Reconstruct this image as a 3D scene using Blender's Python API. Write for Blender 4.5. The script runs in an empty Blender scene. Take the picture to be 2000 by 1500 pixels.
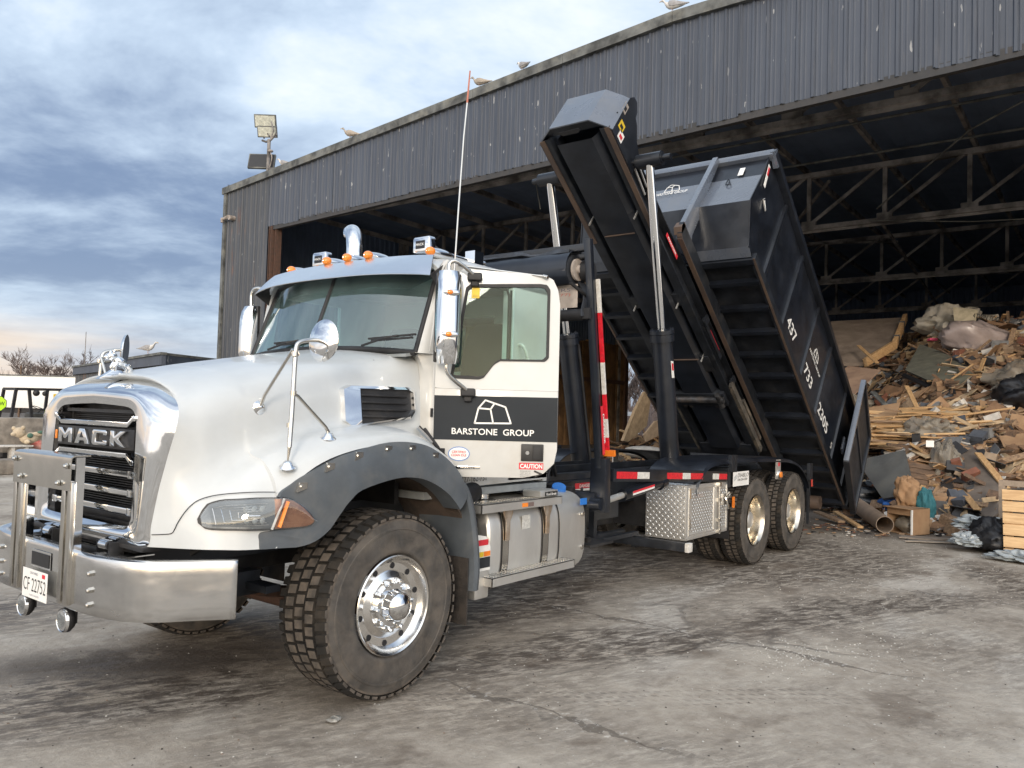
import bpy, bmesh, math, random
from mathutils import Vector, Matrix, noise
V = Vector
R = math.radians
sc = bpy.context.scene
COL = sc.collection

# ------------------------------------------------------------------ camera
cd = bpy.data.cameras.new('camera')
cam = bpy.data.objects.new('camera', cd)
COL.objects.link(cam)
cd.sensor_width = 36.0
cd.lens = 36.0 * 1550.4 / 2000.0
cd.clip_start = 0.05
cd.clip_end = 3000
yaw, pitch, roll = 0.649305, 0.038096, 0.029754
F0 = V((math.cos(yaw), math.sin(yaw), 0)); U0 = V((0, 0, 1)); R0 = V((math.sin(yaw), -math.cos(yaw), 0))
F1 = F0 * math.cos(pitch) + U0 * math.sin(pitch)
U1 = U0 * math.cos(pitch) - F0 * math.sin(pitch)
R2 = R0 * math.cos(roll) + U1 * math.sin(roll)
U2 = U1 * math.cos(roll) - R0 * math.sin(roll)
cam.matrix_world = Matrix(((R2.x, U2.x, -F1.x, -3.43788), (R2.y, U2.y, -F1.y, -4.68675), (R2.z, U2.z, -F1.z, 1.735), (0, 0, 0, 1)))
sc.camera = cam

# ------------------------------------------------------------------ world, sun, exposure
SUN_YAW, SUN_EL = R(212), R(14)
SUN_DIR = V((math.cos(SUN_YAW) * math.cos(SUN_EL), math.sin(SUN_YAW) * math.cos(SUN_EL), math.sin(SUN_EL)))
sc.view_settings.view_transform = 'Standard'
sc.view_settings.look = 'None'
sc.view_settings.exposure = 0.50
sc.view_settings.gamma = 1.0
sc.view_settings.use_curve_mapping = False
SKYK = 10.0   # cloud radiances below are divided by the 0.1 background strength

class NT:
    """small helper to write node trees"""
    def __init__(s, tree): s.t = tree; s.n = tree.nodes; s.l = tree.links
    def add(s, typ, **kw):
        n = s.n.new(typ)
        for k, v in kw.items():
            if k == 'inp':
                for a, b in v.items():
                    if isinstance(b, bpy.types.NodeSocket): s.l.new(b, n.inputs[a])
                    elif b is not None: n.inputs[a].default_value = b
            else: setattr(n, k, v)
        return n
    def math(s, op, a, b=0.0, c=None, clamp=False):
        n = s.add('ShaderNodeMath', operation=op, use_clamp=clamp)
        for i, x in enumerate((a, b, c)):
            if x is None: continue
            if isinstance(x, bpy.types.NodeSocket): s.l.new(x, n.inputs[i])
            else: n.inputs[i].default_value = x
        return n.outputs[0]
    def vmath(s, op, a, b=None, out=0):
        n = s.add('ShaderNodeVectorMath', operation=op)
        for i, x in enumerate((a, b)):
            if x is None: continue
            if isinstance(x, bpy.types.NodeSocket): s.l.new(x, n.inputs[i])
            else: n.inputs[i].default_value = x
        return n.outputs[out]
    def mix(s, f, a, b, typ='MIX'):
        n = s.add('ShaderNodeMix', data_type='RGBA', blend_type=typ)
        for i, x in ((0, f), (6, a), (7, b)):
            if isinstance(x, bpy.types.NodeSocket): s.l.new(x, n.inputs[i])
            elif i == 0: n.inputs[i].default_value = x
            else: n.inputs[i].default_value = (*x, 1.0) if len(x) == 3 else x
        return n.outputs[2]
    def ramp(s, f, lo, hi, a=0.0, b=1.0):
        n = s.add('ShaderNodeMapRange', interpolation_type='SMOOTHSTEP', inp={1: lo, 2: hi, 3: a, 4: b})
        s.l.new(f, n.inputs[0]); return n.outputs[0]
    def noise(s, vec, scale, detail=4.0, rough=0.55, dist=0.0, out=0):
        n = s.add('ShaderNodeTexNoise', inp={'Scale': scale, 'Detail': detail, 'Roughness': rough, 'Distortion': dist})
        if vec is not None: s.l.new(vec, n.inputs['Vector'])
        return n.outputs[out]
    def map(s, vec, scale=(1, 1, 1), rot=(0, 0, 0), loc=(0, 0, 0)):
        n = s.add('ShaderNodeMapping', inp={'Scale': scale, 'Rotation': rot, 'Location': loc})
        s.l.new(vec, n.inputs['Vector']); return n.outputs[0]

w = bpy.data.worlds.new('World'); sc.world = w; w.use_nodes = True
T = NT(w.node_tree)
for n in list(T.n): T.n.remove(n)
tc = T.add('ShaderNodeTexCoord').outputs['Generated']
sep = T.add('ShaderNodeSeparateXYZ'); T.l.new(tc, sep.inputs[0])
sky = T.add('ShaderNodeTexSky', sky_type='NISHITA')
sky.sun_disc = False; sky.sun_elevation = SUN_EL; sky.sun_rotation = math.pi / 2 - SUN_YAW
sky.altitude = 80; sky.air_density = 1.2; sky.dust_density = 1.5
zz = T.math('ADD', T.math('MAXIMUM', sep.outputs[2], 0.0), 0.16)
cmb = T.add('ShaderNodeCombineXYZ', inp={0: T.math('DIVIDE', sep.outputs[0], zz), 1: T.math('DIVIDE', sep.outputs[1], zz), 2: 0.0})
P = cmb.outputs[0]
Pr = T.map(P, (1, 1, 1), (0, 0, R(-25)))
big = T.noise(T.map(Pr, (0.50, 0.42, 1), loc=(9.1, 3.7, 0)), 1.0, 5, 0.55, 0.12)
mid = T.noise(T.map(Pr, (1.5, 1.2, 1), loc=(3.7, 9.2, 0)), 1.0, 6, 0.62, 0.25)
fin = T.noise(T.map(Pr, (4.5, 3.8, 1), loc=(1.7, 2.2, 0)), 1.0, 5, 0.6, 0.3)
m1 = T.math('ADD', T.math('MULTIPLY', big, 0.55), T.math('ADD', T.math('MULTIPLY', mid, 0.38), T.math('MULTIPLY', fin, 0.11)))
lit = T.ramp(m1, 0.42, 0.60)
dark = (0.165, 0.230, 0.365); light = (0.50, 0.605, 0.735)
ccol = T.mix(lit, dark, light)
hot = T.ramp(m1, 0.555, 0.66)
ccol = T.mix(hot, ccol, (0.72, 0.77, 0.82))
# horizon: paler haze, warm towards the set of the sun
el = T.ramp(sep.outputs[2], 0.0, 0.20, 1.0, 0.0)
ccol = T.mix(T.math('MULTIPLY', el, 0.55), ccol, (0.36, 0.44, 0.55))
gl = T.vmath('DOT_PRODUCT', tc, tuple(V((math.cos(SUN_YAW), math.sin(SUN_YAW), 0.12)).normalized()), out=1)
wide = T.ramp(gl, -0.35, 0.9)
gx = T.math('ADD', T.math('MULTIPLY', T.ramp(sep.outputs[2], 0.035, 0.12, 1.0, 0.0), 1.0), 0.0)
streak = T.ramp(T.noise(T.map(tc, (1.5, 1.5, 22)), 1.4, 3, 0.5), 0.40, 0.62)
warmf = T.math('MULTIPLY', T.math('MULTIPLY', gx, T.ramp(gl, -0.97, -0.70)), T.math('ADD', T.math('MULTIPLY', streak, 0.65), 0.35))
ccol = T.mix(warmf, ccol, (0.86, 0.66, 0.47))
ccol = T.mix(T.math('MULTIPLY', wide, 0.85), ccol, T.mix(lit, (0.42, 0.42, 0.43), (0.76, 0.74, 0.71)))
sunband = T.math('MULTIPLY', T.ramp(sep.outputs[2], 0.02, 0.26, 1.0, 0.0), T.ramp(gl, 0.55, 0.98))
ccol = T.mix(T.math('MULTIPLY', sunband, 0.8), ccol, (1.35, 1.02, 0.64))
bright = T.math('ADD', 1.0, T.math('MULTIPLY', wide, 1.25))
cl = T.vmath('SCALE', ccol); cl.node.inputs[3].default_value = 1.0
T.l.new(T.math('MULTIPLY', bright, SKYK), cl.node.inputs[3])
full = T.mix(0.93, sky.outputs[0], cl)
bg = T.add('ShaderNodeBackground', inp={'Color': full, 'Strength': 0.1})
T.l.new(bg.outputs[0], T.add('ShaderNodeOutputWorld').inputs[0])

sd = bpy.data.lights.new('sun', 'SUN'); sd.energy = 1.15; sd.angle = R(14); sd.color = (1.0, 0.88, 0.74)
so = bpy.data.objects.new('sun', sd); COL.objects.link(so)
so.rotation_euler = (-SUN_DIR).to_track_quat('-Z', 'Y').to_euler()
so.location = SUN_DIR * 60

# ------------------------------------------------------------------ materials
def newmat(name):
    m = bpy.data.materials.new(name); m.use_nodes = True
    t = NT(m.node_tree)
    b = t.n['Principled BSDF']
    return m, t, b
def mat(name, col, rough=0.5, metal=0.0, var=0.12, vs=6.0, rvar=0.08, bump=0.0, bs=60.0, coat=0.0, col2=None, dust=None, dustamt=0.0, dlo=0.45, dhi=0.7, stretch=(1, 1, 1), spec=0.5, emit=None):
    m, t, b = newmat(name)
    co = t.add('ShaderNodeTexCoord').outputs['Object']
    co = t.map(co, stretch)
    n1 = t.noise(co, vs, 5, 0.6)
    c2 = col2 if col2 else tuple(max(0, c * (1 - 2.2 * var)) for c in col)
    c1 = tuple(min(1, c * (1 + 0.8 * var)) for c in col) if not col2 else col
    c = t.mix(t.ramp(n1, 0.3, 0.7), c2, c1)
    rr = t.math('ADD', rough, t.math('MULTIPLY', t.math('SUBTRACT', t.noise(co, vs * 2.3, 4), 0.5), rvar * 2), clamp=True)
    if dust:
        f = t.math('MULTIPLY', t.ramp(t.noise(co, vs * 0.7, 7, 0.65, 0.4), dlo, dhi), dustamt)
        c = t.mix(f, c, dust)
        rr = t.math('ADD', rr, t.math('MULTIPLY', f, 0.35), clamp=True)
    t.l.new(c, b.inputs['Base Color']); t.l.new(rr, b.inputs['Roughness'])
    b.inputs['Metallic'].default_value = metal
    b.inputs['Specular IOR Level'].default_value = spec
    b.inputs['Coat Weight'].default_value = coat; b.inputs['Coat Roughness'].default_value = 0.06
    if emit:
        b.inputs['Emission Color'].default_value = (*emit[0], 1); b.inputs['Emission Strength'].default_value = emit[1]
    if bump:
        bn = t.add('ShaderNodeBump', inp={'Strength': bump, 'Distance': 0.02, 'Height': t.noise(co, bs, 5, 0.6)})
        t.l.new(bn.outputs[0], b.inputs['Normal'])
    return m

M = {}
M['white'] = mat('white_paint', (0.53, 0.55, 0.555), 0.34, var=0.03, coat=0.45, dust=(0.40, 0.37, 0.31), dustamt=0.2, dlo=0.45, dhi=0.85, vs=3.2, rvar=.12)
M['cream'] = mat('dusty_white_paint', (0.56, 0.56, 0.54), 0.36, var=0.03, coat=0.4, dust=(0.40, 0.34, 0.26), dustamt=0.32, vs=3.5, rvar=.12)
M['chrome'] = mat('chrome', (0.80, 0.81, 0.82), 0.06, 1.0, var=0.03, vs=3, rvar=0.03, bump=0.02, bs=3.0, dust=(0.42, 0.40, 0.36), dustamt=0.10)
M['bumperchrome'] = mat('weathered_chrome', (0.68, 0.68, 0.675), 0.16, 1.0, var=0.06, vs=3.5, rvar=0.12, bump=0.06, bs=4.0, dust=(0.42, 0.40, 0.37), dustamt=0.3, dlo=0.4, dhi=0.75, stretch=(1, 1, 2.4))
M['visorchrome'] = mat('satin_visor', (0.74, 0.76, 0.79), 0.24, 1.0, var=0.02, vs=3, rvar=0.04)
M['stainless'] = mat('stainless', (0.62, 0.60, 0.56), 0.2, 1.0, var=0.04, vs=8, rvar=0.06)
M['alu'] = mat('brushed_aluminium', (0.74, 0.73, 0.70), 0.45, 0.85, var=0.05, vs=3, rvar=0.1, dust=(0.40, 0.35, 0.29), dustamt=0.35, dlo=0.42, dhi=0.8, stretch=(1, 1, 0.5))
M['rim'] = mat('polished_aluminium', (0.84, 0.83, 0.81), 0.17, 1.0, var=0.03, vs=9, rvar=0.05, dust=(0.40, 0.34, 0.26), dustamt=0.25)
M['rimgold'] = mat('dusty_polished_aluminium', (0.74, 0.69, 0.60), 0.22, 1.0, var=0.05, vs=7, rvar=0.1, dust=(0.36, 0.29, 0.2), dustamt=0.45)
M['groove'] = mat('tyre_groove', (0.012, 0.011, 0.010), 0.9, dust=(0.07, 0.055, 0.04), dustamt=.5)
M['tyre'] = mat('tyre_rubber', (0.050, 0.046, 0.042), 0.75, var=0.25, vs=14, bump=0.25, bs=120, dust=(0.21, 0.17, 0.135), dustamt=0.62, dlo=0.25, dhi=0.75)
M['wall'] = mat('tyre_sidewall', (0.060, 0.056, 0.052), 0.66, var=0.2, vs=9, bump=0.12, bs=90, dust=(0.17, 0.142, 0.115), dustamt=0.6, dlo=0.3, dhi=0.8)
M['flare'] = mat('grey_plastic', (0.085, 0.098, 0.112), 0.5, var=0.08, vs=6, bump=0.03, bs=260, dust=(0.2, 0.19, 0.17), dustamt=0.25)
M['black'] = mat('black_paint', (0.011, 0.014, 0.021), 0.34, var=0.2, vs=3, rvar=0.14, coat=0.2, dust=(0.075, 0.08, 0.09), dustamt=0.22, dlo=0.48, dhi=0.85, bump=0.03, bs=14)
M['blackdusty'] = mat('dusty_black_steel', (0.014, 0.017, 0.023), 0.45, var=0.25, vs=4, rvar=0.15, dust=(0.10, 0.095, 0.09), dustamt=0.35, dlo=0.5, dhi=0.8, bump=0.08, bs=18)
M['black_skylit'] = mat('black_paint_skylit', (0.095, 0.112, 0.145), 0.28, var=0.06, vs=3, rvar=0.1, coat=0.7, dust=(0.16, 0.16, 0.16), dustamt=0.35)  # black paint; the sky it reflects on lit faces is put into the colour
M['plastic'] = mat('black_plastic', (0.016, 0.016, 0.018), 0.5, var=0.2, vs=8, dust=(0.1, 0.09, 0.08), dustamt=0.25)
M['rubber'] = mat('black_rubber', (0.018, 0.018, 0.02), 0.6, var=0.2, vs=8)
M['rust'] = mat('rusty_steel', (0.12, 0.062, 0.042), 0.8, 0.0, col2=(0.07, 0.045, 0.035), vs=9, bump=0.3, bs=40)
M['worn'] = mat('worn_rusty_rail', (0.12, 0.082, 0.06), 0.6, 0.0, col2=(0.07, 0.052, 0.045), vs=2.2, bump=0.08, bs=30, stretch=(1, 1, 1))
M['mudliner'] = mat('muddy_liner', (0.095, 0.068, 0.052), 0.9, col2=(0.045, 0.036, 0.03), vs=7, bump=0.4, bs=30)
M['flapmud'] = mat('muddy_flap', (.055, .045, .038), .9, col2=(.025, .022, .02), vs=7, bump=.3, bs=30)
M['amber'] = mat('amber_lens', (0.80, 0.23, 0.02), 0.15, var=0.1, coat=0.8, emit=((0.9, 0.25, 0.02), 0.12))
M['redlens'] = mat('red_lens', (0.5, 0.02, 0.02), 0.2, var=0.1, coat=0.8)
M['redtape'] = mat('red_reflective', (0.68, 0.015, 0.03), 0.35, var=0.12, vs=40, dust=(0.25, 0.1, 0.09), dustamt=0.25)
M['whitetape'] = mat('white_reflective', (0.70, 0.68, 0.64), 0.4, var=0.08, vs=30, dust=(0.4, 0.36, 0.3), dustamt=0.4)
M['orange'] = mat('orange_reflective', (0.85, 0.22, 0.02), 0.4, var=0.1)
M['decal'] = mat('white_decal', (0.80, 0.79, 0.76), 0.5, var=0.03)
M['decalred'] = mat('red_decal', (0.62, 0.03, 0.045), 0.5, var=0.05)
M['decalblack'] = mat('black_decal', (0.015, 0.015, 0.017), 0.45, var=0.05)
M['decalblue'] = mat('blue_decal', (0.16, 0.26, 0.5), 0.5, var=0.05)
M['band'] = mat('charcoal_vinyl', (0.017, 0.022, 0.028), 0.55, var=0.08, vs=2, spec=0.25, rvar=0.06)
M['lampgrey'] = mat('lamp_inner_grey', (.13, .14, .15), .25, .3, var=.1, vs=12)
M['yellow'] = mat('yellow_sticker', (0.75, 0.52, 0.03), 0.5, var=0.06)
M['blue'] = mat('blue_plastic', (0.03, 0.19, 0.62), 0.4, var=0.1)
M['tarp'] = mat('black_tarp_fabric', (0.035, 0.040, 0.050), 0.62, var=0.3, vs=5, bump=0.5, bs=5)
M['signbeige'] = mat('faded_banner', (0.38, 0.33, 0.29), 0.7, var=0.2, vs=4)
M['seat'] = mat('seat_fabric', (0.022, 0.025, 0.03), 0.8, var=0.15)
M['dash'] = mat('grey_interior', (0.30, 0.32, 0.325), 0.7, var=0.1)
M['jamb'] = mat('pale_interior_paint', (0.62, 0.67, 0.64), 0.45, var=0.04)
M['steelfloor'] = mat('steel_scuffed', (0.10, 0.10, 0.105), 0.4, 0.6, var=0.3, vs=6, dust=(0.15, 0.11, 0.08), dustamt=0.6)
M['concrete'] = mat('concrete', (0.30, 0.265, 0.225), 0.9, var=0.2, vs=3, bump=0.4, bs=25, dust=(0.14, 0.115, 0.095), dustamt=0.7)
M['wood'] = mat('pine_wood', (0.52, 0.34, 0.17), 0.75, col2=(0.36, 0.21, 0.095), vs=5, stretch=(1, 6, 6), bump=0.15, bs=30)
M['wood2'] = mat('weathered_wood', (0.34, 0.23, 0.14), 0.8, col2=(0.17, 0.11, 0.07), vs=5, stretch=(1, 6, 6), bump=0.2, bs=30)
M['wood3'] = mat('dark_old_wood', (0.17, 0.105, 0.065), 0.85, col2=(0.08, 0.055, 0.04), vs=5, stretch=(1, 6, 6))
M['card'] = mat('cardboard', (0.36, 0.23, 0.13), 0.85, col2=(0.26, 0.155, 0.085), vs=3)
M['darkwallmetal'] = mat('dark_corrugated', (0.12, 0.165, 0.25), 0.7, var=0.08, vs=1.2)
M['steelbeam'] = mat('brown_steel', (0.27, 0.25, 0.235), 0.75, var=0.35, vs=1.5)
M['rooftrim'] = mat('grey_roof_trim', (0.13, 0.135, 0.13), 0.7, var=0.3, vs=2.5, dust=(0.27, 0.26, 0.22), dustamt=0.5)

def glassmat(name, tint, gloss=0.25, rough=0.01, dirt_veil=0.0, dirt_veil_col=(0.3, 0.34, 0.33)):
    m, t, b = newmat(name)
    t.n.remove(b)
    tr = t.add('ShaderNodeBsdfTransparent', inp={'Color': (*tint, 1)})
    gs = t.add('ShaderNodeBsdfGlossy', inp={'Color': (0.9, 0.95, 0.95, 1), 'Roughness': rough})
    lw = t.add('ShaderNodeLayerWeight', inp={'Blend': 0.5})
    f = t.math('ADD', t.math('MULTIPLY', t.math('POWER', lw.outputs['Facing'], 2.5), 0.75), gloss, clamp=True)
    mx = t.add('ShaderNodeMixShader'); t.l.new(f, mx.inputs[0]); t.l.new(tr.outputs[0], mx.inputs[1]); t.l.new(gs.outputs[0], mx.inputs[2])
    out = mx.outputs[0]
    if dirt_veil:
        df = t.add('ShaderNodeBsdfDiffuse', inp={'Color': (*dirt_veil_col, 1)})
        co = t.add('ShaderNodeTexCoord').outputs['Object']
        dn = t.math('MULTIPLY', t.ramp(t.noise(t.map(co, (1, 1.5, 0.5)), 1.6, 4, 0.5, 0.6), 0.0, 0.8), dirt_veil)
        m2 = t.add('ShaderNodeMixShader'); t.l.new(dn, m2.inputs[0]); t.l.new(out, m2.inputs[1]); t.l.new(df.outputs[0], m2.inputs[2]); out = m2.outputs[0]
    t.l.new(out, t.n['Material Output'].inputs[0])
    return m
M['ws'] = glassmat('tinted_windshield', (0.55, 0.78, 0.75), 0.13, dirt_veil=0.16, dirt_veil_col=(0.30, 0.45, 0.45))  # teal diffuse layer stands in for sky reflected in the glass
M['winglass'] = glassmat('door_glass', (0.78, 0.90, 0.87), 0.02, dirt_veil=0.05, dirt_veil_col=(0.42, 0.46, 0.43))
M['clearlens'] = glassmat('clear_lens', (0.93, 0.94, 0.95), 0.10)
M['amberclear'] = glassmat('amber_clear_lens', (0.9, 0.38, 0.16), 0.10)
M['film'] = glassmat('plastic_film', (0.72, 0.71, 0.68), 0.06, 0.4, dirt_veil=0.8, dirt_veil_col=(0.27, 0.235, 0.19))

# ------------------------------------------------------------------ mesh builder
class MB:
    def __init__(s): s.v = []; s.f = []; s.mi = []; s.m = 0
    def add(s, vs, fs):
        o = len(s.v); s.v += [V(a) for a in vs]; s.f += [tuple(i + o for i in f) for f in fs]; s.mi += [s.m] * len(fs); return s
    def box(s, c, size, ax=None):
        c = V(c); x, y, z = ax if ax else (V((1, 0, 0)), V((0, 1, 0)), V((0, 0, 1)))
        x, y, z = V(x) * (size[0] / 2), V(y) * (size[1] / 2), V(z) * (size[2] / 2)
        p = [c + x * a + y * b + z * d for a in (-1, 1) for b in (-1, 1) for d in (-1, 1)]
        return s.add(p, [(0, 1, 3, 2), (4, 6, 7, 5), (0, 4, 5, 1), (2, 3, 7, 6), (0, 2, 6, 4), (1, 5, 7, 3)])
    def bb(s, a, b):
        return s.box([(a[i] + b[i]) / 2 for i in range(3)], [abs(b[i] - a[i]) for i in range(3)])
    def beam(s, p0, p1, w, h, up=(0, 0, 1)):
        p0, p1 = V(p0), V(p1); x = (p1 - p0); L = x.length; x.normalize()
        y = V(up).cross(x)
        if y.length < 1e-4: y = V((0, 1, 0)).cross(x)
        y.normalize(); z = x.cross(y)
        return s.box((p0 + p1) / 2, (L, w, h), (x, y, z))
    def cyl(s, p0, p1, r0, r1=None, n=16, cap=True):
        p0, p1 = V(p0), V(p1); r1 = r0 if r1 is None else r1
        x = (p1 - p0).normalized(); a = x.orthogonal().normalized(); b = x.cross(a)
        vs = []
        for p, r in ((p0, r0), (p1, r1)):
            vs += [p + (a * math.cos(2 * math.pi * i / n) + b * math.sin(2 * math.pi * i / n)) * r for i in range(n)]
        fs = [(i, (i + 1) % n, n + (i + 1) % n, n + i) for i in range(n)]
        if cap: fs += [tuple(range(n - 1, -1, -1)), tuple(range(n, 2 * n))]
        return s.add(vs, fs)
    def tube(s, pts, r, n=10, close=False, smooth=0):
        pts = [V(p) for p in pts]
        if smooth: pts = catmull(pts, smooth)
        rr = r if isinstance(r, (list, tuple)) else [r] * len(pts)
        if len(rr) != len(pts): rr = [rr[0] + (rr[-1] - rr[0]) * i / (len(pts) - 1) for i in range(len(pts))]
        vs = []; a = None
        for i, p in enumerate(pts):
            d = (pts[min(i + 1, len(pts) - 1)] - pts[max(i - 1, 0)])
            d = d.normalized() if d.length > 1e-9 else V((0, 0, 1))
            a = d.orthogonal().normalized() if a is None else (a - d * a.dot(d)).normalized()
            b = d.cross(a)
            vs += [p + (a * math.cos(2 * math.pi * k / n) + b * math.sin(2 * math.pi * k / n)) * rr[i] for k in range(n)]
        fs = [(i * n + k, i * n + (k + 1) % n, (i + 1) * n + (k + 1) % n, (i + 1) * n + k) for i in range(len(pts) - 1) for k in range(n)]
        fs += [tuple(range(n - 1, -1, -1)), tuple(range((len(pts) - 1) * n, len(pts) * n))]
        return s.add(vs, fs)
    def grid(s, rows, flip=False, closeu=False):
        nr, nc = len(rows), len(rows[0]); vs = [p for r in rows for p in r]
        fs = []
        for i in range(nr - 1 if not closeu else nr):
            for j in range(nc - 1):
                i2 = (i + 1) % nr
                q = (i * nc + j, i * nc + j + 1, i2 * nc + j + 1, i2 * nc + j)
                fs.append(q[::-1] if flip else q)
        return s.add(vs, fs)
    def prism(s, poly, org, ax, ay, az, t0, t1):
        """2-D polygon (in ax, ay) extruded from t0 to t1 along az"""
        org, ax, ay, az = V(org), V(ax), V(ay), V(az); n = len(poly)
        vs = [org + ax * p[0] + ay * p[1] + az * t for t in (t0, t1) for p in poly]
        fs = [(i, (i + 1) % n, n + (i + 1) % n, n + i) for i in range(n)] + [tuple(range(n - 1, -1, -1)), tuple(range(n, 2 * n))]
        return s.add(vs, fs)
    def lathe(s, prof, c, ax, n=48, a0=0.0):
        """prof: list of (radius, offset along ax)"""
        c, ax = V(c), V(ax).normalized()
        a = ax.orthogonal().normalized(); b = ax.cross(a)
        rows = []
        for i in range(n):
            t = a0 + 2 * math.pi * i / n; d = a * math.cos(t) + b * math.sin(t)
            rows.append([c + ax * o + d * r for r, o in prof])
        return s.grid(rows, closeu=True)
    def ell(s, c, r, n=12, m=8, ax=None):
        c = V(c); X, Y, Z = ax if ax else (V((1, 0, 0)), V((0, 1, 0)), V((0, 0, 1)))
        rows = []
        for i in range(n):
            t = 2 * math.pi * i / n
            rows.append([c + V(X) * (r[0] * math.cos(t) * math.sin(math.pi * j / m)) + V(Y) * (r[1] * math.sin(t) * math.sin(math.pi * j / m)) + V(Z) * (r[2] * math.cos(math.pi * j / m)) for j in range(m + 1)])
        return s.grid(rows, closeu=True)
    def shell(s, rows, t, flip=False):
        """grid given thickness t (vector function from normals)"""
        a = MB(); a.grid(rows, flip)
        bm = bmesh.new(); vs = [bm.verts.new(p) for p in a.v]
        for f in a.f:
            try: bm.faces.new([vs[i] for i in f])
            except ValueError: pass
        bmesh.ops.remove_doubles(bm, verts=bm.verts, dist=1e-5)
        bmesh.ops.recalc_face_normals(bm, faces=bm.faces)
        bmesh.ops.solidify(bm, geom=bm.faces, thickness=t)
        bm.verts.index_update()
        s.add([v.co for v in bm.verts], [tuple(v.index for v in f.verts) for f in bm.faces]); bm.free(); return s
    def build(s, name, m, parent=None, smooth=None, bevel=0.0, seg=2, fix=True):
        me = bpy.data.meshes.new(name)
        bm = bmesh.new(); vs = [bm.verts.new(p) for p in s.v]
        for f, mi in zip(s.f, s.mi):
            try:
                fa = bm.faces.new([vs[i] for i in f]); fa.material_index = mi
            except ValueError: pass
        if fix:
            bmesh.ops.remove_doubles(bm, verts=bm.verts, dist=1e-5)
            bmesh.ops.recalc_face_normals(bm, faces=bm.faces)
        if bevel:
            es = [e for e in bm.edges if len(e.link_faces) == 2 and e.calc_face_angle(0) > 0.5]
            bmesh.ops.bevel(bm, geom=es, offset=bevel, segments=seg, affect='EDGES', profile=0.6, clamp_overlap=True)
        bm.to_mesh(me); bm.free()
        for k in (m if isinstance(m, (list, tuple)) else [m]): me.materials.append(k)
        if smooth is None: smooth = bool(bevel)
        if smooth:
            me.shade_smooth()
            me.set_sharp_from_angle(angle=R(35 if smooth is True else smooth))
        o = bpy.data.objects.new(name, me); COL.objects.link(o)
        if parent is not None: o.parent = parent
        return o

def catmull(pts, k):
    pts = [V(p) for p in pts]; out = []
    for i in range(len(pts) - 1):
        p0 = pts[max(i - 1, 0)]; p1 = pts[i]; p2 = pts[i + 1]; p3 = pts[min(i + 2, len(pts) - 1)]
        for j in range(k):
            t = j / k
            out.append(0.5 * ((2 * p1) + (p2 - p0) * t + (2 * p0 - 5 * p1 + 4 * p2 - p3) * t * t + (3 * p1 - p0 - 3 * p2 + p3) * t ** 3))
    out.append(pts[-1]); return out
def lerp(a, b, t): return a + (b - a) * t
def interp(tab, x):
    if x <= tab[0][0]: return tab[0][1]
    for (a, fa), (b, fb) in zip(tab, tab[1:]):
        if x <= b: return fa + (fb - fa) * (x - a) / (b - a)
    return tab[-1][1]
def empty(name, loc=(0, 0, 0), rz=0.0, **props):
    o = bpy.data.objects.new(name, None); COL.objects.link(o); o.location = loc; o.rotation_euler = (0, 0, rz)
    o.empty_display_size = 0.2
    for k, v in props.items(): o[k] = v
    return o
def tag(o, label=None, category=None, group=None, kind=None):
    if label: o['label'] = label
    if category: o['category'] = category
    if group: o['group'] = group
    if kind: o['kind'] = kind
    return o
def copy_tree(o, parent=None):
    c = o.copy(); COL.objects.link(c)
    if parent is not None: c.parent = parent
    for ch in list(o.children): copy_tree(ch, c)
    return c
def text(name, s, m, parent, org, xd, yd, width=None, height=None, ext=0.0008, off=0.0, align='LEFT', shear=0.0):
    """lettering laid on a surface: org = lower left (or centre), xd reading direction, yd up"""
    cu = bpy.data.curves.new(name, 'FONT'); cu.body = s; cu.extrude = 0.0; cu.offset = off; cu.resolution_u = 3; cu.shear = shear
    ob = bpy.data.objects.new(name, cu); COL.objects.link(ob)
    dg = bpy.context.evaluated_depsgraph_get()
    me = bpy.data.meshes.new_from_object(ob.evaluated_get(dg)); bpy.data.objects.remove(ob); bpy.data.curves.remove(cu)
    xs = [v.co.x for v in me.vertices]; ys = [v.co.y for v in me.vertices]
    x0, x1, y0, y1 = min(xs), max(xs), min(ys), max(ys)
    ky = (height / (y1 - y0)) if height else None; kx = (width / (x1 - x0)) if width else ky
    if ky is None: ky = kx
    xd, yd = V(xd).normalized(), V(yd).normalized(); nd = xd.cross(yd); org = V(org)
    cx = x0 if align == 'LEFT' else (x0 + x1) / 2; cy = y0 if align == 'LEFT' else (y0 + y1) / 2
    for v in me.vertices:
        v.co = org + xd * ((v.co.x - cx) * kx) + yd * ((v.co.y - cy) * ky) + nd * ext
    me.materials.clear(); me.materials.append(m); me.name = name
    o = bpy.data.objects.new(name, me); COL.objects.link(o)
    if parent is not None: o.parent = parent
    return o
# ================================================================== THE TRUCK
truck = empty('roll_off_truck', (0, 0, 0), label='white heavy truck with black hoist raised and its driver door open, backed into the shed', category='truck')
FX, WR = 0.03, 0.562      # front axle, tyre radius

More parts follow.
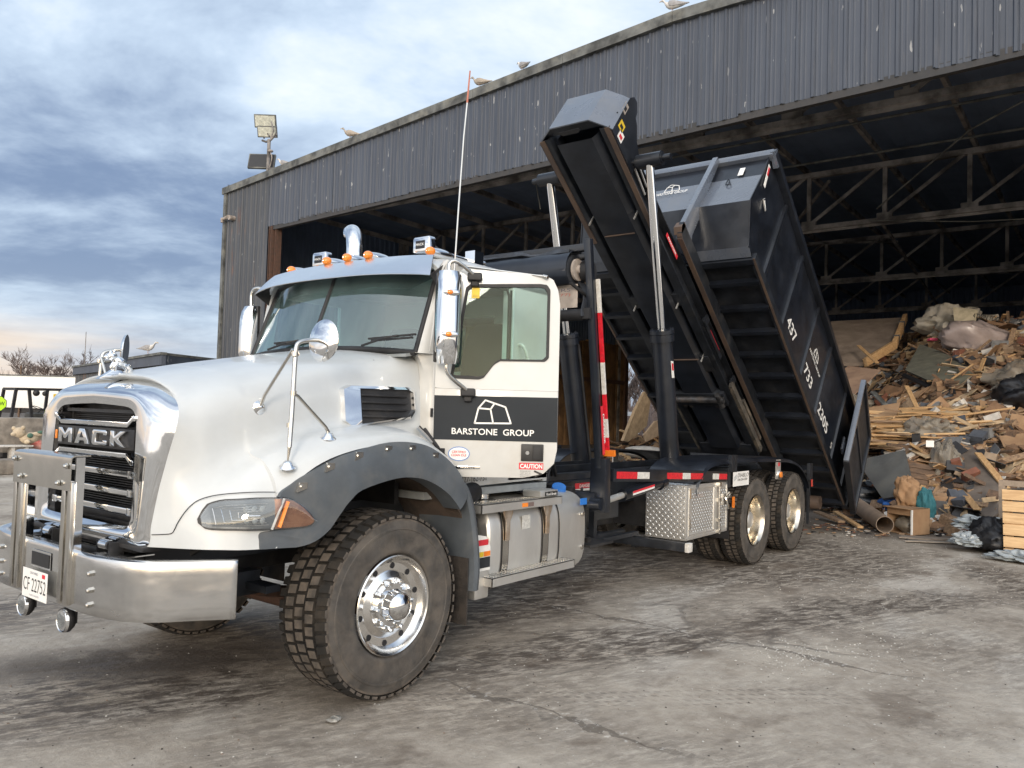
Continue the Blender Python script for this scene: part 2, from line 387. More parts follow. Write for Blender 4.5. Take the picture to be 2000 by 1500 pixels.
# ---- hood and fenders: control sections (y, z), front to back
SEAM = [(0, 1.875, -1.06), (.36, 1.855, -1.085), (.61, 1.79, -1.12), (.785, 1.68, -1.175), (.745, 1.45, -1.205), (.705, 1.28, -1.222), (.675, 1.10, -1.236), (.655, .985, -1.244)]
SECT = [
 (-1.12, [(0, 1.90), (.36, 1.88), (.64, 1.80), (.79, 1.685), (.80, 1.38), (.845, 1.24), (.895, 1.11), (.915, .99)]),
 (-1.04, [(0, 1.925), (.37, 1.90), (.655, 1.825), (.80, 1.71), (.835, 1.38), (.91, 1.26), (.985, 1.14), (1.01, .99)]),
 (-.953, [(0, 1.945), (.38, 1.92), (.665, 1.85), (.805, 1.735), (.85, 1.42), (.97, 1.31), (1.07, 1.19), (1.095, .99)]),
 (-.80, [(0, 1.975), (.39, 1.95), (.68, 1.885), (.81, 1.77), (.86, 1.49), (1.00, 1.425), (1.115, 1.27), (1.155, .99)]),
 (-.797, [(0, 1.976), (.39, 1.951), (.68, 1.886), (.81, 1.77), (.86, 1.50), (1.00, 1.44), (1.10, 1.35), (1.14, 1.25)]),
 (-.60, [(0, 2.015), (.395, 1.99), (.70, 1.92), (.82, 1.795), (.865, 1.575), (1.02, 1.54), (1.15, 1.475), (1.195, 1.415)]),
 (-.35, [(0, 2.06), (.40, 2.035), (.72, 1.965), (.83, 1.82), (.87, 1.63), (1.03, 1.605), (1.165, 1.555), (1.215, 1.50)]),
 (0.0, [(0, 2.12), (.42, 2.10), (.745, 2.03), (.85, 1.86), (.885, 1.655), (1.04, 1.64), (1.175, 1.595), (1.22, 1.54)]),
 (.25, [(0, 2.16), (.44, 2.14), (.775, 2.07), (.865, 1.885), (.90, 1.62), (1.05, 1.605), (1.175, 1.565), (1.22, 1.515)]),
 (.44, [(0, 2.18), (.47, 2.165), (.80, 2.10), (.88, 1.90), (.915, 1.54), (1.06, 1.52), (1.18, 1.475), (1.22, 1.425)]),
 (.53, [(0, 2.185), (.48, 2.17), (.805, 2.105), (.88, 1.905), (.92, 1.49), (1.06, 1.46), (1.18, 1.42), (1.22, 1.38)]),
]
def prof_smooth(pts, k=5):
    out = catmull(pts, k)
    return out
def hood_rows(side):
    rows = []
    st = [[V((x, y, z)) for y, z, x in SEAM]] + [[V((X, y, z)) for y, z in s] for X, s in SECT]
    # subdivide along x with catmull on each control track, but keep the step at -0.953
    A = st[:5]; B = st[5:]
    def dens(L, k):
        tr = [catmull([s[j] for s in L], k) for j in range(8)]
        return [[tr[j][i] for j in range(8)] for i in range(len(tr[0]))]
    for s in dens(A, 4) + dens(B, 5):
        r = prof_smooth(s, 6)
        rows.append([V((p.x, p.y * side, p.z)) for p in r])
    return rows
hm = MB()
for sd_ in (-1, 1):
    hm.grid(hood_rows(sd_), flip=(sd_ > 0))
# rear flange of the hood, closing it to the cowl
hood = hm.build('hood', M['white'], truck, smooth=42)
# bodywork split line at the headlight and crease lines are real grooves
def body_y(x, z):
    """outer surface |y| of the front fender at height z"""
    st = [(-1.236, [(p_[0], p_[1]) for p_ in SEAM])] + SECT
    tab = []
    for X_, s_ in st:
        q_ = sorted([(p_[1], p_[0]) for p_ in s_[3:]])
        tab.append((X_, interp(q_, z if X_ < -.9 else min(z, q_[0][0]))))
    return interp(tab, x)

# ---- grey wheel-arch flares
OUT = [(-.888, .990), (-.889, 1.03), (-.885, 1.075), (-.80, 1.10), (-.802, 1.255), (-.73, 1.325), (-.648, 1.38), (-.52, 1.441), (-.385, 1.487), (-.07, 1.545), (.19, 1.533), (.36, 1.475), (.49, 1.40), (.58, 1.32), (.66, 1.20)]
INN = [(-.70, .985), (-.66, .99), (-.62, 1.0), (-.57, 1.02), (-.51, 1.06), (-.475, 1.10), (-.44, 1.15), (-.395, 1.215), (-.31, 1.278), (-.05, 1.33), (.14, 1.325), (.28, 1.285), (.40, 1.225), (.48, 1.165), (.545, 1.10)]
for side in (-1, 1):
    o_ = catmull([V((a, 0, b)) for a, b in OUT], 4); i_ = catmull([V((a, 0, b)) for a, b in INN], 4)
    rows = []
    for a, b in zip(o_, i_):
        r = []
        kx = interp([(-.90, .0), (-.72, .06), (-.58, .30), (-.42, 1.0)], (a.x + b.x) / 2)
        for t, out in ((0, -.02), (0, .012), (.12, .022), (.5, .04), (.85, .048), (1.0, .045), (1.0, .02), (1.0, -.10)):
            x = a.x + (b.x - a.x) * t; z = a.z + (b.z - a.z) * t
            dn = (.55 if out < -.05 else 0)
            r.append(V((x, side * (body_y(x, min(z, 1.2)) + (out * kx + interp([(-.86, .012), (-.70, .008), (-.5, .004)], a.x) if out > 0 else out)), z - (0.0 if out > -.05 else 0))))
        rows.append(r)
    fl = MB().grid(rows, flip=(side > 0))
    flare = fl.build('fender_flare', M['flare'], truck, smooth=40)
    for (x, z) in ((-.69, 1.312), (-.53, 1.415), (-.335, 1.472), (-.11, 1.505), (.09, 1.505), (.30, 1.455)):
        y = side * (body_y(x, 1.2) + .028)
        bb = MB(); bb.cyl((x, y - side * .01, z), (x, y + side * .012, z), .012, .009, n=10)
        bb.prism([(-.035, -.03), (.03, -.012), (.03, .02), (-.02, .022)], (x + .008, y - side * .018, z), (1, 0, 0), (0, 0, 1), (0, side, 0), 0, .020); bb.build('flare_bolt', M['stainless'], flare)
    # inner liner
    rows = []
    for i in range(25):
        a = R(18 + 112 * i / 24); rr = .80
        rows.append([V((FX + math.cos(a) * rr, side * y, .58 + math.sin(a) * rr)) for y in (1.17, .9, .62)])
    MB().shell(rows, .012).build('wheel_arch_liner', M['mudliner'], truck, smooth=True)
    # splash guard behind the wheel
    rows = []
    gp = catmull([V((.50, 0, 1.30)), V((.60, 0, 1.27)), V((.675, 0, 1.17)), V((.725, 0, 1.03)), V((.765, 0, .85)), V((.785, 0, .68)), V((.775, 0, .53))], 4)
    for p in gp:
        rows.append([V((p.x + dx, side * y, p.z)) for y, dx in ((1.225, .035), (1.24, .0), (1.23, -.03), (1.17, -.045), (.95, -.045), (.76, -.04))])
    MB().shell(rows, .01).build('splash_guard', M['flare'], truck, smooth=True)
    MB().bb((.72, side * .78, .30), (.73, side * 1.20, .75)).build('mud_flap', M['flapmud'], truck)

# ---- chrome grille surround (ring of three tracks)
inn = [(0, 1.068, -1.262), (.44, 1.072, -1.262), (.495, 1.10, -1.258), (.505, 1.16, -1.256), (.495, 1.35, -1.25), (.487, 1.55, -1.243), (.475, 1.65, -1.24), (.41, 1.705, -1.238), (.25, 1.72, -1.24), (0, 1.728, -1.24)]
mid = [(0, 1.035, -1.285), (.46, 1.035, -1.282), (.555, 1.055, -1.272), (.585, 1.14, -1.266), (.59, 1.35, -1.256), (.60, 1.55, -1.246), (.595, 1.68, -1.238), (.47, 1.775, -1.235), (.30, 1.796, -1.238), (0, 1.805, -1.24)]
md2 = [(0, 1.0, -1.282), (.50, 1.0, -1.278), (.625, 1.015, -1.262), (.65, 1.14, -1.252), (.67, 1.35, -1.24), (.70, 1.53, -1.225), (.72, 1.675, -1.205), (.56, 1.80, -1.185), (.34, 1.838, -1.175), (0, 1.85, -1.17)]
out = [(0, .972, -1.265), (.50, .972, -1.262), (.655, .985, -1.244), (.675, 1.10, -1.236), (.705, 1.28, -1.222), (.745, 1.45, -1.205), (.785, 1.68, -1.175), (.61, 1.79, -1.12), (.36, 1.855, -1.085), (0, 1.875, -1.06)]
bk = [(y * .99, z, x + .06) for y, z, x in out]
ibk = [(y, z, x + .10) for y, z, x in inn]
rows = []
tracks = [catmull([V((x, y, z)) for y, z, x in t], 5) for t in (ibk, inn, mid, md2, out)]
for side in (-1, 1):
    g = MB(); rws = []
    for i in range(len(tracks[0])):
        col = [t[i] for t in tracks]
        c2 = [col[0]] + catmull(col[1:], 4)
        rws.append([V((p.x, p.y * side, p.z)) for p in c2])
    rows.append(rws)
g = MB(); g.grid(rows[0]); g.grid(rows[1], flip=True)
surround = g.build('grille_surround', M['chrome'], truck, smooth=50)
# lower lip below the surround
g = MB(); g.bb((-1.27, -.66, .955), (-1.16, .66, .985)); g.build('lower_grille_lip', M['plastic'], truck, bevel=.01)

# ---- grille: radiator, bars, badge
grille = MB()
grille.bb((-1.12, -.52, 1.02), (-1.10, .52, 1.76)); core = grille.build('radiator_core', M['plastic'], truck)
g = MB()
for i in range(26):
    z = 1.10 + i * .0135 if i < 26 else 0
    g.bb((-1.165, -.47, z), (-1.12, .47, z + .006))
g.build('grille_screen', M['plastic'], core)
g = MB()
for i in range(4): g.bb((-1.15, -.44, 1.665 - .012 * i), (-1.12, .44, 1.670 - .012 * i))
g.bb((-1.16, -.455, 1.60), (-1.11, -.43, 1.70)); g.bb((-1.16, .43, 1.60), (-1.11, .455, 1.70)); g.bb((-1.19, -.455, 1.675), (-1.11, .455, 1.695))
g.build('grille_screen', M['plastic'], core)
for k in (-1, 1): MB().bb((-1.23, k * .465, 1.06), (-1.10, k * .505, 1.70)).build('grille_frame', M['plastic'], truck)
for z, h in ((1.615, .03), (1.445, .03), (1.345, .034), (1.245, .034), (1.145, .034)):
    g = MB(); top = z > 1.4
    if top:
        s_ = 1 if z > 1.5 else -1
        pl = [(-.475, s_ * .035), (-.455, s_ * .035), (-.40, 0), (.40, 0), (.455, s_ * .03), (.49, s_ * .04)]
        for (a, za), (b, zb) in zip(pl, pl[1:]):
            g.add([(x, y, z + zz + e) for y, zz in ((a, za), (b, zb)) for x in (-1.25, -1.205) for e in (-h / 2, h / 2)], [(0, 1, 3, 2), (4, 6, 7, 5), (0, 4, 5, 1), (2, 3, 7, 6), (0, 2, 6, 4), (1, 5, 7, 3)])
    else:
        g.bb((-1.235, -.47, z - h / 2), (-1.19, .47, z + h / 2)); g.bb((-1.245, -.475, z - h / 2 - .004), (-1.20, -.42, z + h / 2 + .004)); g.bb((-1.245, .42, z - h / 2 - .004), (-1.20, .475, z + h / 2 + .004))
    g.build('grille_bar', M['chrome'], truck, bevel=.006)
badge = MB().bb((-1.235, -.455, 1.475), (-1.20, .455, 1.59)).build('badge_panel', M['plastic'], truck, bevel=.004)
GL_ = [[(0,0),(0,1),(.27,1),(.5,.6),(.73,1),(1,1),(1,0),(.76,0),(.76,.60),(.56,.25),(.44,.25),(.24,.60),(.24,0)], [(0,0),(.32,1),(.68,1),(1,0),(.74,0),(.67,.2),(.33,.2),(.26,0)], [(0,.14),(.1,0),(.92,0),(1,.1),(1,.34),(.76,.34),(.76,.23),(.25,.23),(.25,.77),(.76,.77),(.76,.66),(1,.66),(1,.9),(.92,1),(.1,1),(0,.86)], [(0,0),(0,1),(.25,1),(.25,.62),(.66,1),(1,1),(.5,.52),(1,0),(.66,0),(.25,.40),(.25,0)]]
for i_, g_ in enumerate(GL_):
    lt_ = MB().prism([(a * .172, c * .088) for a, c in g_], (-1.236, .415 - i_ * .212, 1.49), (0, -1, 0), (0, 0, 1), (-1, 0, 0), 0, .016).build('badge_letter', M['chrome'], badge, bevel=.004)
MB().prism([(.065, .036), (.086, .068), (.107, .036)], (-1.2525, .203, 1.49), (0, -1, 0), (0, 0, 1), (-1, 0, 0), 0, .001).build('letter_hole', M['plastic'], badge)
for k in (-1, 1): MB().bb((-1.235, k * .475, 1.505), (-1.215, k * .493, 1.56)).build('grille_marker', M['amber'], truck, bevel=.003)

# ---- hood ornament: small chrome dog on a wedge
orn = MB()
orn.prism([(-1.30 + 1.16, 0), (.06, 0), (-.0, .055), (-.05, .06)], (-1.10, 0, 1.868), (1, 0, 0), (0, 0, 1), (0, 1, 0), -.022, .022)
ob = orn.build('ornament_base', M['chrome'], truck, bevel=.006)
d = MB()
d.ell((-1.105, 0, 1.975), (.045, .026, .028), ax=(V((.86, 0, -.5)), V((0, 1, 0)), V((.5, 0, .86))))
d.ell((-1.155, 0, 2.005), (.032, .024, .026)); d.ell((-1.185, 0, 1.998), (.018, .018, .014))
for k in (-1, 1):
    d.ell((-1.15, k * .02, 2.03), (.01, .006, .012)); d.tube([(-1.13, k * .018, 1.97), (-1.145, k * .02, 1.945), (-1.14, k * .018, 1.92)], [.014, .008]); d.tube([(-1.07, k * .018, 1.955), (-1.05, k * .02, 1.93), (-1.062, k * .018, 1.905), (-1.045, k * .018, 1.895)], [.017, .008])
d.build('hood_ornament', M['chrome'], truck, smooth=60)

# ---- headlights
def by2(x, z): return body_y(x, z) + .012 + .008 * math.exp(-((x + .95) / .10) ** 2)
def surf(side, pts, off, dens=0.03):
    """outline (x,z) list lifted on the fender skin -> fan grid strips between lower and upper edges"""
    return [V((x, side * (by2(x, z) + off), z)) for x, z in pts]
HL = [(-1.165, 1.095), (-1.185, 1.125), (-1.16, 1.205), (-1.13, 1.24), (-.95, 1.262), (-.78, 1.262), (-.70, 1.252), (-.60, 1.20), (-.555, 1.14), (-.57, 1.105), (-.66, 1.085), (-.9, 1.078), (-1.1, 1.078)]
def hl_edges(x):
    lo = interp([(-1.118, 1.125), (-1.108, 1.102), (-1.085, 1.091), (-.97, 1.090), (-.76, 1.087), (-.66, 1.089), (-.625, 1.098), (-.602, 1.122)], x)
    hi = interp([(-1.118, 1.145), (-1.103, 1.182), (-1.072, 1.226), (-1.02, 1.246), (-.90, 1.258), (-.78, 1.260), (-.73, 1.245), (-.68, 1.214), (-.63, 1.162), (-.602, 1.126)], x)
    return lo, hi
def patch(side, x0, x1, off, inset=0.0, nx=24, nz=6, bulge=0.0):
    rows = []
    for i in range(nx + 1):
        x = lerp(x0, x1, i / nx); lo, hi = hl_edges(x); lo += inset; hi = max(hi - inset, lo + .0005)
        rows.append([V((x, side * (by2(x, lerp(lo, hi, j / nz)) + off + bulge * (1 - abs(2 * j / nz - 1) ** 3)), lerp(lo, hi, j / nz))) for j in range(nz + 1)])
    return rows
for side in (-1, 1):
    hl = MB().shell(patch(side, -1.118, -.602, .010), .012).build('headlight', M['plastic'], truck, smooth=True)
    b = MB()
    # bright bowl, plus concentric frames
    b.grid(patch(side, -1.106, -.80, .0125, .010), flip=side > 0)
    b.build('reflector', M['lampgrey'], hl, smooth=60)
    b = MB().grid(patch(side, -1.075, -.83, .015, .020), flip=side > 0); b.build('lamp_bowl', M['flare'], hl, smooth=60)
    b = MB()
    for k in range(5):
        ins = .030 + .012 * k; xa = -1.062 + .026 * k; xb = -.86 - .010 * k
        pts = []
        for i in range(13):
            x = lerp(xb, xa, i / 12); pts.append((x, hl_edges(x)[1] - ins))
        for i in range(13):
            x = lerp(xa, xb, i / 12); pts.append((x, hl_edges(x)[0] + ins))
        b.tube([V((x, side * (by2(x, z) + .018), z)) for x, z in pts], .0028, n=5)
    b.build('lamp_rib', M['chrome'], hl)
    b = MB()
    for k in range(2):
        for q in range(3):
            x = -.955 + .035 * q; z = 1.20 - .06 * k; b.ell((x, side * (by2(x, z) + .014), z), (.02, .006, .018), n=10, m=6)
    b.build('led', M['dash'], hl, smooth=60)
    b = MB(); z0, z1 = 1.085, 1.258
    b.tube([V((x, side * (by2(x, z) + .021), z)) for x, z in ((-.847, z0 + .008), (-.783, z1 - .006))], .007, n=6); b.build('divider', M['whitetape'], hl)
    b = MB().grid(patch(side, -.83, -.612, .0138, .008), flip=side > 0); b.build('turn_signal', mat('orange_brown_lens', (0.20, 0.07, 0.03), .25, metal=.6, col2=(0.36, .17, .09), vs=14, coat=.5), hl, smooth=60)
    b = MB(); b.tube([V((x, side * (by2(x, z) + .021), z)) for x, z in ((-.812, 1.103), (-.762, 1.235))], .011, n=6); b.build('amber_strip', M['amber'], hl)
    MB().grid(patch(side, -1.114, -.606, .026, .003, bulge=.008), flip=side > 0).build('lens', M['clearlens'], hl, smooth=60)
    # panel gap round the headlight
    gp = [(-1.236, 1.02), (-1.17, 1.02), (-1.145, 1.10), (-1.13, 1.20)]
    gp = [(-1.235, 1.050), (-1.21, 1.055), (-1.186, 1.063), (-1.178, 1.085), (-1.17, 1.12), (-1.152, 1.168), (-1.13, 1.208), (-1.10, 1.238), (-1.05, 1.26), (-.99, 1.274), (-.90, 1.284), (-.82, 1.286)]
    MB().tube([V((x, side * (by2(x, z) + .001), z)) for x, z in gp], .0025, n=5, smooth=5).build('panel_gap', M['rubber'], truck)

# ---- hood side vents
for side in (-1, 1):
    def vy(x, z): return side * (lerp(.842, .885, (x + .15) / .62) + (1.76 - z) * .14 + .012)
    P_ = [(-.14, 1.665), (-.14, 1.86), (-.08, 1.885), (.40, 1.895), (.445, 1.875), (.445, 1.74), (.40, 1.685), (-.08, 1.625)]
    def ring(off, inset, poly):
        cx = sum(p[0] for p in poly) / len(poly); cz = sum(p[1] for p in poly) / len(poly)
        return [V((cx + (x - cx) * inset[0], vy(cx + (x - cx) * inset[0], cz + (z - cz) * inset[1]) + side * off, cz + (z - cz) * inset[1])) for x, z in poly]
    A_ = ring(-.01, (1.02, 1.04), P_); B_ = ring(.034, (1, 1), P_); Pi = [(-.035 if x < 0 else x, z) for x, z in P_]
    C_ = ring(.040, (.93, .86), Pi); D_ = ring(.016, (.91, .83), Pi)
    rows = [A_ + [A_[0]], B_ + [B_[0]], C_ + [C_[0]], D_ + [D_[0]]]
    vent = MB().grid(rows, flip=side > 0).build('side_vent', M['chrome'], truck, smooth=25)
    m = MB(); m.add(D_, [tuple(range(len(D_)))]); m.build('vent_back', M['plastic'], vent)
    for z in (1.83, 1.785, 1.74, 1.695):
        x0 = -.01; x1 = .375 if z > 1.7 else .33
        m = MB(); m.beam((x0, vy(x0, z) + side * .026, z), (x1, vy(x1, z) + side * .026, z), .022, .012); m.build('slat', M['plastic'], vent, bevel=.002)

# ---- hood mirrors (round convex on tripod)
for side in (-1, 1):
    def p(x, y, z): return V((x, side * y, z))
    m = MB(); foot = [(-.735, 1.13, 1.435), (-.43, 1.09, 1.585), (-.72, .835, 1.735)]
    base = [(-.735, 1.13, 1.41), (-.43, 1.09, 1.56), (-.715, .815, 1.73)]
    stem = MB()
    stem.tube([p(-.735, 1.13, 1.45), p(-.728, 1.13, 1.52)], [.005, .011]); stem.tube([p(-.728, 1.13, 1.52), p(-.705, 1.11, 1.72), p(-.69, 1.10, 2.03)], .0135)
    stem.tube([p(-.69, 1.10, 2.02), p(-.685, 1.10, 2.075), p(-.66, 1.10, 2.10), p(-.60, 1.10, 2.115), p(-.54, 1.10, 2.12)], .012, smooth=4)
    stem.tube([p(-.43, 1.09, 1.60), p(-.455, 1.093, 1.63), p(-.67, 1.108, 1.80), p(-.70, 1.11, 1.81)], .010)
    stem.tube([p(-.72, .85, 1.745), p(-.72, .88, 1.80), p(-.70, 1.09, 2.055)], .010)
    for z in (1.64, 1.815, 2.03): stem.cyl(p(-.715 if z < 1.7 else -.70, 1.108, z - .012), p(-.715 if z < 1.7 else -.70, 1.108, z + .012), .018)
    stem.cyl(p(-.695, 1.10, 2.04), p(-.685, 1.10, 2.02), .022)
    mir = empty('hood_mirror', (0, 0, 0)); mir.parent = truck
    stem.build('mirror_arm', M['stainless'], mir, smooth=50)
    for (x, y, z), (nx, ny, nz) in zip(base, ((-.25, .3, .92), (-.1, .25, .96), (-.1, .95, .25))):
        n_ = V((nx, side * ny, nz)).normalized(); c = p(x, y, z)
        MB().lathe([(.0, .0), (.045, .0), (.045, .008), (.030, .018), (.022, .035), (.0, .042)], c, n_, n=20).build('mirror_foot', M['chrome'], mir, smooth=50)
    ax = V((.80, side * -.35, .25)).normalized() if side < 0 else V((.8, -.35, .25)).normalized()
    ax = V((-1.0, -.03, .05)).normalized() if side < 0 else V((-.80, .60, .05)).normalized()
    c = p(-.52, 1.12, 2.12); h = MB()
    h.lathe([(0, .020), (.05, .018), (.09, .012), (.112, .003), (.122, -.004), (.118, -.012), (0, -.012)], c, ax, n=36)
    h.build('mirror_head', M['chrome'], mir, smooth=50)

# ---- bumper
bp = [(-1.48, 0), (-1.483, .30), (-1.478, .52), (-1.455, .66), (-1.42, .78), (-1.37, .865), (-1.29, .94), (-1.16, 1.03), (-1.02, 1.135)]
def bump_track(z, off=0.0):
    L = catmull([V((x, -y, z)) for x, y in bp], 4)
    r = []
    for i, q in enumerate(L):
        d = (L[min(i + 1, len(L) - 1)] - L[max(i - 1, 0)]).normalized(); n_ = V((d.y, -d.x, 0))
        if i == 0: n_ = V((-1, 0, 0))
        if n_.x > 0 and i < 3: n_ = -n_
        r.append(q + V((-abs(n_.x), -abs(n_.y), 0)) * off)
    return r
prof = [(.955, -.30), (.955, -.02), (.95, -.004), (.935, 0), (.80, .0), (.675, 0), (.66, -.006), (.655, -.03)]
prof = [(.948, -.085), (.952, -.02), (.947, -.005), (.932, 0), (.88, 0), (.80, 0), (.72, 0), (.66, 0), (.652, -.006), (.648, -.04)]
tr = [bump_track(z, o) for z, o in prof]
half = [[t[i] for t in tr] for i in range(len(tr[0]))]
b = MB(); b.grid(half); b.grid([[V((p.x, -p.y, p.z)) for p in r] for r in half], flip=True)
bumper = b.build('bumper', M['bumperchrome'], truck, smooth=40)
s_ = bumper.modifiers.new('thick', 'SOLIDIFY'); s_.thickness = .006; s_.offset = -1
b = MB()
for y in (-.553, .553):
    for z in (.864, .78, .707): b.cyl((-1.468, y, z), (-1.49, y, z), .016, .016, n=6); b.cyl((-1.489, y, z), (-1.497, y, z), .011, .008, n=10)
b.build('bumper_bolt', M['stainless'], bumper)
b = MB(); b.bb((-1.486, -.11, .825), (-1.4835, .11, .90)); b.build('bumper_slot', M['decalblack'], bumper)
b = MB(); b.prism([(-.12, -.048), (.12, -.048), (.12, .048), (-.12, .048)], (-1.4875, 0, .8625), (0, 1, 0), (0, 0, 1), (1, 0, 0), 0, .002); b.build('slot_rim', M['chrome'], bumper)
b = MB(); b.bb((-1.4905, -.108, .827), (-1.4885, .108, .898)); b.build('slot_opening', M['decalblack'], bumper, bevel=0)
# top tray behind bumper edge with openings, tow pins
b = MB(); b.prism([(-1.40, -.62), (-1.18, -.62), (-1.18, .62), (-1.40, .62), (-1.40, .40), (-1.27, .38), (-1.27, -.38), (-1.40, -.40)], (0, 0, .93), (1, 0, 0), (0, 1, 0), (0, 0, 1), 0, .006); b.build('bumper_tray', M['chrome'], truck)
for y in (-.34, .34):
    b = MB(); b.cyl((-1.30, y - .055, .965), (-1.30, y + .055, .965), .026, n=16); b.bb((-1.32, y - .075, .88), (-1.24, y - .06, .985)); b.bb((-1.32, y + .06, .88), (-1.24, y + .075, .985)); b.build('tow_bracket', M['plastic'], truck, smooth=40)
    MB().cyl((-1.30, y - .04, .965), (-1.30, y + .04, .965), .029, n=16).build('tow_pin', M['chrome'], truck, smooth=40)
MB().cyl((-1.22, -.5, .90), (-1.22, .5, .90), .045).build('bumper_crossbar', M['plastic'], truck, smooth=40)

# ---- stainless grille guard
gd = empty('grille_guard'); gd.parent = truck
for k in (-1, 1):
    b = MB()
    for y0, dy in ((.338, .02), (.272, .02)): b.bb((-1.505, k * (y0 - dy), .672), (-1.478, k * (y0 + dy), 1.31))
    b.bb((-1.49, k * .215, .672), (-1.482, k * .36, 1.30))
    u_ = b.build('upright', M['stainless'], gd, bevel=.003)
    b = MB(); b.bb((-1.485, k * .345, .70), (-1.44, k * .357, 1.44)); b.bb((-1.485, k * .212, .93), (-1.445, k * .222, 1.30)); b.build('side_plate', M['chrome'], gd)
    b = MB()
    for z in (.72, .78, .84): b.cyl((-1.49, k * .305, z), (-1.497, k * .305, z), .008, n=8)
    b.build('guard_bolt', M['stainless'], gd)
b = MB(); rows = [[V((x, y, z)) for x, z in ((-1.512, 1.265), (-1.512, 1.42), (-1.510, 1.438), (-1.498, 1.447), (-1.48, 1.45), (-1.41, 1.45))] for y in (-.352, 0, .352)]
b.shell(rows, .006).build('guard_plate', M['stainless'], gd, smooth=30)
b = MB()
for y, z in ((-.32, 1.395), (.32, 1.40), (-.235, 1.30), (.235, 1.305)): b.cyl((-1.515, y, z), (-1.527, y, z), .017, n=6); b.cyl((-1.527, y, z), (-1.537, y, z), .010, .008, n=10)
b.build('plate_bolt', M['stainless'], gd)
lp = MB().bb((-1.5125, -.152, .652), (-1.5105, .152, .808)).build('licence_plate', M['decal'], truck, bevel=.0)
mid_x = -1.5127
text('plate_number', 'CF 22752', M['decalblack'], lp, (mid_x, .138, .69), (0, -1, 0), (0, 0, 1), width=.276, height=.072, off=-.006)
text('plate_province', 'ONTARIO', mat('plate_grey', (.25, .25, .3), .6), lp, (mid_x, .06, .782), (0, -1, 0), (0, 0, 1), width=.10, height=.014)
text('plate_motto', 'YOURS TO DISCOVER', mat('plate_grey2', (.25, .25, .3), .6), lp, (mid_x, .06, .665), (0, -1, 0), (0, 0, 1), width=.12, height=.009)
MB().bb((-1.514, -.125, .776), (-1.5127, -.09, .797)).build('plate_sticker', M['decalred'], lp)
for y in (-.25, .25):
    b = MB(); c = V((-1.47, y, .575)); b.lathe([(0, .0), (.058, .0), (.066, -.012), (.066, -.03), (.05, -.05), (0, -.055)], c, (-1, 0, 0), n=28)
    fg = b.build('fog_lamp', M['plastic'], truck, smooth=50)
    MB().lathe([(.0, .006), (.035, .008), (.053, .004), (.057, -.004), (.062, .004), (.066, -.008)], c, (-1, 0, 0), n=28).build('fog_lamp_rim', M['chrome'], fg, smooth=50)
    MB().lathe([(0, .014), (.03, .011), (.055, .002)], c, (-1, 0, 0), n=24).build('fog_lamp_lens', M['clearlens'], fg, smooth=50)
    b = MB(); b.bb((-1.435, y - .02, .55), (-1.40, y + .02, .66)); b.build('lamp_bracket', M['plastic'], fg)
# ---- wheels
def tyre_mesh(r, w, rr, rows, nblk, depth):
    """r tyre radius, half width w, rim radius rr; tread rows [(y0,y1,stagger)]"""
    m = MB(); rb = r - depth
    prof = [(rr, w * .72), (rr + .012, w * .80), (rr + .03, w * .93), (rr + .034, w * .95), (rr + .05, w * .97), (rr + .056, w * .965), (rr + (rb - rr) * .5, w * 1.0), (rb - .085, w * .99), (rb - .082, w * 1.005), (rb - .070, w * 1.0), (rb - .067, w * .982), (rb - .055, w * .97), (rb - .03, w * .955), (rb - .018, w * .94), (rb - .004, w * .86), (rb, w * .7), (rb, 0)]
    full = prof + [(a, -b) for a, b in prof[::-1][1:]]
    m.lathe(full, (0, 0, 0), (0, 1, 0), n=96)
    rng = random.Random(5)
    for (y0, y1, st, sh) in rows:
        for i in range(nblk):
            a0 = 2 * math.pi * (i + st) / nblk; a1 = a0 + 2 * math.pi / nblk * (.81 if not sh else .72)
            j = rng.uniform(-.004, .004)
            def pt(a, y, rad): return V((math.cos(a) * rad, y, math.sin(a) * rad))
            ya, yb = y0 + j, y1 + j; sk = (a1 - a0) * .16
            am = (a0 + a1) / 2
            ro = r
            bot = []; top = []
            for a, y in ((a0, ya), (a1, ya), (a1 + sk, yb), (a0 + sk, yb)):
                bot.append(pt(a, y, rb - .012)); c = .0035
                ym = (ya + yb) / 2; yt = y + (c if y < ym else -c); at = a + (.006 if a < am else -.006)
                drop = .0
                if sh and abs(y) > w * .86: drop = .018; yt = y + (0.0)
                top.append(pt(at, yt, ro - drop))
            m.add(bot + top, [(0, 1, 5, 4), (1, 2, 6, 5), (2, 3, 7, 6), (3, 0, 4, 7), (4, 5, 6, 7)])
    return m
def mesh_only(mb, name, mats, smooth=40):
    o = mb.build(name, mats, None, smooth=smooth, fix=True); me = o.data; bpy.data.objects.remove(o); return me
def split_build(mb, name, m, smooth=40):
    me = mesh_only(mb, name, m, smooth)
    return me
W2 = .205
rowsF = [(-W2 * .99, -W2 * .66, 0, 1), (-W2 * .60, -W2 * .24, .5, 0), (-W2 * .18, W2 * .18, .15, 0), (W2 * .24, W2 * .60, .5, 0), (W2 * .66, W2 * .99, 0, 1)]
frontTyre = tyre_mesh(WR, W2, .285, rowsF, 50, .022)
def mk(name, me, parent, loc=(0, 0, 0), rot=None):
    o = bpy.data.objects.new(name, me); COL.objects.link(o); o.parent = parent; o.location = loc
    if rot: o.rotation_euler = rot
    return o
# assign sidewall material by radius
def tyre_me(mb, r, rr):
    me = mesh_only(mb, 'tyre', [M['tyre'], M['wall'], M['groove']], 35); wmax = max(v.co.y for v in me.vertices)
    for p in me.polygons:
        c = p.center; d = math.hypot(c.x, c.z)
        p.material_index = 1 if d < r - .055 else (2 if (d < r - .006 and abs(c.y) < wmax * .9 and d > r - .04 and p.area > .0) else 0)
    return me
tyF = tyre_me(frontTyre, WR, .285)
